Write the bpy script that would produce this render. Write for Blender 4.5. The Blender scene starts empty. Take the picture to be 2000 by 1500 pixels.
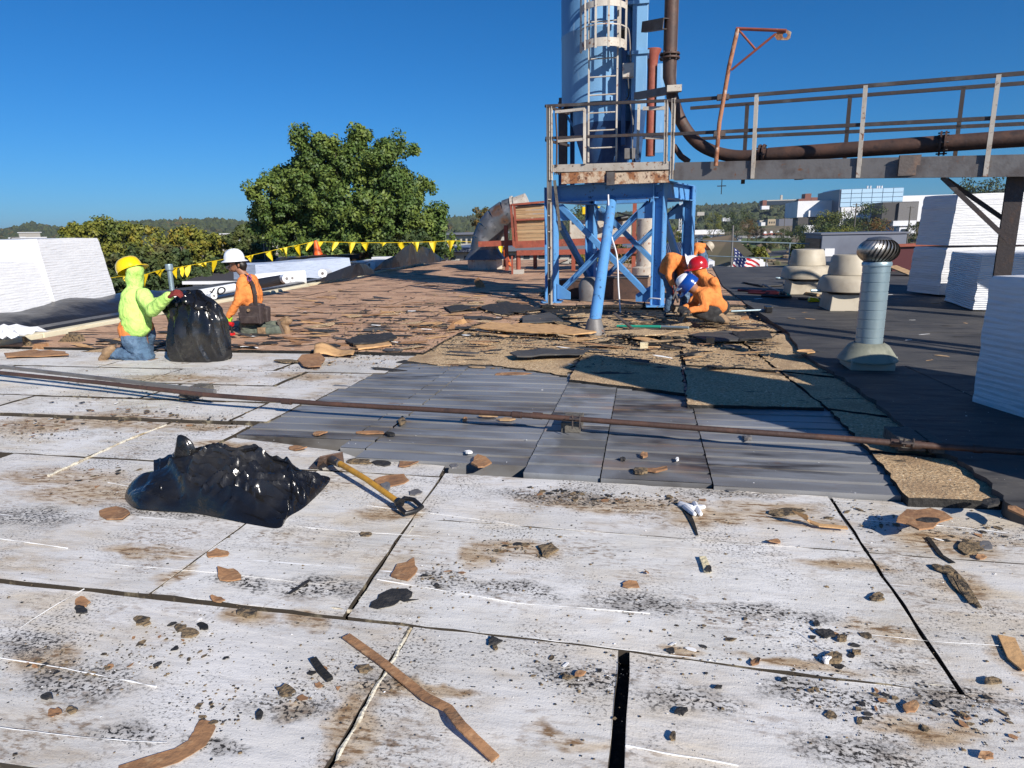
import bpy, bmesh, math, random
import numpy as np
from math import sin, cos, tan, atan, atan2, pi, radians, hypot, sqrt, floor
from mathutils import Vector, Matrix, noise as NZ
random.seed(7); rng = np.random.default_rng(7)
S = bpy.context.scene; COL = S.collection
# ------------------------------------------------------------------ camera
FPX, HY, ROLL, YAW, EYE = 1290.0, 450.0, 1.2, 11.5, 1.45
_p = atan((750-HY)/FPX); _a = radians(YAW); _r = radians(ROLL)
CF = Vector((-sin(_a)*cos(_p), cos(_a)*cos(_p), -sin(_p)))
_R = Vector((cos(_a), sin(_a), 0)); _U = _R.cross(CF)
CR = cos(_r)*_R - sin(_r)*_U; CU = cos(_r)*_U + sin(_r)*_R
cd = bpy.data.cameras.new('camera'); cam = bpy.data.objects.new('camera', cd); COL.objects.link(cam)
cam.matrix_world = Matrix(((CR.x, CU.x, -CF.x, 0), (CR.y, CU.y, -CF.y, 0), (CR.z, CU.z, -CF.z, EYE), (0, 0, 0, 1)))
cd.sensor_width = 36; cd.sensor_fit = 'HORIZONTAL'; cd.lens = FPX/2000*36; cd.clip_start = .05; cd.clip_end = 12000
S.camera = cam
# ------------------------------------------------------------------ light
SUN_EL = 29.5; SUN_V = Vector((.705, -.71, 0)).normalized()
w = bpy.data.worlds.new('World'); S.world = w; w.use_nodes = True
wn = w.node_tree; bg = wn.nodes['Background']; sky = wn.nodes.new('ShaderNodeTexSky')
sky.sky_type = 'NISHITA'; sky.sun_disc = False; sky.sun_elevation = radians(SUN_EL)
sky.sun_rotation = atan2(SUN_V.x, SUN_V.y); sky.altitude = 300; sky.air_density = 1.0; sky.dust_density = .15; sky.ozone_density = 4.0
sc_ = wn.nodes.new('ShaderNodeSeparateColor'); cc_ = wn.nodes.new('ShaderNodeCombineColor'); wn.links.new(sky.outputs[0], sc_.inputs[0])
for i, (e_, k_) in enumerate(((1.5, .075), (1.0, .47), (1.0, .80))):     # clear autumn air: deeper blue than the stock sky, the same all round
    pw = wn.nodes.new('ShaderNodeMath'); pw.operation = 'POWER'; pw.inputs[1].default_value = e_; ml = wn.nodes.new('ShaderNodeMath'); ml.operation = 'MULTIPLY'; ml.inputs[1].default_value = k_
    wn.links.new(sc_.outputs[i], pw.inputs[0]); wn.links.new(pw.outputs[0], ml.inputs[0]); wn.links.new(ml.outputs[0], cc_.inputs[i])
wn.links.new(cc_.outputs[0], bg.inputs[0]); bg.inputs[1].default_value = .092
sl = bpy.data.lights.new('sun', 'SUN'); sl.energy = 5.0; sl.angle = radians(.53); sl.color = (1, .93, .83)
so = bpy.data.objects.new('sun', sl); COL.objects.link(so)
_d = -(SUN_V*cos(radians(SUN_EL)) + Vector((0, 0, sin(radians(SUN_EL)))))
so.rotation_euler = _d.to_track_quat('-Z', 'Y').to_euler(); so.location = (0, 0, 50)
S.view_settings.view_transform = 'Standard'; S.view_settings.look = 'None'; S.view_settings.exposure = 0.38
S.view_settings.gamma = 1; S.view_settings.use_curve_mapping = False
S.render.engine = 'CYCLES'; S.cycles.max_bounces = 5
# ------------------------------------------------------------------ measuring the place
def ray(x, y): return CF*FPX + CR*(x-1000) - CU*(y-750)
def G(x, y, z=0.0):
    d = ray(x, y); t = (z-EYE)/d.z; return Vector((d.x*t, d.y*t, z))
def at(x, y, Y):
    d = ray(x, y); t = Y/d.y; return Vector((d.x*t, Y, EYE+d.z*t))
def onp(x, y, A, B, off=0.0):          # on the vertical plane through A and B
    dx, dy = B[0]-A[0], B[1]-A[1]; L = hypot(dx, dy); nx, ny = -dy/L, dx/L
    c = nx*A[0]+ny*A[1]+off; d = ray(x, y); t = c/(nx*d.x+ny*d.y)
    return Vector((d.x*t, d.y*t, EYE+d.z*t))
# ------------------------------------------------------------------ materials
def mapped(nt, stretch):
    g = nt.nodes.new('ShaderNodeNewGeometry'); m = nt.nodes.new('ShaderNodeMapping')
    nt.links.new(g.outputs['Position'], m.inputs[0]); m.inputs['Scale'].default_value = stretch
    return m.outputs[0]
def noisefac(nt, scale, lo, hi, stretch=(1, 1, 1), detail=4, rough=.6):
    n = nt.nodes.new('ShaderNodeTexNoise'); n.inputs['Scale'].default_value = scale
    n.inputs['Detail'].default_value = detail; n.inputs['Roughness'].default_value = rough
    nt.links.new(mapped(nt, stretch), n.inputs['Vector'])
    r = nt.nodes.new('ShaderNodeMapRange'); r.inputs[1].default_value = lo; r.inputs[2].default_value = hi
    nt.links.new(n.outputs['Fac'], r.inputs[0]); return r.outputs[0]
def mul(nt, a, b):
    m = nt.nodes.new('ShaderNodeMath'); m.operation = 'MULTIPLY'; nt.links.new(a, m.inputs[0])
    if isinstance(b, float): m.inputs[1].default_value = b
    else: nt.links.new(b, m.inputs[1])
    return m.outputs[0]
def M(name, col, rough=.7, metal=0.0, layers=(), bump=None, spec=.5, clear=0, trans=0):
    """layers: (colour, (scale, lo, hi[, stretch]) [, second mask]) ; bump: (scale, strength, stretch)"""
    m = bpy.data.materials.new(name); m.use_nodes = True; nt = m.node_tree; b = nt.nodes['Principled BSDF']
    b.inputs['Roughness'].default_value = rough; b.inputs['Metallic'].default_value = metal
    b.inputs['Specular IOR Level'].default_value = spec; b.inputs['Coat Weight'].default_value = clear
    b.inputs['Base Color'].default_value = (*col, 1); prev = None
    for L in layers:
        c2, masks = L[0], L[1:]
        f = None
        for k in masks:
            if isinstance(k, str): gn = nt.nodes.new('ShaderNodeGroup'); gn.node_tree = SG[k[1:]]; o = gn.outputs[0]; bo = nt.nodes.new('ShaderNodeMapRange'); bo.inputs[1].default_value = .0; bo.inputs[2].default_value = .55; nt.links.new(o, bo.inputs[0]); o = bo.outputs[0]; f = o if f is None else mul(nt, f, o); continue
            o = noisefac(nt, *k) if not isinstance(k, float) else k
            f = o if f is None else mul(nt, f, o)
        mx = nt.nodes.new('ShaderNodeMix'); mx.data_type = 'RGBA'
        if prev: nt.links.new(prev, mx.inputs[6])
        else: mx.inputs[6].default_value = (*col, 1)
        mx.inputs[7].default_value = (*c2, 1); nt.links.new(f, mx.inputs[0]); prev = mx.outputs[2]
    if prev: nt.links.new(prev, b.inputs['Base Color'])
    if bump:
        bl = bump if isinstance(bump, list) else [bump]; pn = None
        for (sc, st, *rest) in bl:
            n = nt.nodes.new('ShaderNodeTexNoise'); n.inputs['Scale'].default_value = sc; n.inputs['Detail'].default_value = 4
            nt.links.new(mapped(nt, rest[0] if rest else (1, 1, 1)), n.inputs['Vector'])
            bp = nt.nodes.new('ShaderNodeBump'); bp.inputs['Strength'].default_value = st; bp.inputs['Distance'].default_value = rest[1] if len(rest) > 1 else .02
            nt.links.new(n.outputs['Fac'], bp.inputs['Height'])
            if pn: nt.links.new(pn, bp.inputs['Normal'])
            pn = bp.outputs[0]
        nt.links.new(pn, b.inputs['Normal'])
    return m
def wave_wrap(name, col, zs=45.0, strength=.5):   # shrink-wrapped stack: soft horizontal ridges
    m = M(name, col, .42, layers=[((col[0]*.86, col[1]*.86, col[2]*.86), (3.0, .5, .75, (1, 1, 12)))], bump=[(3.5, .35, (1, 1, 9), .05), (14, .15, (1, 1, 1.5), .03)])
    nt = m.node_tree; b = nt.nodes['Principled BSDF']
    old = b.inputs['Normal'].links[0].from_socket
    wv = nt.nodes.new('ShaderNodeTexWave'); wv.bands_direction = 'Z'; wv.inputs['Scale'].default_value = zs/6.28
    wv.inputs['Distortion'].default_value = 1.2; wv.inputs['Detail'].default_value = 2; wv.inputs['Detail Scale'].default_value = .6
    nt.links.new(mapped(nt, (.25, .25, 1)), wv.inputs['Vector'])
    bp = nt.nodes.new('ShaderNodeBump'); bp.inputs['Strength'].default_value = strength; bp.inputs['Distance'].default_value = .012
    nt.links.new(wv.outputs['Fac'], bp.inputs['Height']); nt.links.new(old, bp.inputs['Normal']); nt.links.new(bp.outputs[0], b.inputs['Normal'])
    return m
BLK = (.012, .011, .010); BRN = (.16, .085, .04)
# stains with a shape of their own: (pixel x, y, half width px, half height px, strength)
ST_BROWN = [(690, 1420, 60, 110), (600, 1210, 60, 22), (760, 1340, 90, 22), (860, 1350, 110, 16), (300, 1075, 130, 14), (355, 1120, 40, 22), (1010, 1075, 120, 24), (940, 1090, 60, 26), (1350, 1000, 60, 40), (1500, 990, 120, 16), (1180, 985, 220, 22), (1840, 1060, 120, 30), (1890, 1150, 60, 34), (1980, 1280, 50, 44), (1480, 1010, 200, 20), (560, 1390, 60, 20), (90, 1290, 90, 26), (480, 1210, 70, 22), (1330, 1280, 50, 16), (1700, 1230, 90, 18), (180, 965, 190, 20), (120, 930, 170, 18), (250, 825, 190, 14), (80, 830, 130, 16), (430, 870, 90, 10), (400, 835, 80, 8), (1650, 1100, 130, 14), (1120, 1450, 90, 20), (1560, 1300, 160, 12), (1800, 1430, 120, 30), (350, 745, 160, 8), (600, 740, 90, 8), (760, 1000, 90, 18)]
ST_BLACK = [(150, 1330, 170, 40), (560, 1385, 120, 30), (740, 1330, 60, 30), (60, 1260, 80, 26), (1080, 970, 160, 18), (1150, 1330, 140, 30), (1350, 1370, 120, 40), (1620, 1360, 180, 36), (1760, 1310, 60, 16), (1880, 1370, 140, 30), (1500, 1200, 160, 26), (1680, 1470, 160, 30), (470, 1140, 90, 20), (860, 1130, 70, 22), (240, 1440, 120, 24), (1250, 1180, 140, 26), (420, 1460, 90, 24), (1420, 960, 140, 12), (620, 1150, 120, 26), (330, 1000, 200, 14), (1000, 1150, 150, 20), (60, 1010, 130, 20)]
def stain_group(name, L_):
    g_ = bpy.data.node_groups.new(name, 'ShaderNodeTree'); g_.interface.new_socket('Fac', in_out='OUTPUT', socket_type='NodeSocketFloat'); out = g_.nodes.new('NodeGroupOutput'); geo = g_.nodes.new('ShaderNodeNewGeometry')
    nz = g_.nodes.new('ShaderNodeTexNoise'); nz.inputs['Scale'].default_value = 5; nz.inputs['Detail'].default_value = 3; g_.links.new(geo.outputs['Position'], nz.inputs['Vector'])
    sb = g_.nodes.new('ShaderNodeVectorMath'); sb.operation = 'SUBTRACT'; sb.inputs[1].default_value = (.5, .5, .5); g_.links.new(nz.outputs['Color'], sb.inputs[0]); sc_ = g_.nodes.new('ShaderNodeVectorMath'); sc_.operation = 'SCALE'; sc_.inputs['Scale'].default_value = .22; g_.links.new(sb.outputs[0], sc_.inputs[0])
    ad = g_.nodes.new('ShaderNodeVectorMath'); g_.links.new(geo.outputs['Position'], ad.inputs[0]); g_.links.new(sc_.outputs[0], ad.inputs[1]); prev = None
    for (x, y, wx, hy) in L_:
        c = G(x, y); a = G(x+wx, y); b_ = G(x, y+hy); rx_ = (a-c).length; ry_ = max(.04, (b_-c).length)
        m = g_.nodes.new('ShaderNodeMapping'); m.vector_type = 'TEXTURE'; m.inputs['Location'].default_value = (c.x, c.y, 0); m.inputs['Scale'].default_value = (rx_, ry_, 9); g_.links.new(ad.outputs[0], m.inputs[0])
        gr = g_.nodes.new('ShaderNodeTexGradient'); gr.gradient_type = 'SPHERICAL'; g_.links.new(m.outputs[0], gr.inputs[0]); o_ = gr.outputs['Fac']
        if prev is not None: mx = g_.nodes.new('ShaderNodeMath'); mx.operation = 'MAXIMUM'; g_.links.new(prev, mx.inputs[0]); g_.links.new(o_, mx.inputs[1]); o_ = mx.outputs[0]
        prev = o_
    g_.links.new(prev, out.inputs[0]); return g_
SG = {'brown': stain_group('brown_stains', ST_BROWN), 'black': stain_group('black_stains', ST_BLACK)}
def board_mat(name, base, dirt):
    return M(name, base, .62, layers=[
        ((base[0]*.80, base[1]*.79, base[2]*.76), (1.3, .40, .66)),
        ((.62, .53, .40), (.9, .46, .62), (3.0, .40, .60, (.6, 2, 1)), .7), ((.42, .32, .20), (1.5, .50, .66), (7.0, .44, .66, (.7, 2.0, 1)), .75*dirt),
        ((.20, .125, .065), (2.4, .50, .66), (26.0, .48, .62, (.8, 1.8, 1)), .9*dirt),
        ((.58, .47, .33), '@brown', (2.0, .30, .50, (.6, 1.6, 1)), .8), ((.42, .30, .18), '@brown', (6.0, .44, .60, (.5, 1.8, 1)), .8), ((.23, .14, .07), '@brown', (20.0, .48, .60, (.7, 2.0, 1))),
        ((.20, .18, .16), '@black', (9.0, .42, .60), .6), ((.030, .026, .022), '@black', (60.0, .50, .57, (1, 1.3, 1))),
        ((.33, .29, .24), (1.0, .42, .60), (5.0, .55, .68, (.5, 6, 1)), .55),
        ((.045, .036, .03), (1.9, .47, .62), (75.0, .54, .60, (1, 1.3, 1)), .9*dirt),
        (BLK, (130.0, .655, .685), (3.5, .36, .50)),
        ((.93, .93, .93), (2.6, .52, .62), (1.9, .66, .675, (.10, 9, 1))),
    ], bump=[(150, .3, (1, 1, 1), .004), (5, .3, (1, 3, 1), .02), (34, .2, (.6, 1.6, 1), .006)])
MT = dict(
 white=board_mat('white_facer', (.725, .71, .695), 1.0), white2=board_mat('white_facer_clean', (.75, .74, .725), .9),
 white3=board_mat('white_facer_dirty', (.69, .675, .655), 1.0),
 edge=M('board_edge', (.045, .036, .027), .85, layers=[((.30, .26, .18), (7, .56, .70))]), bead=M('white_foam_bead', (.62, .58, .48), .8, layers=[((.34, .26, .15), (11, .5, .66))], bump=(60, .5)),
 foam=M('cream_foam_edge', (.66, .58, .38), .8, layers=[((.30, .22, .12), (14, .5, .7))], bump=(60, .4)),
 under=M('dark_underlay', (.016, .015, .014), .85, layers=[((.10, .06, .035), (30, .5, .68))], bump=(40, .5)),
 tar=M('tar_edge', (.014, .013, .012), .75, bump=(40, .6)),
 deck=M('galvanised_deck', (.25, .255, .265), .45, .2, layers=[((.29, .30, .32), (1.3, .48, .62, (.4, 1.2, 1))), ((.13, .115, .10), (1.0, .45, .60, (.35, .9, 1)), (4, .33, .55, (.3, 2.2, 1))), ((.045, .037, .032), (1.4, .54, .66, (.4, 1.4, 1)), (7, .42, .6, (.3, 1.6, 1))), ((.19, .10, .06), (4, .62, .76, (1, 2, 1)), .6)], bump=(60, .12, (1, 1, 1), .004)),
 deckp=M('galvanised_deck_pale', (.26, .275, .30), .45, .2, layers=[((.15, .15, .15), (1.6, .46, .60)), ((.06, .05, .04), (3, .56, .68, (.4, 1.5, 1))), ((.30, .17, .11), (2, .54, .72, (.8, 2, 1)), .5)], bump=(60, .12, (1, 1, 1), .004)),
 deckr=M('galvanised_deck_stained', (.22, .225, .235), .46, .2, layers=[((.045, .034, .028), (.9, .44, .58, (.8, .8, 1)), (4, .33, .55, (.3, 1.8, 1))), ((.30, .19, .13), (2, .54, .70, (.8, 2, 1)), .5)], bump=(60, .12, (1, 1, 1), .004)),
 tan=M('perlite_board', (.50, .345, .195), .9, layers=[((.30, .20, .105), (38, .50, .60)), ((.78, .64, .42), (60, .55, .64)), ((.09, .065, .04), (70, .62, .67)), ((.30, .20, .115), (1.7, .50, .68)), ((.03, .026, .022), (2.7, .62, .67, (.7, 1.8, 1)))], bump=[(60, .7, (1, 1, 1), .012), (9, .4, (1, 1, 1), .03)]),
 rubble=M('tan_rubble', (.36, .25, .14), .9, layers=[((.20, .12, .06), (8, .45, .62))]),
 brown=M('brown_paper_facer', (.52, .32, .20), .85, layers=[((.36, .205, .125), (1.2, .44, .70)), ((.64, .46, .31), (5, .56, .70, (.8, 2.4, 1))), ((.15, .085, .055), (26, .57, .68, (.5, 2, 1))), ((.018, .017, .017), (2.3, .575, .60, (.5, 1.9, 1))), ((.66, .64, .62), (6.5, .70, .72, (.6, 2.6, 1)))], bump=[(9, .5, (.6, 2.2, 1), .04), (50, .3, (1, 1, 1), .01)]),
 memb=M('black_membrane', (.050, .050, .052), .72, layers=[((.10, .094, .088), (.8, .42, .7)), ((.025, .025, .028), (3.2, .52, .7, (.6, 2, 1))), ((.17, .155, .14), (26, .64, .72))], bump=[(2.4, .5, (1, 2, 1), .05), (40, .2, (1, 1, 1), .004)]),
 epdm=M('black_rubber_sheet', (.018, .019, .024), .33, layers=[((.07, .07, .075), (3, .6, .8, (1, 1, 1)))], bump=[(3, .5, (1, 1, 1), .06), (14, .15)]),
 facer=M('torn_brown_facer', (.33, .175, .085), .85, layers=[((.20, .105, .055), (6, .45, .68)), ((.42, .26, .14), (22, .55, .7))], bump=(30, .4)),
 facer2=M('torn_tan_facer', (.56, .34, .16), .85, layers=[((.36, .20, .09), (9, .45, .7))], bump=(30, .3)),
 felt=M('black_felt_scrap', (.022, .021, .021), .75, layers=[((.06, .055, .05), (20, .5, .7))], bump=(60, .5)),
 crumb=M('roofing_crumb', (.21, .15, .085), .9, layers=[((.05, .04, .03), (30, .48, .6))], bump=(60, .7)),
 whitebit=M('white_scrap', (.78, .78, .78), .7),
 plastic=M('bin_bag_plastic', (.0075, .0078, .0095), .19, spec=.6, bump=[(5, .35, (1, 1.8, 1), .04), (16, .22, (1, 2.5, 1), .012)], layers=[((.03, .028, .025), (1.6, .50, .72)), ((.085, .078, .066), (1.2, .56, .72), (26, .50, .64), .6)]),
 wrap=wave_wrap('white_shrink_wrap', (.72, .73, .75), 45, .22), wrap_shade=wave_wrap('shade_blue_wrap', (.47, .54, .68), 60, .5), wrap2=wave_wrap('white_shrink_wrap_loose', (.76, .79, .84), 60, .75),  # pale blue one: shade on the white pile painted into its base colour
 sheetw=M('white_roll_sheet', (.74, .76, .80), .38, bump=(3, .3, (1, 1, 1), .05)),
 cream=M('cream_curb', (.70, .64, .47), .75, layers=[((.45, .36, .22), (7, .55, .75, (1, .3, 1)))], bump=(20, .2)),
 blue=M('light_blue_paint', (.11, .31, .62), .5, layers=[((.20, .17, .13), (2.2, .62, .72, (1, 1, .25))), ((.085, .25, .52), (2.5, .45, .7)), ((.02, .04, .08), (9, .62, .72)), ((.16, .07, .035), (12, .65, .72))], bump=(25, .15)),
 blue2=M('silo_blue_paint', (.17, .36, .60), .45, layers=[((.12, .28, .50), (1.6, .45, .7, (1, 1, .35))), ((.30, .46, .64), (5, .58, .74, (1.5, 1.5, .3)))], bump=(8, .12)),
 dblue=M('dark_blue_paint', (.02, .07, .19), .5, layers=[((.06, .12, .24), (3, .5, .7))]),
 steel=M('weathered_brown_steel', (.07, .058, .056), .6, .2, layers=[((.12, .075, .055), (6, .54, .74)), ((.15, .15, .15), (2, .55, .75))], bump=(30, .2)),
 steelg=M('grey_steel_paint', (.17, .165, .165), .55, .1, layers=[((.11, .095, .09), (3, .48, .68)), ((.19, .09, .05), (9, .63, .74))], bump=(25, .15)),
 creamst=M('cream_painted_steel', (.52, .48, .42), .55, layers=[((.40, .35, .29), (3, .45, .7)), ((.25, .10, .045), (9, .60, .68)), ((.12, .05, .03), (22, .63, .7))], bump=(25, .15)),
 rustcream=M('rusting_cream_channel', (.62, .48, .34), .7, layers=[((.33, .14, .06), (5, .46, .58)), ((.12, .05, .03), (14, .55, .64))], bump=(30, .4)),
 rustpipe=M('rust_brown_pipe', (.060, .034, .027), .62, layers=[((.10, .05, .034), (4, .45, .68)), ((.036, .022, .02), (9, .55, .7))], bump=(30, .2)),
 rustred=M('red_rusted_steel', (.29, .07, .042), .65, layers=[((.18, .05, .03), (4, .45, .68)), ((.36, .18, .09), (11, .60, .72))], bump=(25, .2)),
 rustor=M('orange_rusted_pole', (.36, .16, .085), .7, layers=[((.52, .42, .36), (7, .58, .66)), ((.20, .07, .03), (9, .5, .62))], bump=(40, .3)),
 galv=M('galvanised_duct', (.36, .46, .50), .40, .55, layers=[((.25, .34, .38), (3, .45, .7, (1, 1, .3)))], bump=(10, .08)),
 alu=M('aluminium_vanes', (.50, .47, .43), .33, .9, layers=[((.25, .21, .17), (8, .5, .7))]),
 cone=M('olive_grey_flashing', (.27, .28, .22), .6, .2, layers=[((.15, .16, .13), (5, .45, .7)), ((.36, .36, .30), (9, .6, .75))], bump=(14, .15)),
 creamfan=M('cream_fan_housing', (.47, .42, .33), .55, layers=[((.34, .29, .22), (3, .45, .7))], bump=(12, .08)),
 plank=M('timber_planks', (.38, .25, .135), .8, layers=[((.26, .155, .08), (6, .45, .68, (.4, .4, 9))), ((.50, .36, .21), (3, .5, .75, (.3, .3, 6)))], bump=(20, .4, (.3, .3, 6), .01)),
 wood=M('old_grey_wood', (.12, .11, .095), .85, layers=[((.05, .045, .04), (20, .5, .65, (1, 6, 1)))], bump=(30, .6)),
 insul=M('old_duct_cladding', (.125, .135, .15), .42, .45, layers=[((.25, .25, .26), (2.0, .48, .66)), ((.17, .09, .055), (1.8, .56, .7)), ((.045, .05, .06), (6, .58, .7))], bump=(9, .4)),
 yellow=M('yellow_pennant', (.72, .52, .008), .55, bump=(12, .2)), hat_y=M('yellow_hard_hat', (.80, .56, .004), .25, clear=.5),
 hat_w=M('white_hard_hat', (.80, .82, .86), .25, clear=.5), hat_r=M('red_hard_hat', (.42, .008, .012), .22, clear=.5), hat_b=M('blue_hard_hat', (.006, .055, .30), .22, clear=.5),
 neon=M('neon_yellow_hoodie', (.52, .80, .20), .85, layers=[((.44, .71, .15), (7, .45, .7))], bump=[(9, .7, (1, 1, .7), .05), (24, .7, (1, 1, .6), .025), (120, .15)]),
 orange=M('hi_vis_orange_shirt', (.76, .25, .06), .85, layers=[((.58, .17, .04), (8, .45, .7))], bump=[(10, .7, (1, 1, .6), .05), (24, .35, (1, 1, .5), .02), (120, .15)]),
 jean=M('blue_denim', (.075, .14, .23), .9, layers=[((.14, .22, .33), (7, .5, .72)), ((.045, .08, .15), (18, .5, .7))], bump=[(10, .7, (1, 1, 1), .04), (30, .8, (1, 1, 1), .02), (120, .2)]),
 olive=M('olive_work_trousers', (.125, .145, .115), .9, layers=[((.075, .09, .075), (10, .45, .68))], bump=[(10, .6, (1, 1, 1), .03)]),
 dark=M('dark_cloth', (.022, .022, .024), .85, layers=[((.05, .05, .05), (14, .5, .7))], bump=[(12, .6, (1, 1, 1), .03)]),
 leather=M('dark_leather_pouch', (.05, .037, .037), .6, layers=[((.09, .07, .065), (10, .5, .7))], bump=[(16, .5, (1, 1, 1), .02)]),
 boot=M('tan_work_boot', (.30, .195, .11), .75, layers=[((.17, .11, .065), (14, .45, .65))], bump=(40, .3)), sole=M('boot_sole', (.13, .10, .08), .85, bump=(60, .5)),
 skin=M('skin', (.30, .14, .082), .55), hair=M('black_hair', (.010, .008, .007), .5), glove_r=M('maroon_glove', (.17, .02, .016), .75, bump=(60, .4)),
 glove_g=M('lime_glove', (.42, .80, .05), .75, bump=(60, .4)), red=M('red_tool_plastic', (.55, .015, .02), .4), black=M('black_plastic', (.012, .012, .013), .4),
 coneo=M('orange_cone', (.80, .13, .015), .5, layers=[((.55, .07, .01), (10, .5, .7))]), whitep=M('white_paint', (.74, .75, .78), .6, layers=[((.62, .63, .66), (.1, .45, .7))]),
 leafg=M('maple_leaves', (.070, .120, .024), .6, layers=[((.14, .185, .032), (.55, .44, .62)), ((.030, .062, .018), (1.8, .52, .66)), ((.20, .13, .03), (1.6, .70, .76))], spec=.4),
 leafy=M('yellowing_leaves', (.19, .19, .028), .6, layers=[((.095, .125, .025), (.35, .42, .58)), ((.28, .20, .024), (.5, .56, .70)), ((.045, .06, .018), (1.8, .55, .7))], spec=.3),
 leafo=M('autumn_brown_leaves', (.17, .085, .025), .7, layers=[((.075, .08, .022), (.3, .45, .6))], spec=.3),
 leafd=M('dark_green_leaves', (.040, .065, .022), .6, layers=[((.085, .10, .025), (.25, .45, .62)), ((.11, .085, .03), (.12, .6, .7))], spec=.3),
 forest=M('far_forest', (.042, .058, .030), .9, layers=[((.062, .078, .030), (.014, .42, .6)), ((.12, .085, .035), (.022, .58, .68)), ((.025, .036, .022), (.05, .5, .66))], bump=(.35, 1.0, (1, 1, 1), 3.0)),
 bark=M('bark', (.055, .042, .032), .9, bump=(10, .8)), grass=M('grass_field', (.085, .12, .03), .9), dry=M('dry_scrub', (.17, .125, .075), .95, layers=[((.09, .095, .04), (.03, .45, .6)), ((.24, .185, .12), (.08, .5, .66))]),
 asphalt=M('asphalt', (.06, .06, .065), .85), roofg=M('dark_shingle', (.045, .043, .05), .8), roofm=M('grey_metal_roof', (.17, .18, .22), .45, .2), conc=M('pale_concrete', (.42, .40, .36), .85),
 brick=M('red_brick', (.21, .085, .06), .85), charcoal=M('charcoal_cladding', (.055, .052, .052), .6), sandst=M('sandstone', (.40, .33, .24), .85), glass=M('dark_window', (.03, .04, .055), .12), skyblue=M('pale_blue_cladding', (.40, .58, .74), .4),
 conblue=M('grey_container_paint', (.16, .18, .23), .5, layers=[((.11, .12, .16), (.8, .45, .7))]), dred=M('dark_red_skip', (.075, .010, .014), .5), lblue=M('light_blue_siding', (.20, .42, .66), .6), grnt=M('teal_tool_grip', (.02, .30, .20), .5),
 fl_r=M('flag_red', (.50, .015, .025), .7), fl_w=M('flag_white', (.78, .78, .78), .7), fl_b=M('flag_blue', (.010, .022, .12), .7),
 card=M('cardboard', (.45, .32, .18), .8), ink=M('black_print', (.012, .012, .014), .5), tool_y=M('yellow_fibreglass_handle', (.52, .27, .03), .5, layers=[((.34, .17, .03), (18, .5, .7))]),
 rustblade=M('rusty_scraper_blade', (.15, .095, .075), .55, .4, layers=[((.26, .20, .17), (12, .5, .7))], bump=(50, .3)), purple=M('purple_print', (.25, .05, .22), .8),
)
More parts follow.
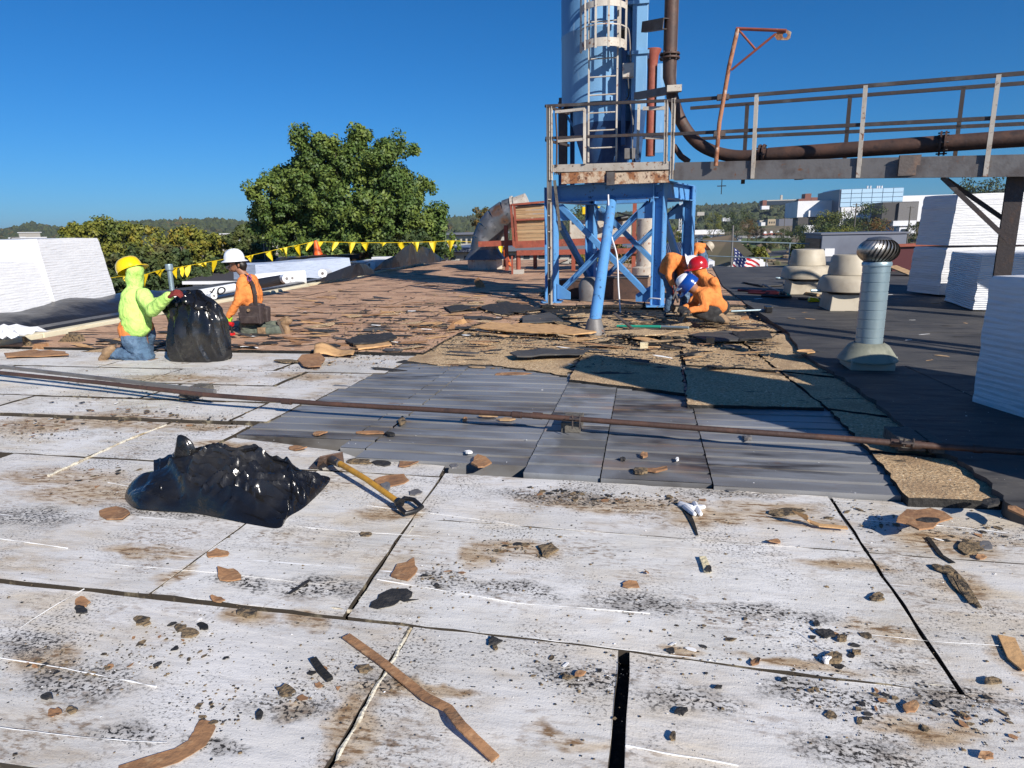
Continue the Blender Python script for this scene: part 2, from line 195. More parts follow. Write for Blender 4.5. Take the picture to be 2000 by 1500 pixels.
# ------------------------------------------------------------------ mesh collector
class MB:
    def __init__(s): s.v = []; s.f = []; s.m = []; s.mi = 0
    def add(s, vs, fs, mi=None):
        o = len(s.v); s.v += [tuple(v) for v in vs]; s.f += [tuple(i+o for i in f) for f in fs]; s.m += [s.mi if mi is None else mi]*len(fs); return s
    def box(s, lo, hi):
        x0, y0, z0 = lo; x1, y1, z1 = hi
        return s.add([(x0,y0,z0),(x1,y0,z0),(x1,y1,z0),(x0,y1,z0),(x0,y0,z1),(x1,y0,z1),(x1,y1,z1),(x0,y1,z1)],
                     [(0,3,2,1),(4,5,6,7),(0,1,5,4),(1,2,6,5),(2,3,7,6),(3,0,4,7)])
    def hexa(s, p):   # 4 bottom, 4 top
        return s.add(p, [(0,3,2,1),(4,5,6,7),(0,1,5,4),(1,2,6,5),(2,3,7,6),(3,0,4,7)])
    def beam(s, a, b, w, h, up=(0,0,1)):
        a, b = Vector(a), Vector(b); d = (b-a).normalized(); up = Vector(up)
        if abs(d.dot(up)) > .98: up = Vector((0, 1, 0))
        x = d.cross(up).normalized(); y = x.cross(d).normalized(); x = x*(w/2); y = y*(h/2)
        return s.add([a-x-y, a+x-y, a+x+y, a-x+y, b-x-y, b+x-y, b+x+y, b-x+y], [(0,1,2,3),(7,6,5,4),(0,4,5,1),(1,5,6,2),(2,6,7,3),(3,7,4,0)])
    def ibeam(s, a, b, w, h, t=.012, up=(0,0,1), chan=0):
        a, b = Vector(a), Vector(b); d = (b-a).normalized(); up = Vector(up)
        if abs(d.dot(up)) > .98: up = Vector((0, 1, 0))
        x = d.cross(up).normalized(); y = x.cross(d).normalized()
        s.beam(a+y*(h/2-t/2), b+y*(h/2-t/2), w, t, y); s.beam(a-y*(h/2-t/2), b-y*(h/2-t/2), w, t, y)
        o = x*(chan*(w/2-t/2)); s.beam(a+o, b+o, t, h-2*t, y); return s
    def tube(s, pts, r, n=8, cap=True):
        pts = [Vector(p) for p in pts]; rs = r if isinstance(r, (list, tuple)) else [r]*len(pts)
        o = []; prev = None; fs = []; k = len(pts)
        for i, p in enumerate(pts):
            d = (pts[min(i+1, k-1)]-pts[max(i-1, 0)]).normalized()
            if prev is None:
                u = Vector((0, 0, 1)) if abs(d.z) < .9 else Vector((1, 0, 0)); x = d.cross(u).normalized()
            else: x = (prev - d*prev.dot(d)).normalized()
            prev = x; y = d.cross(x)
            o += [p + (x*cos(2*pi*j/n)+y*sin(2*pi*j/n))*rs[i] for j in range(n)]
        for i in range(k-1):
            for j in range(n): fs.append((i*n+j, i*n+(j+1)%n, (i+1)*n+(j+1)%n, (i+1)*n+j))
        if cap: fs += [tuple(range(n-1, -1, -1)), tuple((k-1)*n+j for j in range(n))]
        return s.add(o, fs)
    def lathe(s, c, prof, n=20, cap=True):      # prof: (radius, z)
        c = Vector(c); o = []; fs = []; k = len(prof)
        for r, z in prof: o += [c+Vector((r*cos(2*pi*j/n), r*sin(2*pi*j/n), z)) for j in range(n)]
        for i in range(k-1):
            for j in range(n): fs.append((i*n+j, i*n+(j+1)%n, (i+1)*n+(j+1)%n, (i+1)*n+j))
        if cap: fs += [tuple(range(n-1, -1, -1)), tuple((k-1)*n+j for j in range(n))]
        return s.add(o, fs)
    def prism(s, pts, z0, z1):
        n = len(pts); a = sum(pts[i][0]*pts[(i+1)%n][1]-pts[(i+1)%n][0]*pts[i][1] for i in range(n))
        if a < 0: pts = pts[::-1]
        return s.add([(p[0], p[1], z0) for p in pts]+[(p[0], p[1], z1) for p in pts], [tuple(range(n-1, -1, -1)), tuple(range(n, 2*n))]+[(i, (i+1)%n, n+(i+1)%n, n+i) for i in range(n)])
    def plate(s, pts, nrm):   # polygon extruded along nrm
        n = len(pts); nv = Vector(nrm); P = [Vector(p) for p in pts]
        return s.add(P+[p+nv for p in P], [tuple(range(n-1, -1, -1)), tuple(range(n, 2*n))]+[(i, (i+1)%n, n+(i+1)%n, n+i) for i in range(n)])
    def build(s, name, mat, parent=None, smooth=False, label=None, cat=None, group=None, kind=None, bevel=0, origin=None):
        me = bpy.data.meshes.new(name); org = Vector(origin) if origin is not None else (par_loc(parent) if parent else Vector((0, 0, 0)))
        off = org if (parent is None or origin is not None) else par_loc(parent)
        if parent is None and origin is None and s.v:
            a = np.array(s.v); off = Vector((float(a[:, 0].mean()), float(a[:, 1].mean()), float(a[:, 2].min())))
        me.from_pydata([(v[0]-off.x, v[1]-off.y, v[2]-off.z) for v in s.v], [], s.f)
        mats = mat if isinstance(mat, (list, tuple)) else [mat]
        for m_ in mats: me.materials.append(MT[m_] if isinstance(m_, str) else m_)
        if len(mats) > 1: me.polygons.foreach_set('material_index', s.m)
        if smooth:
            me.polygons.foreach_set('use_smooth', [True]*len(me.polygons)); me.set_sharp_from_angle(angle=radians(40))
        me.update()
        o = bpy.data.objects.new(name, me); COL.objects.link(o)
        if parent: o.parent = parent; o.location = off-par_loc(parent)
        else: o.location = off
        if bevel:
            b = o.modifiers.new('bevel', 'BEVEL'); b.width = bevel; b.segments = 2; b.limit_method = 'ANGLE'
        tag(o, label, cat, group, kind); return o
WL = {}
def par_loc(p):
    v = Vector(p.location)
    while p.parent: p = p.parent; v += p.location
    return v
def tag(o, label=None, cat=None, group=None, kind=None):
    if label: o['label'] = label
    if cat: o['category'] = cat
    if group: o['group'] = group
    if kind: o['kind'] = kind
    return o
def thing(name, label, cat, loc, group=None):
    o = bpy.data.objects.new(name, None); COL.objects.link(o); o.location = loc; o.empty_display_size = .2
    return tag(o, label, cat, group)
def copy_tree(o, parent=None):
    c = o.copy(); COL.objects.link(c); c.parent = parent
    for ch in list(o.children): copy_tree(ch, c)
    return c
def jag(pts, step=.12, amp=.006):
    out = []; n = len(pts)
    for i in range(n):
        a, b = Vector(pts[i][:2]), Vector(pts[(i+1) % n][:2]); L = (b-a).length; k = max(1, int(L/step)); nr = Vector((-(b-a).y, (b-a).x)).normalized() if L > 0 else Vector((0, 0))
        for j in range(k):
            p = a.lerp(b, j/k); p = p + nr*random.uniform(-amp, amp) if j else p; out.append((p.x, p.y))
    return out
def pxpoly(P, z): return [tuple(G(x, y, z)[:2]) for x, y in P]
# fused soft bodies: tapered capsules -> voxel remesh -> plain mesh
def capsule(mb, a, b, ra, rb, n=14, m=5):
    a, b = Vector(a), Vector(b); d = b-a; L = d.length
    d = d/L if L > 1e-6 else Vector((0, 0, 1))
    u = Vector((0, 0, 1)) if abs(d.z) < .9 else Vector((1, 0, 0)); x = d.cross(u).normalized(); y = d.cross(x)
    pr = [(-cos(pi/2*i/m)*ra, sin(pi/2*i/m)*ra) for i in range(1, m+1)]+[(L+sin(pi/2*i/m)*rb, cos(pi/2*i/m)*rb) for i in range(0, m)]
    vs = [a-d*ra]; fs = []
    for h, r in pr: vs += [a+d*h+(x*cos(2*pi*j/n)+y*sin(2*pi*j/n))*r for j in range(n)]
    vs.append(a+d*(L+rb)); k = len(pr)
    for j in range(n): fs.append((0, 1+(j+1) % n, 1+j)); fs.append((len(vs)-1, 1+(k-1)*n+j, 1+(k-1)*n+(j+1) % n))
    for i in range(k-1):
        for j in range(n): fs.append((1+i*n+j, 1+i*n+(j+1) % n, 1+(i+1)*n+(j+1) % n, 1+(i+1)*n+j))
    mb.add(vs, fs)
def soft(name, chains, mat, parent, voxel=.018, wrinkle=0.0, wscale=9.0, sm=3, label=None, cat=None, extra=None):
    mb = MB()
    for ch in chains:
        if len(ch) == 1: capsule(mb, ch[0][0], Vector(ch[0][0])+Vector((0, 0, .001)), ch[0][1], ch[0][1])
        for (p, r), (q, t) in zip(ch, ch[1:]): capsule(mb, p, q, r, t)
    if extra: extra(mb)
    o = mb.build(name, mat, parent)
    md = o.modifiers.new('r', 'REMESH'); md.mode = 'VOXEL'; md.voxel_size = voxel
    s_ = o.modifiers.new('s', 'SMOOTH'); s_.iterations = sm; s_.factor = .5
    SOFT.append((o, wrinkle, wscale)); return tag(o, label, cat)
SOFT = []
def bake_soft():
    bpy.context.view_layer.update(); dg = bpy.context.evaluated_depsgraph_get(); dg.update(); out = []
    for o, _, _ in SOFT:
        ev = o.evaluated_get(dg); m_ = ev.data; out.append(([v.co[:] for v in m_.vertices], [tuple(p.vertices) for p in m_.polygons]))
    for (o, wrinkle, wscale), (vv, ff) in zip(SOFT, out):
        o.modifiers.clear(); me = o.data; me.clear_geometry(); me.from_pydata(vv, [], ff); me.update()
        if wrinkle:
            nv_ = len(me.vertices); co = np.empty(nv_*3, np.float32); no_ = np.empty(nv_*3, np.float32); me.vertices.foreach_get('co', co); me.vertex_normals.foreach_get('vector', no_); co = co.reshape(-1, 3); no_ = no_.reshape(-1, 3); am = np.empty(nv_, np.float32)
            for i, (x, y, z) in enumerate((co*wscale).tolist()):
                q = Vector((x, y, z*1.5)); am[i] = wrinkle*(.42-abs(NZ.noise(q)+.3*NZ.noise(q*2.1)))*1.5+wrinkle*.35*NZ.noise(q*2.7)
            me.vertices.foreach_set('co', (co+no_*am[:, None]).ravel())
        me.polygons.foreach_set('use_smooth', [True]*len(me.polygons)); me.update()
# ================================================================== ROOF
# outline of the roof: left edge beyond the curb, far edge, right edge out of frame
ROOF = [(-16, -3), (-13.2, 33), (-6.7, 33.2), (-3.3, 29.3), (.6, 26.1), (3.2, 23.9), (6, 24.9), (9, 26), (22, 27), (22, -3)]
mb = MB(); mb.prism(ROOF, -7.2, -.10)
roof = mb.build('roof', 'memb', kind='structure', origin=(0, 0, 0))
def rb(name, mb, mat, **k): return mb.build(name, mat, roof, **k)
mb = MB(); mb.prism([(-9.2, .5), (3.5, .5), (3.5, 9), (-9.2, 9)], -.099, -.07); rb('underlay', mb, 'under')
# --- front white insulation boards, tops at z=0
def board(pts, ztop, th, mats=('white', 'edge'), amp=.004, name='insulation_board', tilt=0, step=.1):
    pts = jag(pts, step, amp); n = len(pts)
    a = sum(pts[i][0]*pts[(i+1) % n][1]-pts[(i+1) % n][0]*pts[i][1] for i in range(n))
    if a < 0: pts = pts[::-1]
    mb = MB(); cx = sum(p[0] for p in pts)/n; cy = sum(p[1] for p in pts)/n
    zt = [ztop+tilt*(p[0]-cx)*.5+random.uniform(-.0015, .0015) for p in pts]
    mb.add([(p[0], p[1], z) for p, z in zip(pts, zt)]+[(p[0], p[1], z-th) for p, z in zip(pts, zt)], [tuple(range(n))], 0)
    mb.f += [(i, n+i, n+(i+1) % n, (i+1) % n) for i in range(n)]; mb.m += [1]*n
    return rb(name, mb, mats)
g = .010
def rect(x0, x1, y0, y1, gx=g, gy=g): return [(x0+gx, y0+gy), (x1-gx, y0+gy), (x1-gx, y1-gy), (x0+gx, y1-gy)]
board([(-6, 1.285), (-.845, 1.27), (-.845, 2.098), (-6, 2.148)], 0, .06)                 # front row, left
board([(-.825, .3), (-.075, .3), (-.062, 2.084), (-.825, 2.098)], 0, .06, ('white3', 'edge'))
board([(-.022, .3), (3.5, .3), (3.5, 1.99), (.5, 2.045), (-.022, 2.078)], 0, .06)
board([(-1.99, 2.142), (-1.120, 2.115), (-1.19, 3.60), (-1.99, 3.60)], .004, .06, ('white2', 'edge'))
board([(-4.3, 2.16), (-2.005, 2.142), (-2.005, 3.60), (-4.3, 3.62)], 0, .06)
board([(-1.10, 2.118), (-.03, 2.09), (.4, 2.062), (1.0, 2.04), (1.003, 2.985), (-1.15, 3.02)], .002, .06, ('white2', 'edge'))
board([(-1.155, 3.024), (1.003, 2.99), (1.003, 3.63), (-1.18, 3.68)], .002, .06, ('white', 'edge'))
board([(1.020, 2.030), (3.6, 1.93), (3.6, 2.93), (1.020, 2.985)], 0, .06)
board([(1.022, 2.992), (3.6, 2.94), (3.6, 3.42), (1.9, 3.60), (1.022, 3.625)], 0, .06, ('white3', 'edge'))
# --- raised boards at left, several rows back to the brown field
LZ = .030
rows = [(3.62, 4.46, [(-9.2, -6.6), (-6.6, -3.71), (-3.70, -2.98)]), (4.47, 5.03, [(-9.2, -5.6), (-5.6, -3.2), (-3.18, -2.86)]),
        (5.05, 5.62, [(-9.2, -6.9), (-6.9, -4.5), (-4.48, -2.80)]), (5.63, 6.3, [(-9.2, -7.2), (-7.2, -5.0), (-4.98, -3.5), (-3.49, -2.74)]),
        (6.31, 7.30, [(-9.0, -6.1), (-6.1, -3.9), (-3.88, -2.62)])]
k = 0
for y0, y1, xs in rows:
    for x0, x1 in xs:
        k += 1
        board([(x0+.012, y0+.008), (x1-.012, y0+.008), (x1-.012, y1-.008), (x0+.012, y1-.008)], (LZ if y0 > 4 else .004)+.006*(k % 3 == 0)-.004*(k % 2), .09, (('white', 'white3', 'white2')[k % 3], 'edge'), .007, tilt=.003*(k % 2))
# cream foam beads squeezed up along joints
def bead(pts, r, name='foam_bead'):
    P = []
    for a, b in zip(pts, pts[1:]):
        a, b = Vector(a), Vector(b); n = max(2, int((b-a).length/.03)); P += [a.lerp(b, i/n)+Vector((random.uniform(-.004, .004), random.uniform(-.004, .004), 0)) for i in range(n)]
    mb = MB(); mb.tube([p-Vector((0, 0, r*.35)) for p in P], [r*random.uniform(.5, 1.1) for _ in P], 7); rb(name, mb, 'bead', smooth=True)
bead([G(800, 1228), G(755, 1310), G(700, 1405), G(648, 1500)], .009)
bead([G(300, 1158), G(345, 1125), G(400, 1088)], .008)
bead([G(95, 928, .01), G(190, 885, .01), G(245, 860, .01), G(330, 827, .01)], .012)
bead([G(690, 1193), G(655, 1190), G(610, 1182)], .012)
bead([G(886, 926), G(790, 1052), G(698, 1180)], .004)
bead([G(1400, 1290), G(1500, 1300), G(1700, 1322), G(1868, 1343)], .004)
bead([G(130, 662, .03), G(20, 700, .03)], .02)
# pale scored lines pressed into the facer
def score(P, r=.0028): 
    r *= .6
    pts = []
    for a, b_ in zip(P, P[1:]):
        a, b_ = G(*a, .0055), G(*b_, .0055); n = max(2, int((b_-a).length/.05)); pts += [a.lerp(b_, i/n)+Vector((random.uniform(-.002, .002), random.uniform(-.002, .002), 0)) for i in range(n)]
    mb = MB(); mb.tube([p-Vector((0, 0, r*.4)) for p in pts], [r*random.choice((.15, .6, 1.0, 1.4, .9)) for _ in pts], 5); rb('score_line', mb, 'whitebit', smooth=True)
for P, r in (([(-30, 1280), (100, 1300), (210, 1322), (330, 1345)], .005), ([(0, 1052), (60, 1060), (150, 1073)], .004), ([(735, 1131), (860, 1152), (1010, 1178), (1180, 1190), (1300, 1200)], .0035), ([(840, 1002), (980, 1020), (1130, 1052)], .002), ([(1222, 1456), (1330, 1475), (1480, 1500)], .005), ([(165, 1150), (110, 1180), (60, 1212), (20, 1240)], .003), ([(1640, 1290), (1560, 1235), (1480, 1218)], .0022), ([(1030, 1245), (1400, 1290)], .002), ([(1690, 1015), (1880, 1030), (2000, 1045)], .0035), ([(190, 1100), (420, 1118), (660, 1145)], .002), ([(0, 1420), (160, 1440), (360, 1452)], .002), ([(1700, 1240), (1850, 1255), (1990, 1262)], .002), ([(430, 985), (330, 965), (200, 940)], .003), ([(840, 1003), (700, 985)], .002), ([(860, 1050), (640, 1034), (420, 1010)], .002)): score(P, r)
# --- corrugated metal deck, laid bare
def deck_sheet(x0, x1, y0, y1, z, mat):
    prof = []; y = y0; P = .172; k = 0
    while y < y1:
        d = .0045*(k % 2) ; prof += [(y, z+d), (y+P*.84, z+d*.5), (y+P*.86, z-.04), (y+P*.975, z-.04)]; y += P; k += 1
    prof.append((y, z))
    mb = MB(); n = len(prof)
    xs = np.linspace(x0, x1, 5)
    for x in xs: mb.v += [(x, p[0], p[1]+.003*sin(3.1*x+p[0]*2)) for p in prof]
    for j in range(len(xs)-1):
        for i in range(n-1): mb.f.append((j*n+i, (j+1)*n+i, (j+1)*n+i+1, j*n+i+1)); mb.m.append(0)
    mb.add([(x0, y0, z-.09), (x1, y0, z-.09), (x1, y0, z), (x0, y0, z)], [(0, 1, 2, 3)])
    mb.add([(x0, y0, z-.09), (x0, y1, z-.09), (x0, y1, z-.04), (x0, y0, z-.002)], [(0, 1, 2, 3)])
    return rb('deck_sheet', mb, mat)
DZ = .022
board([(-2.97, 3.615), (-1.20, 3.615), (-1.22, 3.80), (-1.83, 3.86), (-2.03, 3.98), (-2.95, 4.16)], .004, .06, ('white3', 'edge'))
deck_sheet(-2.93, -2.03, 4.17, 7.3, DZ, 'deck'); deck_sheet(-2.022, -1.84, 3.99, 7.3, DZ+.003, 'deck'); deck_sheet(-1.832, -.70, 3.82, 7.3, DZ, 'deck')
deck_sheet(-.694, -.235, 3.70, 7.3, DZ+.004, 'deckp'); deck_sheet(-.228, .40, 3.68, 7.3, DZ, 'deckr'); deck_sheet(.407, 1.9, 3.64, 7.0, DZ+.004, 'deck')
# small joists of dirt in the seams
# --- tan perlite boards with tarred edges
TZ = .050
def tanb(P, z=TZ, mat='tan', amp=.012): board(pxpoly(P, z), z, .055, (mat, 'tar'), amp, name='perlite_board', step=.07)
tanb([(1112, 741), (1150, 672), (1325, 682), (1338, 768)])
tanb([(1343, 790), (1338, 716), (1520, 726), (1610, 796)], TZ+.006)
tanb([(1340, 712), (1330, 662), (1430, 655), (1515, 722)], TZ)
tanb([(795, 705), (860, 655), (1148, 668), (1108, 733), (960, 712), (850, 712)], TZ-.012, amp=.03)
tanb([(1528, 727), (1640, 740), (1735, 812), (1618, 797)], TZ)
tanb([(1622, 801), (1742, 817), (1885, 893), (1700, 880)], TZ+.004)
tanb([(1703, 884), (1888, 898), (1975, 978), (1775, 972)], TZ)
tanb([(1436, 655), (1540, 650), (1640, 736), (1525, 724)], TZ-.004)
tanb([(870, 650), (960, 610), (1180, 615), (1330, 620), (1425, 610), (1545, 646), (1430, 652), (1150, 664)], TZ-.02, amp=.03)
tanb([(1300, 616), (1290, 560), (1400, 552), (1470, 605), (1425, 608)], TZ-.024, amp=.03)
mb = MB(); mb.prism(jag([(-2.8, 7.15), (2.0, 7.0), (2.0, 16), (-2.8, 16)], .3, .02), -.06, TZ-.055); rb('tar_layer', mb, 'tar')
# --- right-hand membrane with a wandering cut edge
edge = [G(x, y, .08) for x, y in [(1975, 988), (1945, 955), (1890, 905), (1830, 880), (1745, 815), (1700, 775), (1645, 738), (1600, 712), (1560, 682), (1535, 645), (1490, 615), (1440, 580), (1405, 553)]]
mb = MB(); pts = []
for a, b_ in zip(edge, edge[1:]): pts += [((a.lerp(b_, i/5)).x+random.uniform(-.02, .02), (a.lerp(b_, i/5)).y) for i in range(5)]
mb.prism([(21.9, 2.0), (2.6, 2.6)] + pts + [(2.3, 24.5), (3.2, 23.8), (6, 24.8), (9, 25.9), (21.9, 26.9)], -.05, .082)
rb('membrane_sheet', mb, 'memb')
# laps and raised strips in the membrane
for P, w_ in (([(1590, 668), (1480, 560)], .0), ): pass
for (x0, y0, x1, y1) in ((1560, 640, 1990, 655), (1770, 715, 1905, 775), (1500, 600, 1700, 610)):
    a, b = G(x0, y0, .083), G(x1, y1, .083); mb = MB(); mb.beam(a, b, .03, .008); rb('membrane_lap', mb, 'memb')
# --- brown paper faced boards: a field of sheets going back
bz = .06; by0 = 7.32
rowy = [7.32, 8.55, 9.8, 11.1, 12.4, 13.8, 15.3, 17, 19, 21.2, 23.8, 27, 31.6]
for i in range(len(rowy)-1):
    x = -8.9 - random.random(); y0, y1 = rowy[i], rowy[i+1]; xl = -8.62-(y0-7)*.055
    xr = -2.55 if y0 < 9 else (-1.9 if y0 < 12 else 2.6)
    if y0 > 23: xr = .5 if y0 < 26 else -3.6
    x = xl
    while x < xr-.2:
        x2 = min(x+random.choice((1.25, 1.6, 2.4)), xr)
        if xr-x2 < .4: x2 = xr
        board([(x+.008, y0+.008), (x2-.008, y0+.008), (x2-.008, y1-.008), (x+.008, y1-.008)], bz+random.uniform(-.006, .008), .05, ('brown', 'tar'), .02, name='faced_board', tilt=random.uniform(-.008, .008), step=.16); x = x2
mb = MB(); mb.prism([(-10.4, 7.2), (-2.5, 7.2), (-2.5, 15), (2.6, 15), (2.6, 23.9), (.5, 26), (-3.4, 29), (-6, 31.5), (-10.4, 31.5)], -.098, .0); rb('tar_layer', mb, 'tar')
# ================================================================== LEFT CURB AND EDGE
PA, PB = G(0, 683), G(862, 512)
d = (PB-PA).normalized(); nn = Vector((-d.y, d.x, 0)); P0 = PA-d*6
curb = thing('roof_curb', 'long cream timber curb with black rubber flashing along the left roof edge', 'curb', tuple(PA))
L = (PB-P0).length; segs = 9
for i in range(segs):
    a = P0+d*(L*i/segs+.01); b = P0+d*(L*(i+1)/segs-.01)
    mb = MB(); z = .02
    mb.hexa([a+Vector((0, 0, -.02)), b+Vector((0, 0, -.02)), b+nn*.22+Vector((0, 0, -.02)), a+nn*.22+Vector((0, 0, -.02)), a+Vector((0, 0, .10+z)), b+Vector((0, 0, .10+z)), b+nn*.22+Vector((0, 0, .10+z)), a+nn*.22+Vector((0, 0, .10+z))]); mb.build('timber_board', 'cream', curb, bevel=.01)
mb = MB(); n = 60
for i in range(n):
    t = i/(n-1); p = P0+d*(L*t)
    s_ = .02*NZ.noise(Vector((t*22, 0, 0)))
    for o, z in ((.16, .123), (.17, .165+s_*.6), (.32, .185+s_*.6), (.44, .08), (1.5, .04), (1.5, -.05)): q = p+nn*o; mb.v.append((q.x, q.y, z))
for i in range(n-1):
    for j in range(5): mb.f.append((i*6+j, i*6+j+1, (i+1)*6+j+1, (i+1)*6+j)); mb.m.append(0)
mb.build('rubber_flashing', 'epdm', curb, smooth=True)
# draped rubber under the left wrapped stacks (z higher towards near-left)
mb = MB(); nx_, ny_ = 70, 12
A0, A1 = Vector((-15.5, 3.2, 0)), Vector((-9.9, 13.3, 0))
for i in range(nx_):
    t = i/(nx_-1); base = P0+d*((PA-P0).length-3.2+t*9.2)+nn*.45
    for j in range(ny_):
        u = j/(ny_-1); q = base+nn*(u*1.9); hgt = .12+.34*sin(pi*min(1, u*1.25))*(.75+.35*NZ.noise(Vector((t*7, u*2, 3))))*(1 if t < .93 else (1-t)/.07)*(min(1, t/.06))
        mb.v.append((q.x, q.y, hgt+.03*NZ.noise(Vector((t*26, u*6, 0)))))
for i in range(nx_-1):
    for j in range(ny_-1): a = i*ny_+j; mb.f.append((a, a+1, a+ny_+1, a+ny_)); mb.m.append(0)
o = mb.build('rubber_sheet', 'epdm', smooth=True, label='loose black rubber sheet bunched under the wrapped stacks at left', cat='rubber sheet')
sd = o.modifiers.new('s', 'SOLIDIFY'); sd.thickness = .012
# ================================================================== GROUND, HILLS, FOREST
GZ0 = -8.5
sky_px = [(-900, 430), (-500, 445), (-200, 452), (0, 452), (60, 440), (130, 447), (200, 437), (300, 431), (420, 428), (480, 434), (700, 432), (860, 427), (930, 420), (1040, 425), (1120, 418), (1300, 412), (1340, 404), (1400, 403), (1450, 398), (1500, 396), (1640, 392), (1760, 392), (1850, 386), (1905, 378), (1960, 370), (2010, 364), (2400, 380), (2900, 410)]
def az_of(x): v = ray(x, 440); return atan2(v.x, v.y)
AZ = [az_of(x) for x, _ in sky_px]; DH = 1500.0
TH = []
for x, y in sky_px:
    v = ray(x, y); TH.append(EYE+v.z/hypot(v.x, v.y)*DH)
def hillh(az, r):
    top = np.interp(az, AZ, TH)-9; t = min(1, max(0, (r-420)/(DH-420))); t = t*t*(3-2*t)
    base = GZ0 if r < 420 else GZ0
    return base+(top-base)*t + 5*NZ.noise(Vector((az*9, r/260, 0)))*t
mb = MB(); na, rs = 150, [0, 15, 60, 120, 200, 300, 400, 470, 540, 620, 700, 800, 900, 1000, 1100, 1200, 1300, 1400, 1500, 1600, 1800, 2300, 6000]
azs = np.linspace(-2.0, 2.0, na)
for a in azs:
    for r in rs: mb.v.append((sin(a)*r, cos(a)*r, hillh(a, min(r, 1500)) if r < 1700 else (hillh(a, 1500)-12 if r < 3000 else -40)))
nr = len(rs)
for i in range(na-1):
    for j in range(nr-1): p = i*nr+j; mb.f.append((p, p+nr, p+nr+1, p+1)); mb.m.append(0)
mb.build('ground', 'dry', kind='structure', smooth=True, origin=(0, 0, 0))
mb = MB(); mb.box((-3000, -3000, GZ0-2.2), (3000, 20, GZ0-2)); mb.build('ground', 'dry', kind='structure', origin=(0, 0, 0))
# forest on the hills: many small uneven crowns
ico = bmesh.new(); bmesh.ops.create_icosphere(ico, subdivisions=1, radius=1); IV = np.array([v.co[:] for v in ico.verts]); IF = np.array([[v.index for v in f.verts] for f in ico.faces]); ico.free()
def forest(name, pts, mat, label, cat, kind='stuff'):
    V = []; F = []; k = 0
    for (x, y, z, s_, h_) in pts:
        v = IV*(1+rng.normal(0, .2, (len(IV), 1))); v = v*np.array([s_, s_, h_])+np.array([x, y, z]); V.append(v); F.append(IF+k*len(IV)); k += 1
    me = bpy.data.meshes.new(name); me.from_pydata(np.concatenate(V).tolist(), [], np.concatenate(F).tolist()); me.materials.append(MT[mat])
    o = bpy.data.objects.new(name, me); COL.objects.link(o); return tag(o, label, cat, None, kind)
pts = []
for _ in range(8200):
    px = random.uniform(-150, 2150) if random.random() < .9 else random.uniform(-900, 2900)
    a = az_of(px); r = random.triangular(480, 1560, 1300)
    if 1290 < px < 1560 and r < 640: continue
    if px > 1500 and r < 820: continue
    s_ = random.uniform(2.8, 6.2)*(.75+.35*r/1500); z = hillh(a, min(r, 1500)); pts.append((sin(a)*r, cos(a)*r, z+s_*.5, s_, s_*random.uniform(.9, 1.25)))
for i in range(1000):   # crest
    px = random.uniform(-150, 2100); a = az_of(px); r = random.uniform(1440, 1520); s_ = random.uniform(4, 8); pts.append((sin(a)*r, cos(a)*r, hillh(a, 1500)+s_*.35, s_, s_*.9))
forest('hill_forest', pts, 'forest', 'dark green wooded hills along the horizon behind everything', 'forest')
# ------------------------------------------------------------------ trees with leaves
def crown_mesh(name, clumps, leaf, mat, parent, per=60, flat=1.0, up=.25):
    P = []; Fq = []; k = 0
    C_ = np.array([c[:3] for c in clumps]); Rr = np.array([c[3] for c in clumps]); n = len(clumps)*per
    idx = np.repeat(np.arange(len(clumps)), per)
    dirs = rng.normal(size=(n, 3)); dirs /= np.linalg.norm(dirs, axis=1)[:, None]; rad = rng.uniform(.35, 1.08, n)**.7
    cen = C_[idx]+dirs*(Rr[idx]*rad)[:, None]*np.array([1, 1, flat])
    nrm = dirs+rng.normal(0, .55, (n, 3)); nrm[:, 2] += up; nrm /= np.linalg.norm(nrm, axis=1)[:, None]
    t = np.cross(nrm, rng.normal(size=(n, 3))); t /= np.linalg.norm(t, axis=1)[:, None]; b = np.cross(nrm, t)
    s_ = (leaf*rng.uniform(.6, 1.35, n))[:, None]
    q = np.stack([cen-t*s_, cen-b*s_*.62, cen+t*s_, cen+b*s_*.62], 1).reshape(-1, 3)
    off = np.array(par_loc(parent)) if parent else np.zeros(3)
    me = bpy.data.meshes.new(name); me.from_pydata((q-off).tolist(), [], np.arange(4*n).reshape(-1, 4).tolist()); me.materials.append(MT[mat])
    o = bpy.data.objects.new(name, me); COL.objects.link(o)
    if parent: o.parent = parent
    return o
def tree(name, label, base, h, clumps, leaf, mat, per=60, tr=.25, group=None, limbs=6, cat='tree'):
    t = thing(name, label, cat, base, group); b = Vector(base); mb = MB()
    c = Vector((np.mean([q[0] for q in clumps]), np.mean([q[1] for q in clumps]), np.mean([q[2] for q in clumps])))
    fork = Vector((b.x, b.y, b.z+(c.z-b.z)*.55))
    mb.tube([b, b.lerp(fork, .5)+Vector((.05*h/10, 0, 0)), fork], [tr, tr*.8, tr*.7], 8); mb.build('trunk', 'bark', t, smooth=True)
    for q in random.sample(clumps, min(limbs, len(clumps))):
        q = Vector(q[:3]); mb = MB(); mb.tube([fork-Vector((0, 0, .1)), fork.lerp(q, .45)+Vector((0, 0, h*.03)), q], [tr*.5, tr*.28, tr*.06], 6); mb.build('limb', 'bark', t, smooth=True)
    crown_mesh('crown', clumps, leaf, mat, t, per); return t
def ellip(cx, cy, cz, rx, ry, rz, n, cr, low=-.9):
    out = []
    while len(out) < n:
        v = rng.normal(size=3); v /= np.linalg.norm(v)
        if v[2] < low: continue
        s_ = rng.uniform(.45, 1)**.45*(1+.10*NZ.noise(Vector(v*2.3)))
        out.append((cx+v[0]*rx*s_, cy+v[1]*ry*s_, cz+v[2]*rz*s_, cr*rng.uniform(.7, 1.3)))
    return out
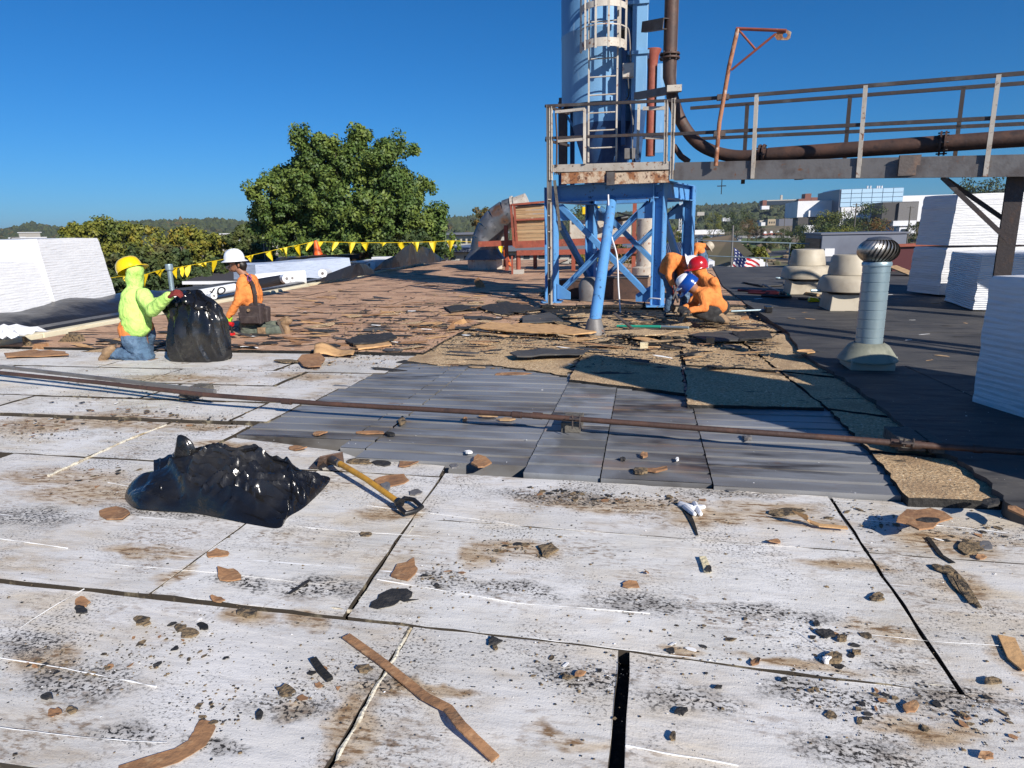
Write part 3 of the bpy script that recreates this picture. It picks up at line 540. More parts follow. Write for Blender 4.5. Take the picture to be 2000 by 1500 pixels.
# the big maple: lobes placed after its outline
Yt = 46.0
def lobe(x, y, rpx, n, cr, Y=Yt):
    c = at(x, y, Y); m = (at(x+rpx, y, Y)-c).length; return ellip(c.x, c.y+random.uniform(-1.5, 1.5), c.z, m, m*1.0, m*.92, n, cr)
cl = []
for x, y, r, n in [(655, 380, 95, 130), (665, 420, 90, 60), (625, 318, 42, 30), (705, 310, 52, 36), (752, 332, 42, 28), (585, 345, 38, 24), (548, 385, 40, 28), (530, 430, 38, 26), (555, 355, 30, 16), (780, 368, 34, 22), (765, 420, 58, 38), (720, 440, 68, 44), (640, 450, 68, 44), (570, 440, 60, 38), (600, 480, 58, 28), (690, 490, 72, 36), (775, 470, 58, 32), (822, 412, 26, 14), (848, 412, 14, 5), (835, 450, 32, 16), (700, 265, 13, 5), (610, 275, 14, 6), (755, 280, 20, 8), (648, 285, 20, 8), (815, 300, 8, 2), (816, 362, 16, 5), (508, 405, 15, 5), (500, 422, 14, 5)]: cl += lobe(x, y, r, int(n*1.3), .52)
b = at(665, 500, Yt)
tree('maple_tree', 'large dark green broad-crowned tree standing alone behind the flag line', (b.x, b.y, GZ0), 18, cl, .120, 'leafg', per=125, tr=.5, limbs=22)
cl = lobe(590, 500, 30, 26, .35, 40) + lobe(640, 500, 28, 22, .35, 40)
b = at(615, 500, 40); tree('leafy_shrub', 'bright green leafy bush below the big tree beside the orange cone', (b.x, b.y, GZ0), 8, cl, .13, 'leafg', per=60, limbs=3, cat='bush')
cl = lobe(820, 490, 42, 40, .35, 42) + lobe(745, 505, 35, 30, .35, 42)
b = at(790, 500, 42); tree('leafy_shrub', 'green leafy bush behind the black plastic heap at the far curb', (b.x, b.y, GZ0), 8, cl, .13, 'leafd', per=60, limbs=3, cat='bush')
# yellowing trees left
spec = [(205, 480, 75, 62, 'leafy'), (270, 490, 70, 64, 'leafy'), (160, 470, 45, 62, 'leafy'), (375, 492, 62, 60, 'leafy'), (425, 500, 55, 58, 'leafy'), (330, 520, 52, 55, 'leafd'), (480, 470, 40, 57, 'leafd'), (500, 500, 40, 54, 'leafd'), (250, 530, 60, 50, 'leafd'), (420, 540, 40, 48, 'leafd')]
lab = ['yellow-green tree left of the yellow hard hat, above the wrapped stacks', 'tall yellow-green tree directly behind the yellow hard hat', 'half-hidden yellow-green tree peeking over the left wrapped stack', 'rounded yellow-green tree left of the white hard hat', 'yellow-green tree right behind the white hard hat', 'dark green tree between the two rounded yellow-green trees', 'dark tree left of the big tree near the wooden utility pole', 'low dark tree at the foot of the wooden utility pole', 'dark green shrub low behind the left flags', 'dark green shrub behind the dark-roofed house']
for (x, y, r, Y, m), lb in zip(spec, lab):
    b = at(x, y, Y); rr = r*Y/1270
    c2 = ellip(b.x, b.y, b.z, rr, rr, rr*.8, 60, rr*.2); c2 += ellip(b.x+rr*.3, b.y, b.z-rr*.9, rr*1.0, rr, rr*.7, 34, rr*.2)
    tree('deciduous_tree', lb, (b.x, b.y, GZ0), 14, c2, .17, m, per=85, tr=.3, group='yellowing trees below the left roof edge')
# ------------------------------------------------------------------ far things
def pb(mb, x0, x1, yt, Y, dep, yb=None, base=GZ0):    # upright box at distance Y between two pixel columns, given its top
    a, b_ = at(x0, yt, Y), at(x1, yt, Y); zb = base if yb is None else at((x0+x1)/2, yb, Y).z
    mb.box((a.x, Y, zb), (b_.x, Y+dep, (a.z+b_.z)/2)); return mb
def wins(parent, x0, x1, y0, y1, Y, nx, ny, mat='glass', fill=.6, name='window', dz=.06):
    a, b_ = at(x0, y0, Y), at(x1, y1, Y); a.x, b_.x = at(x0, (y0+y1)/2, Y).x, at(x1, (y0+y1)/2, Y).x
    dx = (b_.x-a.x)/nx; dzz = (a.z-b_.z)/ny
    for i in range(nx):
        for j in range(ny):
            mb = MB(); cx = a.x+dx*(i+.5); cz = b_.z+dzz*(j+.5); mb.box((cx-dx*fill/2, Y-dz, cz-dzz*fill/2), (cx+dx*fill/2, Y+.05, cz+dzz*fill/2)); mb.build(name, mat, parent)
def bld(name, label, cat, x, Y, group=None): p = at(x, 440, Y); return thing(name, label, cat, (p.x, Y, GZ0), group)
# neighbour house with dark roof behind the flags
t = bld('neighbour_house', 'low white building with dark shingle roof behind the black bag', 'house', 480, 48)
Y = 46; a, b_ = at(375, 545, Y), at(640, 545, Y); mb = MB()
zt = at(500, 548, Y).z
mb.box((a.x, Y, GZ0), (b_.x, Y+9, zt)); mb.build('wall', 'whitep', t)
mb = MB(); r1, r2 = at(470, 508, Y+4), at(610, 508, Y+4)
mb.add([(a.x-.4, Y-.5, zt), (b_.x+.4, Y-.5, zt), (b_.x+.4, Y+9.5, zt), (a.x-.4, Y+9.5, zt), (r1.x, Y+4.5, r1.z), (b_.x, Y+4.5, r1.z)], [(0, 1, 5, 4), (1, 2, 5), (2, 3, 4, 5), (3, 0, 4), (0, 3, 2, 1)]); mb.build('roof', 'roofg', t)
mb = MB(); mb.box((a.x-.45, Y-.6, zt-.22), (b_.x+.45, Y-.45, zt+.02)); mb.build('gutter', 'whitep', t)
wins(t, 390, 620, 551, 566, Y, 7, 1, fill=.62)
# white buildings seen through the trees
for (x0, x1, y, Y, lb) in ((432, 470, 474, 150, 'small white flat building glimpsed between trees above the white hard hat'), (440, 468, 466, 170, 'pale flat roof between the left trees'), (20, 42, 466, 260, 'tiny white roof left above the stacks'), (36, 50, 455, 420, 'tiny pale house on the far left hill'), (430, 462, 458, 300, 'long beige warehouse left of the big tree'), (505, 520, 452, 330, 'small grey shed near the big tree')):
    t = bld('distant_building', lb, 'building', x0, Y); mb = MB(); pb(mb, x0, x1, y, Y, 12); mb.build('wall', 'conc', t); mb = MB(); a = at(x0, y, Y); b_ = at(x1, y, Y); mb.box((a.x-.5, Y-.5, a.z), (b_.x+.5, Y+13, a.z+.5)); mb.build('roof', 'whitep', t)
# grey low buildings behind the duct
t = bld('distant_building', 'flat pale warehouse roof behind the flags near the duct', 'building', 890, 130); mb = MB(); pb(mb, 868, 925, 459, 130, 30); mb.build('wall', 'conc', t); wins(t, 870, 922, 464, 478, 130, 5, 1)
mb = MB(); a, b_ = at(868, 459, 130), at(925, 459, 130); mb.box((a.x-1, 129, a.z), (b_.x+1, 161, a.z+.4)); mb.build('roof', 'roofm', t)
t = bld('distant_building', 'long grey flat-roofed building right behind the far curb', 'building', 900, 75); mb = MB(); pb(mb, 850, 1300, 491, 75, 22); mb.build('wall', 'conc', t)
mb = MB(); a, b_ = at(850, 484, 75), at(1300, 474, 75); mb.box((a.x, 74, a.z-.5), (b_.x, 98, a.z)); mb.build('roof', 'roofm', t); wins(t, 870, 1290, 495, 508, 75, 14, 1, fill=.4)
for (x, y, r, Y, m, lb) in ((945, 430, 26, 70, 'leafo', 'thin golden-brown tree behind the curved duct'), (1150, 440, 40, 90, 'leafd', 'dark tree seen through the blue tower legs'), (1215, 515, 36, 52, 'leafo', 'brown shrub behind the white pipe of the red frame'), (1145, 520, 30, 50, 'leafy', 'yellow-flecked shrub under the red beam'), (880, 480, 24, 62, 'leafg', 'green bush between the end flags')):
    b = at(x, y, Y); rr = r*Y/1270; tree('distant_tree', lb, (b.x, b.y, GZ0), 9, ellip(b.x, b.y, b.z, rr, rr, rr, 26, rr*.28), .12, m, per=50, tr=.15, limbs=4)
# wooden utility pole left
b = at(522, 500, 50); t = thing('utility_pole', 'grey wooden utility pole in front of the big tree', 'pole', (b.x, b.y, GZ0)); mb = MB(); tp = at(521, 453, 50); mb.tube([(b.x, 50, GZ0), (tp.x, 50, tp.z)], [.2, .16], 8); mb.build('post', 'wood', t); mb = MB(); mb.beam((tp.x-.35, 49.9, tp.z-3), (tp.x-.33, 49.9, tp.z+.1), .05, .05); mb.build('conduit', 'roofm', t)
t = thing('street_lamp', 'thin curved street lamp left above the wrapped stacks', 'street lamp', (at(18, 470, 90).x, 90, GZ0)); mb = MB(); p = [at(18, 500, 90), at(18, 470, 90), at(22, 464, 90), at(40, 463, 90)]; mb.tube([(p[0].x, 90, GZ0)]+p, .09, 6); mb.build('post', 'steelg', t); mb = MB(); mb.beam(p[3], p[3]+Vector((.9, 0, -.05)), .3, .12); mb.build('lamp_head', 'whitep', t)
# ================================================================== RIGHT BACKGROUND
def gpatch(name, P, z, mat):    # patch of ground seen as pixel polygon
    mb = MB(); pts = pxpoly(P, z); mb.prism(pts, z-.3, z); mb.build(name, mat, kind='structure')
z1 = GZ0+.12
def slope_patch(name, x0, x1, y0, y1, mat):
    mb = MB(); nx, ny = 16, 5
    for i in range(nx+1):
        for j in range(ny+1): p = GT_(x0+(x1-x0)*i/nx, y1+(y0-y1)*j/ny); mb.v.append((p.x, p.y, p.z+.25))
    for i in range(nx):
        for j in range(ny): k = i*(ny+1)+j; mb.f.append((k, k+ny+1, k+ny+2, k+1)); mb.m.append(0)
    mb.build(name, mat, kind='structure', origin=(0, 0, 0))
def GT_(x, y):
    d_ = ray(x, y).normalized(); h_ = hypot(d_.x, d_.y); az = atan2(d_.x, d_.y); r = 60.0
    while r < 1500:
        z = EYE+d_.z*r/h_
        if z <= hillh(az, r): break
        r += 2
    return Vector((d_.x*r/h_, d_.y*r/h_, z))
slope_patch('car_park', 1355, 1450, 460, 475, 'asphalt'); slope_patch('grass', 1430, 1545, 466, 476, 'grass'); slope_patch('road', 1440, 1545, 461, 465.5, 'conc')
gpatch('grass', [(1290, 492), (1440, 476), (1540, 476), (1560, 486), (1540, 500), (1290, 512)], z1+.1, 'grass')
gpatch('road', [(1440, 497), (1640, 478), (1660, 482), (1480, 504)], z1+.2, 'asphalt')
gpatch('car_park', [(1660, 500), (1700, 482), (2100, 478), (2100, 520), (1700, 530)], z1+.05, 'asphalt')
# big factory
t = bld('factory', 'large factory with white and pale blue panel walls and charcoal base at right', 'factory', 1680, 330)
def wall(x0, x1, y0, y1, Y, dep, mat, name='wall_panel'):
    a, b_ = at(x0, y0, Y), at(x1, y0, Y); zt = (a.z+b_.z)/2; zb = at((x0+x1)/2, y1, Y).z; mb = MB(); mb.box((a.x, Y, zb), (b_.x, Y+dep, zt)); return mb.build(name, mat, t)
Y0 = 330
def panels(x0, x1, y0, y1, Y, nx, ny, mat, dep=20):
    for i in range(nx):
        for j in range(ny):
            a, b_ = at(x0+(x1-x0)*i/nx, (y0+y1)/2, Y), at(x0+(x1-x0)*(i+1)/nx, (y0+y1)/2, Y)
            zt, zb = at((x0+x1)/2, y0+(y1-y0)*j/ny, Y).z, at((x0+x1)/2, y0+(y1-y0)*(j+1)/ny, Y).z
            mb = MB(); mb.box((a.x+.12, Y, zb+.1), (b_.x-.12, Y+.5, zt-.1)); mb.build('wall_panel', mat, t)
wall(1641, 1764, 368, 470, Y0+.4, 40, 'roofm', 'core_wall'); panels(1642, 1764, 368, 403, Y0, 6, 4, 'skyblue'); panels(1642, 1764, 403, 424, Y0, 6, 2, 'whitep')
mb = MB(); a, b_, c_ = at(1628, 371, Y0+14), at(1641, 370, Y0+.3), at(1641, 420, Y0); mb.hexa([(a.x, a.y, GZ0), (b_.x, b_.y, GZ0), (b_.x, b_.y+20, GZ0), (a.x, a.y+20, GZ0), (a.x, a.y, a.z), (b_.x, b_.y, b_.z), (b_.x, b_.y+20, b_.z), (a.x, a.y+20, a.z)]); mb.build('side_wall', 'skyblue', t)
wall(1559, 1629, 392, 424, Y0+12, 30, 'whitep'); wall(1575, 1629, 424, 460, Y0+11, 30, 'charcoal'); wall(1580, 1611, 411, 423, Y0+10, 3, 'whitep'); wall(1559, 1590, 424, 446, Y0+10.5, 3, 'charcoal'); wall(1570, 1600, 440, 456, Y0+8, 4, 'whitep')
wall(1641, 1700, 424, 440, Y0-1, 10, 'whitep'); wall(1650, 1695, 427, 445, Y0-1.5, 1, 'glass', 'window')
wall(1725, 1795, 394, 432, Y0-14, 40, 'charcoal'); wall(1757, 1795, 395, 432, Y0-15, 2, 'steelg'); wall(1745, 1790, 431, 441, Y0-15.5, 20, 'whitep'); wall(1735, 1760, 442, 456, Y0-12, 4, 'lblue'); wall(1757, 1790, 444, 458, Y0-16, 4, 'whitep'); wall(1762, 1772, 447, 456, Y0-16.5, 1, 'glass', 'window')
wall(1764, 1870, 381, 432, Y0+20, 60, 'whitep'); wall(1860, 2060, 379, 440, Y0+30, 60, 'whitep'); wall(1990, 2300, 385, 440, Y0+30, 60, 'whitep')
for x in (1694, 1700, 1713, 1717, 1722): a = at(x, 367, Y0+5); mb = MB(); mb.tube([(a.x, a.y, a.z-2), (a.x, a.y, a.z+.9)], .35, 6); mb.build('roof_vent', 'whitep', t)
# brick plant on the ridge
t = bld('hilltop_plant', 'long grey and red brick plant on the ridge behind the white factory', 'factory', 1540, 900)
wall(1493, 1560, 390, 399, 900, 40, 'conc'); wall(1493, 1555, 392, 400, 899, 2, 'glass', 'window_band'); wall(1490, 1498, 391, 402, 898, 20, 'brick'); wall(1573, 1585, 378, 400, 895, 20, 'brick'); wall(1560, 1580, 388, 402, 890, 10, 'brick'); wall(1585, 1632, 385, 396, 900, 30, 'brick'); wall(1615, 1632, 383, 389, 880, 10, 'conc'); wall(1525, 1529, 381, 392, 905, 4, 'conc', 'stack')
# buildings at the foot of the hill
for (x0, x1, y0, Y, mat, lb, nx) in ((1500, 1524, 428, 420, 'sandst', 'small beige stone building below the hill', 5), (1522, 1558, 427, 400, 'roofm', 'dark blue-grey shed beside the beige stone building', 0), (1484, 1500, 430, 430, 'conc', 'small pale house left of the beige building', 2), (1487, 1495, 434, 410, 'whitep', 'tiny white garage on the hill foot', 0), (1322, 1415, 449, 600, 'whitep', 'long low white depot behind the packed car park', 0), (1343, 1350, 441, 590, 'whitep', 'white cylindrical tank tower of the depot', 0), (1412, 1426, 425, 520, 'whitep', 'tiny white house among hill trees', 0), (1488, 1503, 402, 760, 'whitep', 'pale houses high on the hill', 3), (1362, 1376, 414, 800, 'conc', 'tiny grey house on the wooded hill', 0)):
    t = bld('distant_building', lb, 'building', x0, Y); mb = MB(); a = at(x0, y0, Y)
    if 'cylindrical' in lb: mb.lathe((at(1347, 440, Y).x, Y, GZ0), [(1.9, 0), (1.9, a.z-GZ0)], 14)
    else: pb(mb, x0, x1, y0, Y, 10, yb=y0+(12 if nx == 5 else 14 if x0 == 1522 else 16 if x0 in (1322, 1343) else 7))
    mb.build('wall', mat, t)
    if nx == 5: wins(t, x0+1, x1-1, y0+3, y0+(10 if nx == 5 else 6), Y, nx, 1 if nx < 6 else 1, fill=.5)
# foreground lower roofs beyond the edge
t = bld('metal_shed', 'shed with ribbed grey metal roof behind the crouching workers', 'shed', 1330, 60)
mb = MB(); Y = 60; a, b_ = at(1295, 495, Y), at(1385, 497, Y); r1, r2 = at(1300, 476, Y+9), at(1375, 475, Y+9)
mb.add([(a.x, Y, a.z), (b_.x, Y, a.z), (r2.x, Y+9, r1.z), (a.x, Y+9, r1.z)], [(0, 1, 2, 3)])
for i in range(24): x = a.x+(b_.x-a.x)*i/24; mb.beam((x, Y, a.z+.05), (x, Y+9, r1.z+.05), .07, .12)
mb.build('roof', 'roofm', t); mb = MB(); mb.box((a.x, Y+.3, GZ0), (b_.x, Y+9, a.z-.02)); mb.build('wall', 'charcoal', t)
t = bld('small_shed', 'light blue sided shed with white roof past the guard rail', 'shed', 1390, 70); mb = MB(); pb(mb, 1375, 1408, 491, 70, 5); mb.build('wall', 'lblue', t); mb = MB(); a, b_ = at(1374, 489, 70), at(1409, 489, 70); mb.box((a.x, 69.5, a.z), (b_.x, 76, a.z+.35)); mb.build('roof', 'whitep', t); wins(t, 1380, 1404, 494, 502, 70, 2, 1)
t = bld('brown_roof_house', 'white gabled house with brown shingle roof left of the flag', 'house', 1410, 55); Y = 52
a, b_ = at(1372, 530, Y), at(1415, 530, Y); zt = at(1400, 515, Y).z; ap = at(1430, 504, Y); mb = MB()
mb.add([(a.x, Y, GZ0), (b_.x+3, Y, GZ0), (b_.x+3, Y, zt), (ap.x+1.5, Y, ap.z), (a.x+1, Y, zt-.6), (a.x+1, Y+8, zt-.6), (ap.x+1.5, Y+8, ap.z), (b_.x+3, Y+8, zt)], [(0, 1, 2, 3, 4), (4, 3, 6, 5), (3, 2, 7, 6)]); mb.build('wall', 'whitep', t)
mb = MB(); mb.add([(a.x+.5, Y+.2, zt-.3), (ap.x+1.5, Y+.2, ap.z+.25), (ap.x+1.5, Y+14, ap.z+1.5), (a.x+1, Y+14, ap.z+1.2)], [(0, 1, 2, 3)]); mb.add([(ap.x+1.5, Y+.2, ap.z+.25), (b_.x+3.4, Y+.2, zt+.2), (b_.x+3.4, Y+10, zt+.2), (ap.x+1.5, Y+10, ap.z+.3)], [(0, 1, 2, 3)]); mb.build('roof', 'dry', t)
t = bld('small_shed', 'white boxy shed with louvres below the blue shed', 'shed', 1380, 50); mb = MB(); pb(mb, 1372, 1396, 510, 48, 4); mb.build('wall', 'whitep', t); wins(t, 1376, 1394, 514, 526, 48, 2, 1, 'roofm')
def GT(x, y):     # where the line of sight meets the rising ground
    d_ = ray(x, y).normalized(); h_ = hypot(d_.x, d_.y); az = atan2(d_.x, d_.y); r = 60.0
    while r < 1500:
        z = EYE+d_.z*r/h_
        if z <= hillh(az, r)+.1: break
        r += 2
    return Vector((d_.x*r/h_, d_.y*r/h_, z))
# packed cars in the far car park
def car_mesh(col):
    mb = MB(); mb.hexa([(-2.1, -.85, .3), (2.1, -.85, .3), (2.1, .85, .3), (-2.1, .85, .3), (-2.1, -.85, .85), (2.1, -.85, .8), (2.1, .85, .8), (-2.1, .85, .85)])
    mb.mi = 1; mb.hexa([(-1.6, -.78, .86), (1.2, -.78, .82), (1.2, .78, .82), (-1.6, .78, .86), (-1.2, -.65, 1.4), (.5, -.65, 1.4), (.5, .65, 1.4), (-1.2, .65, 1.4)])
    for x in (-1.3, 1.3):
        for y in (-.86, .70): mb.add([(x+.33*cos(a), y, .33+.33*sin(a)) for a in np.linspace(0, 2*pi, 9)[:-1]]+[(x+.33*cos(a), y+.16, .33+.33*sin(a)) for a in np.linspace(0, 2*pi, 9)[:-1]], [tuple(range(8)), tuple(range(15, 7, -1))]+[(i, (i+1) % 8, 8+(i+1) % 8, 8+i) for i in range(8)], 1)
    return mb
cols = {'white': 'whitep', 'blue': 'dblue', 'grey': 'steelg', 'silver': 'galv', 'dark': 'charcoal', 'red': 'dred'}; protos = {}
def car(colname, x, y, label, group=None, z=GZ0+.15, rot=None):
    p = GT(x, y)
    if colname not in protos:
        o = car_mesh(colname).build('parked_car', [cols[colname], 'glass'], origin=(0, 0, 0)); protos[colname] = o
    else: o = protos[colname].copy(); COL.objects.link(o)
    o.location = p; o.rotation_euler = (0, 0, random.uniform(1.1, 1.5) if rot is None else rot); o['label'] = label; o['category'] = 'car'
    if group: o['group'] = group
for r in range(6):
    for c in range(17):
        cn = random.choice(['white', 'blue', 'grey', 'silver', 'dark', 'blue', 'dark']); x = 1362+c*4.6+r*.8+random.uniform(-.5, .5)
        car(cn, x, 462.5+r*2.3, cn+' car packed in rows in the distant car park beyond the workers', 'cars packed in the distant car park')
for x, y, cn, lb in ((1440, 471, 'white', 'white car on the road right of the packed car park'), (1475, 466, 'silver', 'silver car left of the red machinery'), (1486, 466, 'dark', 'dark car just right of the silver car'), (1745, 463, 'silver', 'silver car parked right of the turbine vent'), (1775, 464, 'dark', 'dark car behind the silver car right of the turbine vent')): car(cn, x, y, lb, rot=.2)
# machinery yard: small tractors seen as colour and mass
for x, y, lb in ((1495, 461, 'red and white machine at left of the distant yard'), (1507, 460, 'white cabbed machine in the middle of the distant yard'), (1520, 460, 'red low machine at right of the distant yard'), (1568, 456, 'orange truck beside the dark shrub below the factory')):
    p = GT(x, y); t = thing('yard_machine', lb, 'machine', p); s_ = 1.0
    mb = MB(); mb.hexa([p+Vector(v) for v in ((-2.4, -1, .6), (2.4, -1, .6), (2.4, 1, .6), (-2.4, 1, .6), (-2.2, -1, 1.9), (2.3, -1, 1.6), (2.3, 1, 1.6), (-2.2, 1, 1.9))]); mb.build('body', 'coneo' if 'orange' in lb else 'rustred', t)
    mb = MB(); mb.hexa([p+Vector(v) for v in ((-1.4, -.8, 1.9), (.6, -.8, 1.8), (.6, .8, 1.8), (-1.4, .8, 1.9), (-1.1, -.7, 3.4), (.3, -.7, 3.4), (.3, .7, 3.4), (-1.1, .7, 3.4))]); mb.build('cab', 'whitep', t)
    for q in (-1.5, 1.5): mb = MB(); mb.tube([p+Vector((q, -1.2, .7)), p+Vector((q, 1.2, .7))], .7, 10); mb.build('wheel', 'black', t)
# trees right background
rt = [(1610, 462, 26, 200, 'leafd', 'dense dark green tree mass left of the turbine vent'), (1640, 470, 24, 180, 'leafy', 'olive tree in front of the dense dark mass'), (1530, 462, 12, 300, 'leafd', 'small dark tree right of the yard machines'), (1500, 474, 9, 260, 'leafd', 'low shrub in the scrub left of the rail post'), (1380, 470, 8, 260, 'leafd', 'low dark bush at the edge of the grass'), (1395, 432, 14, 420, 'leafy', 'bright green tree above the white depot'), (1440, 430, 20, 400, 'leafd', 'dark tree right of the depot'), (1462, 440, 12, 380, 'leafo', 'rusty brown tree on the hill foot'), (1478, 452, 10, 360, 'leafo', 'brown autumn tree left of the red machinery'), (1552, 456, 16, 230, 'leafd', 'round dark shrub right of the distant yard'), (1590, 458, 22, 210, 'leafd', 'dark bush below the charcoal wall'), (1622, 440, 26, 240, 'leafy', 'yellowish tree in front of the factory wall'), (1648, 445, 26, 230, 'leafd', 'green tree left of the tall wooden pole'), (1690, 425, 26, 220, 'leafd', 'loose grey-green tree behind the pole before the factory'), (1715, 450, 20, 200, 'leafo', 'orange-tinted tree above the turbine vent'), (1660, 468, 24, 190, 'leafd', 'dark green shrub left of the turbine vent'), (1790, 450, 14, 230, 'leafd', 'dark tree beside the tall wrapped stack'), (1485, 492, 10, 100, 'leafy', 'yellow-green bush above the national flag'), (1412, 483, 11, 150, 'leafd', 'dark round bush past the guard rail'), (1458, 489, 10, 120, 'leafd', 'small bush just above the flag canton'), (1563, 488, 12, 90, 'leafd', 'dark bush behind the far fan housing'), (1590, 480, 10, 110, 'leafy', 'yellow bush behind the grey rooftop unit'), (1310, 462, 16, 200, 'leafy', 'pale flowering bush left of the lattice mast'), (1340, 462, 12, 190, 'leafd', 'dark bush right of the lattice mast'), (1920, 392, 40, 500, 'leafd', 'dark tree ridge right above the wrapped stacks'), (1975, 384, 40, 480, 'leafd', 'dark green trees behind the steel column at far right')]
for x, y, r, Y, m, lb in rt:
    b = at(x, y, Y); rr = r*Y/1270; tree('distant_tree', lb, (b.x, b.y, GZ0), 9, ellip(b.x, b.y, b.z, rr*1.25, rr, rr*1.0, 34, rr*.3)+(ellip(b.x, b.y, b.z-rr*.9, rr*1.35, rr, rr*.7, 20, rr*.3)), max(.16, rr*.05), m, per=55, tr=rr*.06, limbs=3)
pts = []
for _ in range(260):
    p = G(random.uniform(1290, 1800), random.uniform(478, 520), GZ0); s_ = random.uniform(.3, 1.0)*p.y/110; pts.append((p.x, p.y, GZ0+s_*.2, s_, s_*.6))
forest('scrub', pts, 'dry', 'low dry scrub on the rough ground beyond the roof edge', 'scrub')
# lattice radio mast
Y = 210; t = thing('radio_mast', 'white lattice radio mast rising left of the low white depot', 'mast', (at(1328, 480, Y).x, Y, GZ0)); zt = at(1330, 391, Y).z; x = at(1328, 430, Y).x; mb = MB(); w2 = .45
for i in range(3): a = 2*pi*i/3; mb.tube([(x+w2*cos(a), Y+w2*sin(a), GZ0), (x+w2*cos(a), Y+w2*sin(a), zt)], .07, 5)
mb.build('leg', 'whitep', t); mb = MB(); z = GZ0; k = 0
while z < zt-1:
    for i in range(3): a, b_ = 2*pi*i/3, 2*pi*(i+1)/3; mb.tube([(x+w2*cos(a), Y+w2*sin(a), z), (x+w2*cos(b_), Y+w2*sin(b_), z+1)], .045, 4)
    z += 1
mb.build('lacing', 'whitep', t); mb = MB(); mb.tube([(x, Y, zt), (x, Y, zt+1)], .25, 6); mb.build('antenna', 'whitep', t)
for (x, y0, Y, lb) in ((1673, 397, 200, 'tall grey wooden pole with short crossarm in front of the factory'), (1533, 425, 330, 'thin light pole near the dark blue shed'), (1559, 432, 300, 'thin light pole at the factory corner'), (1357, 440, 280, 'dark stub pole beside the depot tank'), (1779, 403, 210, 'thin pole before the charcoal wall')):
    p = at(x, y0, Y); t = thing('utility_pole', lb, 'pole', (p.x, Y, GZ0)); mb = MB(); mb.tube([(p.x, Y, GZ0), p], [.22, .16], 6); mb.build('post', 'wood', t)
    mb = MB(); mb.beam(p+Vector((-.9, 0, -.3)), p+Vector((.9, 0, -.3)), .12, .14); mb.build('crossarm', 'wood', t)
# flag on its pole beyond the roof edge
Yf = 36.0; a, b_ = at(1432, 480, Yf), at(1432, 530, Yf); t = thing('national_flag', 'red white and blue striped national flag on a dark pole past the roof edge', 'flag', (a.x, Yf, GZ0))
mb = MB(); mb.tube([(a.x, Yf, GZ0), at(1432, 440, Yf)], .045, 8); mb.build('pole', 'steelg', t)
top = [(1433, 483), (1450, 500), (1468, 505), (1478, 513), (1490, 522)]; NX, NY = 26, 26
mb = MB(); TLx = np.array([p[0] for p in top]); TLy = np.array([p[1] for p in top])
for i in range(NX+1):
    u = i/NX; x = 1433+56*u; yt = np.interp(x, TLx, TLy)-2*sin(u*9)
    for j in range(NY+1):
        v = j/NY; p = at(x-6*v*u+1.5*sin(v*7+u*4), yt+52*v, Yf+.16*sin(u*10+v*2.5)); mb.v.append(tuple(p))
for i in range(NX):
    for j in range(NY):
        s_ = int(j*13/NY); canton = (i < NX*.4 and s_ < 7); k = 2 if canton else (0 if s_ % 2 == 0 else 1)
        if canton and i % 3 == 1 and j % 3 == 1: k = 1
        q = i*(NY+1)+j; mb.f.append((q, q+NY+1, q+NY+2, q+1)); mb.m.append(k)
mb.build('cloth', ['fl_r', 'fl_w', 'fl_b'], t, smooth=True)
p = at(1497, 512, 34); t = thing('banner_flag', 'white and blue banner on a short pole right of the striped flag', 'flag', (p.x, 34, GZ0)); mb = MB(); mb.tube([(p.x, 34, GZ0), at(1497, 503, 34)], .04, 6); mb.build('pole', 'steelg', t)
mb = MB(); mb.plate([at(1484, 505, 34), at(1491, 507, 34), at(1491, 540, 34), at(1484, 540, 34)], (0, .02, 0)); mb.build('cloth', 'fl_w', t); mb = MB(); mb.plate([at(1498, 517, 34), at(1506, 530, 34), at(1507, 545, 34), at(1498, 545, 34)], (0, .02, 0)); mb.build('cloth', 'lblue', t)
# roof edge guard rail
t = thing('guard_rail', 'galvanised pipe guard rail along the far roof edge behind the fans', 'railing', tuple(G(1543, 528))); Yr = 27.5
def rail(P, r=.019, name='rail', mat='galv'): mb = MB(); mb.tube([at(x, y, Yy) for x, y, Yy in P], r, 8); mb.build(name, mat, t, smooth=True)
rail([(1350, 469, 25), (1543, 475, 23.8), (1700, 481, 24), (1800, 484, 24)]); rail([(1385, 500, 24.8), (1543, 506, 23.8), (1700, 511, 24)])
for x, y, Y in ((1543, 475, 23.8), (1352, 469, 25), (1362, 470, 24.9), (1700, 481, 24)): p = at(x, y, Y); mb = MB(); mb.tube([(p.x, p.y, 0), p], .02, 8); mb.build('post', 'galv', t, smooth=True)
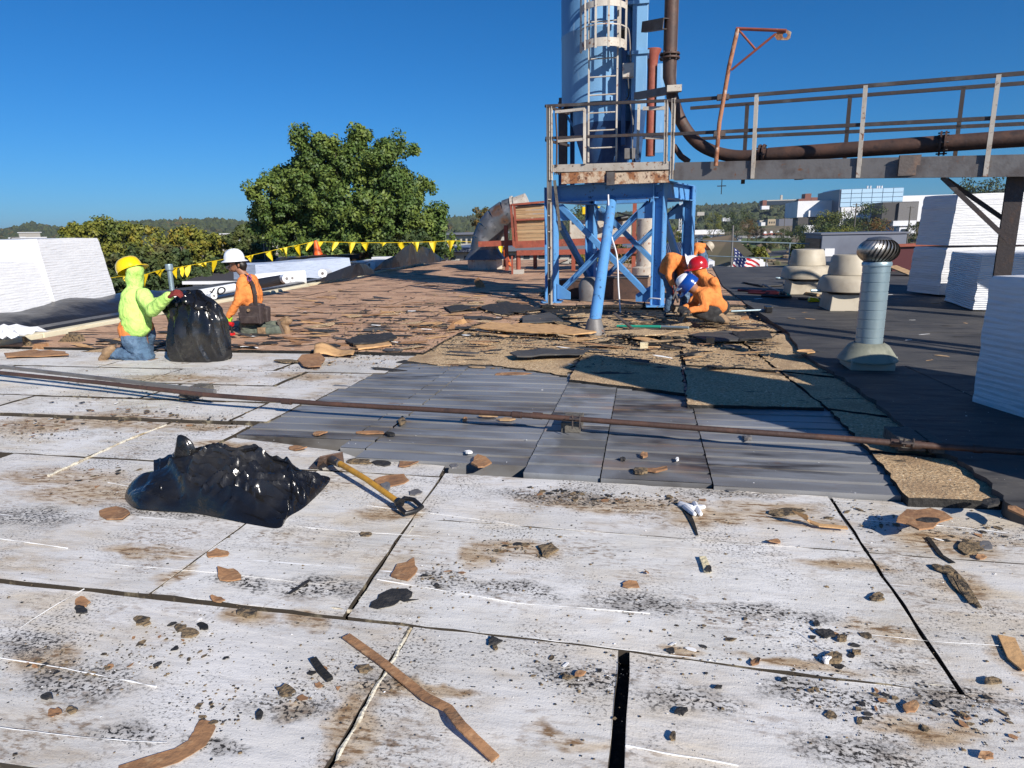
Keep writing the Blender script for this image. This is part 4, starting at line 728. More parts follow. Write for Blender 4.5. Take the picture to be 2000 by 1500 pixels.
# ================================================================== ROOFTOP OBJECTS, RIGHT
def fan(x, y, s_, lb, leg=True):
    b = G(x, y, .08); t = thing('exhaust_fan', lb, 'exhaust fan', b, 'cream rooftop exhaust fans'); R_ = .49*s_
    mb = MB(); mb.hexa([b+Vector(v) for v in ((-.36, -.36, 0), (.36, -.36, 0), (.36, .36, 0), (-.36, .36, 0), (-.33, -.33, .26), (.33, -.33, .26), (.33, .33, .26), (-.33, .33, .26))]); mb.build('curb', 'creamfan', t, bevel=.01)
    mb = MB(); mb.lathe(b, [(R_*.93, .30), (R_, .31), (R_*1.0, .36), (R_*.92, .50), (R_*.84, .545), (R_*.68, .56)], 32); mb.build('skirt', 'creamfan', t, smooth=True)
    mb = MB(); mb.lathe(b, [(R_*.70, .565), (R_*.70, .60), (R_*.62, .84), (R_*.57, .875), (R_*.2, .885)], 32); mb.build('motor_dome', 'creamfan', t, smooth=True)
    mb = MB(); mb.lathe(b, [(R_*.6, .25), (R_*.88, .30)], 24); mb.build('inlet_ring', 'steel', t, smooth=True)
    mb = MB(); mb.tube([b+Vector((-R_*.7, -R_*.2, .30)), b+Vector((-R_*1.25, -R_*.25, .31))], .025, 8); mb.build('conduit', 'galv', t, smooth=True)
fan(1572, 572, 1.0, 'far cream dome exhaust fan near the guard rail'); fan(1655, 603, 1.0, 'near cream dome exhaust fan half behind the turbine vent')
b = G(1625, 562, .08); t = thing('vent_stub', 'small cream pipe stub vent between the two exhaust fans', 'vent', b); mb = MB(); mb.lathe(b, [(.2, 0), (.2, .1), (.14, .12), (.14, .42)], 16); mb.build('pipe', 'creamfan', t, smooth=True); mb = MB(); mb.lathe(b, [(.17, .42), (.19, .5), (.17, .56)], 16); mb.build('cap', 'creamfan', t, smooth=True)
Y = 22.4; a, b_ = at(1604, 480, Y), at(1700, 486, Y); t = thing('rooftop_unit', 'large grey boxy rooftop unit behind the exhaust fans', 'air conditioner', (a.x, Y, 0)); zt = 1.12
mb = MB(); mb.box((a.x, Y, .15), (a.x+2.4, Y+2.2, zt)); mb.build('casing', 'conblue', t, bevel=.02)
mb = MB(); mb.box((a.x-.04, Y-.04, zt), (a.x+2.44, Y+2.24, zt+.05)); mb.build('top', 'roofm', t)
mb = MB(); mb.box((a.x-.03, Y+.1, .3), (a.x-.005, Y+2.1, 1.0)); mb.build('coil_grille', 'plank', t)
p = at(1620, 493, Y-.01); mb = MB(); mb.box((p.x-.14, Y-.03, p.z-.12), (p.x+.14, Y-.005, p.z+.12)); mb.build('label', 'whitep', t)
# skip and timber beyond
t = thing('waste_skip', 'dark red waste skip behind the turbine vent', 'skip', G(1755, 560)); Y = 21; a, b_ = at(1748, 505, Y), at(1800, 497, Y); mb = MB(); c1, c2 = at(1742, 560, Y), at(1775, 540, Y)
mb.hexa([(a.x+.0, Y, 0), (a.x+2.6, Y, 0), (a.x+2.6, Y+1.6, 0), (a.x+.0, Y+1.6, 0), (a.x-.3, Y, .78), (a.x+3.2, Y, .86), (a.x+3.2, Y+1.8, .86), (a.x-.3, Y+1.8, .78)]); mb.build('body', 'dred', t)
mb = MB(); mb.beam((a.x-.35, Y-.05, .8), (a.x+3.25, Y-.05, .88), .08, .08); mb.build('rim', 'rustred', t)
for i in range(5):
    p = at(1750+i*9, 486-i*1.5, 23); mb = MB(); q = p+Vector((random.uniform(.9, 1.6), .6, random.uniform(-.3, .1))); mb.beam(p-Vector((0, 0, .12)), q-Vector((0, 0, .12)), .25, .05); mb.build('timber_offcut', 'plank', label='loose timber board heaped above the dark red skip', cat='board', group='timber boards heaped by the skip')
mb = MB(); p = at(1742, 520, 19.5); q = at(1792, 540, 19.0); mb.beam(p, q, .45, .03); mb.build('plywood_sheet', 'plank', label='plywood sheet leaning in shade left of the tall wrapped stack', cat='board')
# turbine vent
b = G(1692, 716, .083); t = thing('turbine_vent', 'spinning turbine roof vent on a tall galvanised pipe in the foreground at right', 'roof vent', b)
mb = MB(); w2 = .195
VZ = lambda y: at(1700, y, b.y).z-b.z
zc, zk, zt_, zb_ = VZ(700), VZ(668), VZ(462), VZ(513); Rp = (at(1726, 600, b.y)-at(1673, 600, b.y)).length/2; Rc = (at(1752, 698, b.y)-at(1635, 698, b.y)).length/2; Rb = (at(1745, 490, b.y)-at(1663, 490, b.y)).length/2
mb.box((b.x-w2, b.y-w2, .08), (b.x+w2, b.y+w2, .083+zc+.02)); mb.build('curb', 'creamfan', t, bevel=.008)
mb = MB(); mb.lathe(b, [(Rc*.99, zc-.012), (Rc, zc), (Rp*1.5, zk-.03), (Rp*1.08, zk)], 28, cap=False); mb.build('flashing_cone', 'cone', t, smooth=True)
mb = MB(); pr = []; ns = 9; hs = (zb_-zk+.03)/ns
for i in range(ns): z = zk-.03+i*hs; pr += [(Rp, z), (Rp, z+hs*.86), (Rp-.005, z+hs*.90), (Rp-.005, z+hs*.97)]
mb.lathe(b, pr, 36); mb.build('pipe', 'galv', t, smooth=True)
mb = MB(); mb.lathe(b, [(Rp+.008, zb_-.03), (Rp+.010, zb_-.005), (Rp+.002, zb_+.01)], 36); mb.build('collar', 'galv', t, smooth=True)
nv = 28; hb = zt_-zb_
for i in range(nv):
    mb = MB(); a0 = 2*pi*i/nv
    for j in range(11):
        f_ = j/10; z = zb_+.01+(hb-.03)*f_; r = Rb*sqrt(max(.05, 1-((f_-.47)/.60)**2)); ph = a0+.55*(f_-.4)
        p = b+Vector((r*cos(ph), r*sin(ph), z)); q = b+Vector(((r-.022)*cos(ph+.24), (r-.022)*sin(ph+.24), z)); mb.v += [tuple(p), tuple(p.lerp(q, .5)+Vector((.007*cos(ph), .007*sin(ph), 0))), tuple(q)]
    for j in range(10):
        for k in range(2): mb.f.append((j*3+k, j*3+k+1, (j+1)*3+k+1, (j+1)*3+k)); mb.m.append(0)
    mb.build('vane', 'alu', t, smooth=True)
mb = MB(); mb.lathe(b, [(Rb*.62, zt_-.03), (Rb*.52, zt_-.012), (Rb*.2, zt_-.002), (.01, zt_)], 30); mb.build('cap', 'alu', t, smooth=True)
mb = MB(); mb.lathe(b, [(Rp*.8, zb_), (Rb*.75, zb_+hb*.5), (Rp*.7, zt_-.03)], 16); mb.build('core', 'black', t, smooth=True)
# wrapped stacks
def wrapped(name, lb, P4, mat, parent=None, group=None, nx=14, nz=18, amp=.018, waist=0.0):
    """P4: ground corners (4, world) and z0,z1; a grid shell with slightly slumped, rippled faces"""
    c, z0, z1, lean = P4; mb = MB(); C4 = [Vector((p[0], p[1], 0)) for p in c]; cen = sum(C4, Vector())/4; V = []; N = 4*nx
    for j in range(nz+1):
        v = j/nz; z = z0+(z1-z0)*v
        for s_ in range(4):
            a, b_ = C4[s_], C4[(s_+1) % 4]
            for i in range(nx):
                p = a.lerp(b_, i/nx)+Vector((lean[0]*v, lean[1]*v, 0)); out = (p-cen); out.z = 0; out.normalize()
                zz = z + (.02*NZ.noise(Vector((p.x*1.3, p.y*1.3, 5))) if j == nz else 0)
                rip = amp*(NZ.noise(Vector((p.x*1.5, p.y*1.5, z*9)))+.5*sin(z*70)*(.3))
                if j == nz: rip -= .02
                V.append(p+out*(rip-waist*v*v)+Vector((0, 0, zz)))
    mb.v = [tuple(v) for v in V]; fs = []
    for j in range(nz):
        for i in range(N): fs.append((j*N+i, j*N+(i+1) % N, (j+1)*N+(i+1) % N, (j+1)*N+i))
    top = [nz*N+i for i in range(N)]; ct = len(mb.v); mb.v.append(tuple(sum((Vector(mb.v[i]) for i in top), Vector())/N+Vector((0, 0, .015))))
    fs += [(top[i], top[(i+1) % N], ct) for i in range(N)]; mb.f = fs; mb.m = [0]*len(fs)
    if parent is not None: return mb.build('wrap', mat, parent, smooth=True)
    return mb.build(name, mat, smooth=True, label=lb, cat='wrapped stack', group=group)
def quad_from(a, b_, depth):   # front edge a->b, going away
    a, b_ = Vector(a), Vector(b_); d = (b_-a); d.z = 0; n = Vector((-d.y, d.x, 0)).normalized(); 
    return [a, b_, b_+n*depth, a+n*depth]
GR = 'white shrink-wrapped stacks of insulation board'
# far pair, two high
A = G(1832, 580, .08); Bb = G(1770, 572, .08); dv = (A-Bb); ln = Vector((dv.x, dv.y, 0)); nrm = Vector((1.0, -.08, 0)).normalized()
fx = A+nrm*2.5
zt1 = at(1848, 484, A.y).z; zt2 = at(1862, 380, A.y).z
wrapped('wrapped_stack', 'lower wrapped stack of the two-high pile at right, shaded left end', ([A, fx, fx+Vector((Bb.x-A.x, Bb.y-A.y, 0)), Bb], .12, zt1, (.05, 0)), 'wrap', group=GR)
wrapped('wrapped_stack', 'upper wrapped stack of the two-high pile at right', ([A+Vector((.07, 0, 0)), fx+Vector((.07, 0, 0)), fx+Vector((Bb.x-A.x+.07, Bb.y-A.y, 0)), Bb+Vector((.07, 0, 0))], zt1+.04, zt2, (.05, 0)), 'wrap', group=GR)
for k in range(3): mb = MB(); q = A+nrm*(.2+k*.9); mb.box((q.x, q.y+.1, .083), (q.x+.3, q.y+.5, .12)); mb.build('foam_spacer', 'foam', label='foam spacer block under the two-high wrapped pile', cat='spacer', group='foam spacers under the two-high pile')
# middle one
A = G(1900, 608, .083); Bb = G(1843, 588, .083); nrm = Vector((1.0, -.02, 0)).normalized(); zt = at(1921, 497, A.y).z; fx = A+nrm*2.4
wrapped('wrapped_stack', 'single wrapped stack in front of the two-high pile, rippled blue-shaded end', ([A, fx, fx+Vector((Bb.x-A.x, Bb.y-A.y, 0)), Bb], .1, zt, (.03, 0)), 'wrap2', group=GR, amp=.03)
# nearest, cut by the frame
A = G(1899, 784, .083); nf = Vector((.985, .17, 0)).normalized(); nl = Vector((.30, -.95, 0)).normalized(); B2 = A+nl*2.3; zt = at(1936, 538, A.y).z
wrapped('wrapped_stack', 'nearest wrapped stack at the right edge, its shaded blue end facing left', ([B2, B2+nf*1.2, A+nf*1.2, A], .083, zt, (.0, 0)), 'wrap', group=GR, nz=30, nx=20, amp=.010)
# pile and posts added out of view to throw the long shadows
mt = thing('shadow_post', 'pair of tall steel columns added outside the frame at right for their shadows', 'steel frame', (6.2, 4.8, .08))
for x, y in ((6.0, 5.05), (6.35, 5.35)): mb = MB(); mb.ibeam((x, y, .08), (x, y, 3.9), .14, .14); mb.build('column', 'steel', mt)
mb = MB(); mb.beam((6.0, 5.05, 1.2), (6.35, 5.35, 3.4), .06, .06); mb.build('brace', 'steel', mt)
K1, K2 = Vector((3.4, 3.5, 0)), Vector((3.1, 2.75, 0)); lg = Vector((.84, -.54, 0)).normalized(); z_ = .083
for lv in range(3):
    wrapped('wrapped_stack', ('lowest', 'middle', 'topmost')[lv]+' stack of a three-high wrapped pile added outside the frame at right for its shadow', ([K2, K2+lg*2.4, K1+lg*2.4, K1], z_, z_+1.04, (0, 0)), 'wrap', group=GR, nx=8, nz=8); z_ += 1.06
# left wrapped stacks, beyond the curb
def leftstack(lb, pa, pb_, ptop, dep=1.3, z=.12, mat='wrap', gap=0.0):
    a, b_ = G(*pa, z), G(*pb_, z); zt = at(ptop[0], ptop[1], ptop[2]).z
    return wrapped('wrapped_stack', lb, (quad_from(a, b_, dep), z, zt, (-.30, .1)), mat, group=GR, amp=.010, waist=.03), a, b_, zt
leftstack('right one of the wrapped stacks at the left edge, taller and brightly sunlit', (117, 622), (233, 600), (150, 466, 12.3)); 
leftstack('left wrapped stack with white cartons on it at the left edge', (-150, 670), (112, 623), (60, 508, 10.2), dep=.8)
leftstack('wrapped stack standing behind the one with the cartons at the left edge', (-120, 640), (80, 608), (60, 474, 11.6), dep=1.2)
a = at(35, 505, 9.6)
for i, (x0, x1, y0, y1) in enumerate(((12, 34, 481, 505), (34, 60, 478, 504))):
    p, q = at(x0, y1, 10.1), at(x1, y0, 10.1); mb = MB(); mb.box((p.x, 10.1, p.z), (q.x, 10.5, q.z)); t = mb.build('carton', 'whitep', label=('left' if i == 0 else 'right')+' white printed carton standing on the wrapped stack at left', cat='carton', bevel=.01)
    mb = MB()
    for k in range(5): mb.box((p.x+.15*(q.x-p.x), 10.095, p.z+(q.z-p.z)*(.2+.12*k)), (p.x+.6*(q.x-p.x), 10.099, p.z+(q.z-p.z)*(.23+.12*k)))
    mb.build('print', 'steelg', t)
# white plastic scrap left
mb = MB(); c = G(20, 655, .2)
for i in range(14):
    for j in range(10):
        mb.v.append((c.x+(i-7)*.07, c.y+(j-5)*.06, .2+.12*abs(NZ.noise(Vector((i*.6, j*.6, 2))))+.10*(1-((i-7)/7)**2)*(1-((j-5)/5)**2)))
for i in range(13):
    for j in range(9): a = i*10+j; mb.f.append((a, a+10, a+11, a+1)); mb.m.append(0)
mb.build('plastic_sheet', 'whitep', label='crumpled white plastic sheet on the black rubber at far left', cat='plastic sheet')
# ================================================================== BLUE TOWER
TW = thing('silo_tower', 'tall blue steel silo on a blue braced frame in the middle of the roof', 'silo', (-.8, 13.5, 0))
FL, FR = Vector((-1.80, 13.0, 0)), Vector((.22, 12.35, 0)); ud = (FR-FL).normalized(); vd = Vector((-ud.y, ud.x, 0)); BLc = FL+vd*2.0; BRc = FR+vd*2.0
def P_(mb, name, mat, t=None, **k): return mb.build(name, mat, t or TW, **k)
ZB = at(1180, 360, 12.6).z          # top of the leg frame
for c in (FL, FR, BLc, BRc):
    mb = MB(); mb.ibeam((c.x, c.y, .05), (c.x, c.y, ZB), .22, .20, .018, up=ud if c in (FL, BLc) else ud); P_(mb, 'column', 'blue')
    mb = MB(); mb.box((c.x-.2, c.y-.2, .05), (c.x+.2, c.y+.2, .075)); P_(mb, 'base_plate', 'blue')
for a, b_ in ((FL, FR), (BLc, BRc), (FL, BLc), (FR, BRc)):
    mb = MB(); z = ZB-.13; mb.ibeam(a+Vector((0, 0, z)), b_+Vector((0, 0, z)), .2, .30, .02); P_(mb, 'cross_beam', 'blue')
def gus(c, s_, z, h):
    mb = MB(); w_ = .28*s_; a = Vector((c.x, c.y, 0))+ud*(.12*s_)-vd*.02
    mb.plate([a+Vector((0, 0, z)), a+ud*w_+Vector((0, 0, z)), a+ud*w_+Vector((0, 0, z+h*.45)), a+Vector((0, 0, z+h))], vd*.02); P_(mb, 'gusset_plate', 'blue')
for (A_, B_) in ((FL, FR), (BLc, BRc)):
    for s_ in (0, 1):
        p, q = (A_, B_) if s_ == 0 else (B_, A_); o = vd*(.035*(1 if s_ else -1)); m = Vector(((p.x+q.x)/2, (p.y+q.y)/2, 0))
        mb = MB(); mb.ibeam(p+o+Vector((0, 0, ZB-.35))+(q-p)*.1, q+o+Vector((0, 0, .30))-(q-p)*.1, .08, .095, .012, chan=1); P_(mb, 'diagonal_brace', 'blue')
    gus(A_, 1, .12, .3); gus(B_, -1, .12, .3); gus(A_, 1, ZB-.62, .3); gus(B_, -1, ZB-.62, .3)
for (A_, B_) in ((FL, BLc), (FR, BRc)):
    mb = MB(); mb.beam(A_+Vector((0, 0, ZB-.4)), B_+Vector((0, 0, .3)), .1, .1); P_(mb, 'diagonal_brace', 'blue')
# inclined round strut with grey boot
f0 = G(1161, 634, .16); f1 = at(1196, 385, 12.75)
mb = MB(); mb.tube([f0, f0.lerp(f1, .5), f1], .085, 20); P_(mb, 'round_strut', 'blue', smooth=True)
mb = MB(); mb.lathe((f0.x, f0.y, .02), [(.16, 0), (.145, .05), (.125, .10), (.105, .18), (.09, .22)], 16); P_(mb, 'tarred_boot', 'steelg', smooth=True)
# silo shell
SC = Vector((-.92, 14.05, 0)); ztop = 7.5
zr = at(1165, 196, 13.2).z; z2 = at(1170, 236, 13.35).z; z3 = at(1170, 345, 13.6).z
mb = MB(); mb.lathe(SC, [(.80, zr), (.80, zr+1.25), (.806, zr+1.26), (.806, zr+1.29), (.80, zr+1.30), (.81, ztop)], 56, cap=False); P_(mb, 'shell', 'blue2', smooth=True)
mb = MB(); mb.lathe(SC+Vector((.08, 0, 0)), [(.66, z2), (.66, zr+.05)], 48, cap=False); P_(mb, 'lower_shell', 'blue2', smooth=True)
mb = MB(); mb.lathe(SC+Vector((.08, 0, 0)), [(.28, z3-.25), (.655, z2-.05), (.662, z2)], 48); P_(mb, 'discharge_cone', 'dblue', smooth=True)
mb = MB(); mb.lathe(SC, [(.40, ZB), (.30, z3)], 24); P_(mb, 'cone_outlet', 'dblue', smooth=True)
# square riser beside the shell
a = at(1232, 200, 13.3); b_ = at(1262, 200, 13.3); zb = at(1245, 215, 13.3).z
mb = MB(); mb.box((a.x, 13.3, zb), (b_.x, 13.62, ztop)); P_(mb, 'square_riser', 'blue2', bevel=.01)
mb = MB(); mb.hexa([(a.x+.05, 13.32, zb-1.1), (b_.x-.1, 13.32, zb-1.1), (b_.x-.1, 13.6, zb-1.1), (a.x+.05, 13.6, zb-1.1), (a.x, 13.3, zb-.002), (b_.x, 13.3, zb-.002), (b_.x, 13.62, zb-.002), (a.x, 13.62, zb-.002)]); P_(mb, 'riser_reducer', 'dblue')
for x0, x1, y in ((1226, 1268, 103), (1226, 1268, 5)):
    mb = MB(); p = at(x0, y, 13.26); q = at(x1, y, 13.26); mb.box((p.x, 13.26, p.z-.03), (q.x, 13.66, p.z+.03)); P_(mb, 'flange', 'blue2')
mb = MB(); p = at(1222, 0, 13.2); mb.box((p.x-.05, 13.3, zb-.6), (p.x+.03, 13.5, ztop)); P_(mb, 'angle_post', 'dblue')
for x in (1095, 1102, 1118): 
    p = at(x, 250, 14.6); mb = MB(); mb.beam((p.x, p.y, ZB), (p.x, p.y, at(x, 200, 14.6).z), .09, .09); P_(mb, 'upper_post', 'dblue')
mb = MB(); mb.ibeam(at(1100, 338, 14.3), at(1100, 192, 14.3), .16, .16, .015); P_(mb, 'upper_post', 'steel')
mb = MB(); mb.beam(at(1104, 222, 14.3), at(1122, 250, 14.3), .05, .05); P_(mb, 'upper_brace', 'blue')
fh = thing('shadow_platform', 'upper steel platform added high on the silo, above the frame, for its shadow', 'platform', (-.8, 13.8, 6.2))  # unseen platform, added to widen the tower's shadow
mb = MB(); mb.box((-2.9, 13.0, 6.75), (-1.75, 15.6, 6.85)); mb.box((.1, 13.0, 6.75), (.9, 15.6, 6.85)); mb.box((-1.75, 13.0, 6.75), (.1, 13.6, 6.85)); mb.box((-1.75, 14.9, 6.75), (.1, 15.6, 6.85)); mb.build('deck', 'steel', fh)
for x in (-2.9, -1.6, -.3, .9): mb = MB(); mb.beam((x, 13.05, 6.85), (x, 13.05, 7.9), .05, .05); mb.build('post', 'steel', fh)
mb = MB(); mb.beam((-2.9, 13.05, 7.9), (.9, 13.05, 7.9), .05, .05); mb.beam((-2.9, 13.05, 7.4), (.9, 13.05, 7.4), .05, .05); mb.build('rail', 'steel', fh)
# ladder and cage
LD = thing('caged_ladder', 'light steel ladder with safety cage on the front of the blue silo', 'ladder', (-.8, 12.95, 2.2)); YL = 13.0
xl, xr = at(1150, 200, YL).x, at(1205, 200, YL).x; zl0 = at(1178, 316, YL).z
for x in (xl, xr): mb = MB(); mb.beam((x, YL, zl0), (x, YL, ztop), .03, .045); P_(mb, 'side_rail', 'creamst', LD)
z = zl0+.25
while z < 7.4: mb = MB(); mb.tube([(xl, YL, z), (xr, YL, z)], .013, 6); P_(mb, 'rung', 'creamst', LD); z += .305
zc = at(1175, 92, YL-.3).z; cx = (xl+xr)/2; rc = .40
def hoop(z, h):
    mb = MB(); k = 22; o = []
    for i in range(k+1):
        a_ = pi+(pi*i/k)*1.0; o.append((cx+rc*cos(a_), YL+.0+rc*1.05*sin(a_)*.9))
    for (x, y) in o: mb.v += [(x, y, z), (x, y, z+h), (cx+(x-cx)*.97, YL+(y-YL)*.97, z), (cx+(x-cx)*.97, YL+(y-YL)*.97, z+h)]
    for i in range(k): a_ = i*4; mb.f += [(a_, a_+4, a_+5, a_+1), (a_+2, a_+3, a_+7, a_+6), (a_+1, a_+5, a_+7, a_+3), (a_, a_+2, a_+6, a_+4)]; mb.m += [0]*4
    mb.build('cage_hoop', 'creamst', LD, smooth=True)
hoop(zc, .14); hoop(at(1175, 14, YL-.3).z, .10); hoop(at(1175, 14, YL-.3).z+1, .1); hoop(at(1175, 50, YL-.3).z, .02); hoop(at(1175, -60, YL-.3).z, .10)
for i in range(6): a_ = pi+pi*(i+.3)/5.6; mb = MB(); mb.beam((cx+rc*cos(a_)*1.01, YL+rc*.95*sin(a_), zc-.02), (cx+rc*cos(a_)*1.01, YL+rc*.95*sin(a_), 7.5), .035, .012); P_(mb, 'cage_bar', 'creamst', LD)
# ------------------------------------------------------------------ platform and its railing
PF = thing('access_platform', 'rusting cream access platform with railings around the silo frame', 'platform', (-.7, 12.3, 2.2))
YA = 12.55; A = at(1075, 330, 12.55); B = at(1312, 322, 12.0); PAx, PBx = (A.x, A.y), (B.x, B.y)
def on(x, y, off=0): return onp(x, y, PAx, PBx, off)
mb = MB(); a, b_ = on(1080, 329), on(1309, 323); mb.beam(a, b_, .02, .13); P_(mb, 'toe_plate', 'creamst', PF)
for x0, x1 in ((1098, 1183), (1202, 1308)):
    mb = MB(); a, b_ = on(x0, 349, .03), on(x1, 345, .03); mb.ibeam(a, b_, .08, .19, .014, chan=1); P_(mb, 'edge_channel', 'rustcream', PF)
mb = MB(); a, b_ = on(1193, 349, .02), on(1193, 345, .02); mb.box((a.x-.07, a.y-.05, a.z-.11), (a.x+.07, a.y+.06, a.z+.11)); P_(mb, 'splice_plate', 'steel', PF)
mb = MB(); a, b_ = on(1083, 336, .05), on(1309, 331, .05); pp = [a, b_, b_+vd*1.0, a+vd*1.0]; mb.plate([q+Vector((0, 0, -.02)) for q in pp], (0, 0, .03)); P_(mb, 'grating', 'steel', PF)
for i in range(60): pass
mb = MB(); n = 70
for i in range(n): a = on(1083+226*i/n, 336, .0); mb.beam(a+Vector((0, 0, -.02)), a+Vector((0, .04, -.02)), .012, .05)
P_(mb, 'grating_teeth', 'steel', PF)
for y0, y1, nm in ((207, 196, 'top_rail'), (270, 261, 'mid_rail')):
    mb = MB(); mb.beam(on(1066, y0), on(1318, y1), .05, .045); P_(mb, nm, 'steel', PF)
for x, yt, yb, m in ((1076, 208, 352, 'creamst'), (1316, 192, 350, 'creamst'), (1302, 196, 318, 'creamst')):
    mb = MB(); p, q = on(x, yt), on(x-(4 if x > 1310 else 2 if x > 1300 else 0), yb); mb.ibeam(p, q, .055, .055, .01, up=ud); P_(mb, 'rail_post', m, PF)
mb = MB(); p = on(1248, 204, .4); q = on(1245, 312, .4); mb.beam(p, q, .05, .05); P_(mb, 'rail_post', 'creamst', PF)
mb = MB(); p = on(1256, 212, .4); q = on(1302, 211, .4); mb.beam(p, q, .04, .06); P_(mb, 'rear_rail', 'creamst', PF)
mb = MB(); p = on(1256, 268, .4); q = on(1302, 269, .4); mb.beam(p, q, .04, .06); P_(mb, 'rear_rail', 'creamst', PF)
# left end railing going back
e0 = on(1066, 207); e1 = e0+vd*1.0
for dz in (0, -.58): mb = MB(); mb.beam(e0+Vector((0, 0, dz)), e1+Vector((0, 0, dz)), .045, .045); P_(mb, 'side_rail', 'steel', PF)
# gate frame
gt = [on(1085, 219, -.02), on(1142, 213, -.02), on(1142, 320, -.02), on(1088, 322, -.02)]
for a, b_ in ((gt[0], gt[1]), (gt[1], gt[2]), (on(1090, 276, -.02), on(1139, 272, -.02))): mb = MB(); mb.beam(a, b_, .05, .045); P_(mb, 'gate_bar', 'creamst', PF)
mb = MB(); mb.tube([on(1085, 215, -.02), on(1088, 270, -.03), on(1087, 325, -.02)], .018, 6); P_(mb, 'gate_chain', 'rustpipe', PF)
# long grey angle post to the roof with ladder stub
mb = MB(); p = Vector(on(1069, 205)); z0 = .06; mb.beam((p.x, p.y, p.z), (p.x, p.y, .06), .075, .012, up=ud); mb.beam((p.x+.035, p.y, p.z), (p.x+.035, p.y+.001, .06), .012, .07, up=ud); P_(mb, 'corner_post', 'steelg', PF)
p2 = on(1076, 395); mb = MB(); mb.beam((p2.x, p2.y, p2.z), (p2.x, p2.y, .05), .05, .02, up=ud); P_(mb, 'ladder_rail', 'creamst', PF)
for k in range(7): z = .25+k*.29; mb = MB(); mb.tube([(p.x, p.y-.02, z), (p2.x, p.y-.02, z)], .012, 6); P_(mb, 'rung', 'creamst', PF)
mb = MB(); mb.beam(on(1083, 352, .05), on(1094, 450, .1), .05, .03); P_(mb, 'hanging_strut', 'wood', PF)
# electrical boxes and wiring
for x, y, w_, h_, lb in ((1227, 137, .20, .24, 'cream electrical box high on the blue silo'), (1230, 300, .20, .19, 'grey electrical box above the platform floor')):
    p = at(x, y, 13.0); mb = MB(); mb.box((p.x-w_/2, 12.98, p.z-h_/2), (p.x+w_/2, 13.12, p.z+h_/2)); t = mb.build('electrical_box', 'creamst' if y < 200 else 'steelg', label=lb, cat='electrical box', bevel=.01)
def cable(P, r, lb, mat='steelg', cat='cable', nm='cable'):
    pts = [Vector(p) for p in P]; o = []
    for i in range(len(pts)-1):
        p0, p1, p2, p3 = pts[max(i-1, 0)], pts[i], pts[i+1], pts[min(i+2, len(pts)-1)]
        for j in range(6):
            t = j/6; o.append(.5*((2*p1)+(p2-p0)*t+(2*p0-5*p1+4*p2-p3)*t*t+(3*p1-p0-3*p2+p3)*t**3))
    o.append(pts[-1]); mb = MB(); mb.tube(o, r, 6); return mb.build(nm, mat, smooth=True, label=lb, cat=cat)
Yc = 12.95
cable([at(1218, 55, Yc), at(1228, 60, Yc), at(1232, 120, Yc)], .014, 'grey conduit bending above the high cream electrical box')
cable([at(1226, 150, Yc), at(1228, 185, Yc), at(1222, 195, Yc)], .012, 'black cable hanging below the high cream electrical box', 'black')
cable([at(1230, 200, Yc), at(1236, 235, Yc), at(1235, 290, Yc), at(1236, 318, Yc)], .013, 'grey conduit running down to the platform box')
cable([at(1188, 380, 12.3), at(1192, 450, 12.2), at(1205, 500, 12.0), at(1208, 560, 11.9), at(1212, 612, 11.8)], .014, 'pale rope hanging down beside the inclined blue strut', 'whitep', 'rope', 'rope')
cable([at(1262, 590, 12.2), at(1270, 583, 12.1), at(1290, 584, 12.0)], .014, 'pale rope loop at the foot of the right blue leg', 'whitep', 'rope', 'rope')
cable([at(1255, 375, 12.7), at(1265, 368, 12.7), at(1268, 395, 12.6), at(1240, 420, 12.6), at(1205, 415, 12.6)], .014, 'black cable looping under the platform beam', 'black')
# lamp on the shell
mb = MB(); p = at(1217, 62, 13.1); mb.lathe(p, [(.05, -.1), (.09, 0), (.04, .06)], 12); mb.build('floodlight', 'black', label='small black floodlight beside the ladder cage', cat='lamp', smooth=True)
# machinery blocks under the tower
for (x, y, w_, h_, Y, lb, m) in ((1111, 575, .48, .36, 13.6, 'brown steel box at the left foot of the blue frame', 'rustpipe'), (1222, 583, .85, .42, 13.4, 'dark brown steel box in the middle under the blue frame', 'rustpipe'), (1205, 545, .5, .3, 14.6, 'brown box deeper under the tower', 'rustpipe')):
    p = G(x, y, .06); p = Vector((p.x, Y, .06)); p.x = at(x, y, Y).x; t = thing('steel_box', lb, 'box', p)
    mb = MB(); mb.box((p.x-w_/2, Y, .06), (p.x+w_/2, Y+.4, .06+h_)); mb.build('body', m, t, bevel=.006)
    mb = MB(); mb.box((p.x-w_/2-.02, Y-.02, .06+h_), (p.x+w_/2+.02, Y+.42, .085+h_)); mb.build('lid', 'steel', t)
mb = MB(); p = G(1145, 595, .06); mb.lathe((p.x, 13.2, .06), [(.2, 0), (.22, .3), (.16, .42), (.1, .46)], 16); mb.build('rubble_sack', 'steelg', smooth=True, label='grey bucket-like drum under the blue frame behind the inclined strut', cat='drum')
# ------------------------------------------------------------------ catwalk
CW = thing('catwalk', 'long steel catwalk with railings running right from the silo platform', 'catwalk', (3, 11, 2.1))
CA, CB = (.42, 12.0), (4.9, 10.35)
def oc(x, y, off=0): return onp(x, y, CA, CB, off)
cu = Vector((CB[0]-CA[0], CB[1]-CA[1], 0)).normalized(); cn = Vector((-cu.y, cu.x, 0)); EXT = 3.2
def long_(xa, ya, xb, yb, off=0): a, b_ = oc(xa, ya, off), oc(xb, yb, off); return a, b_+(b_-a).normalized()*EXT
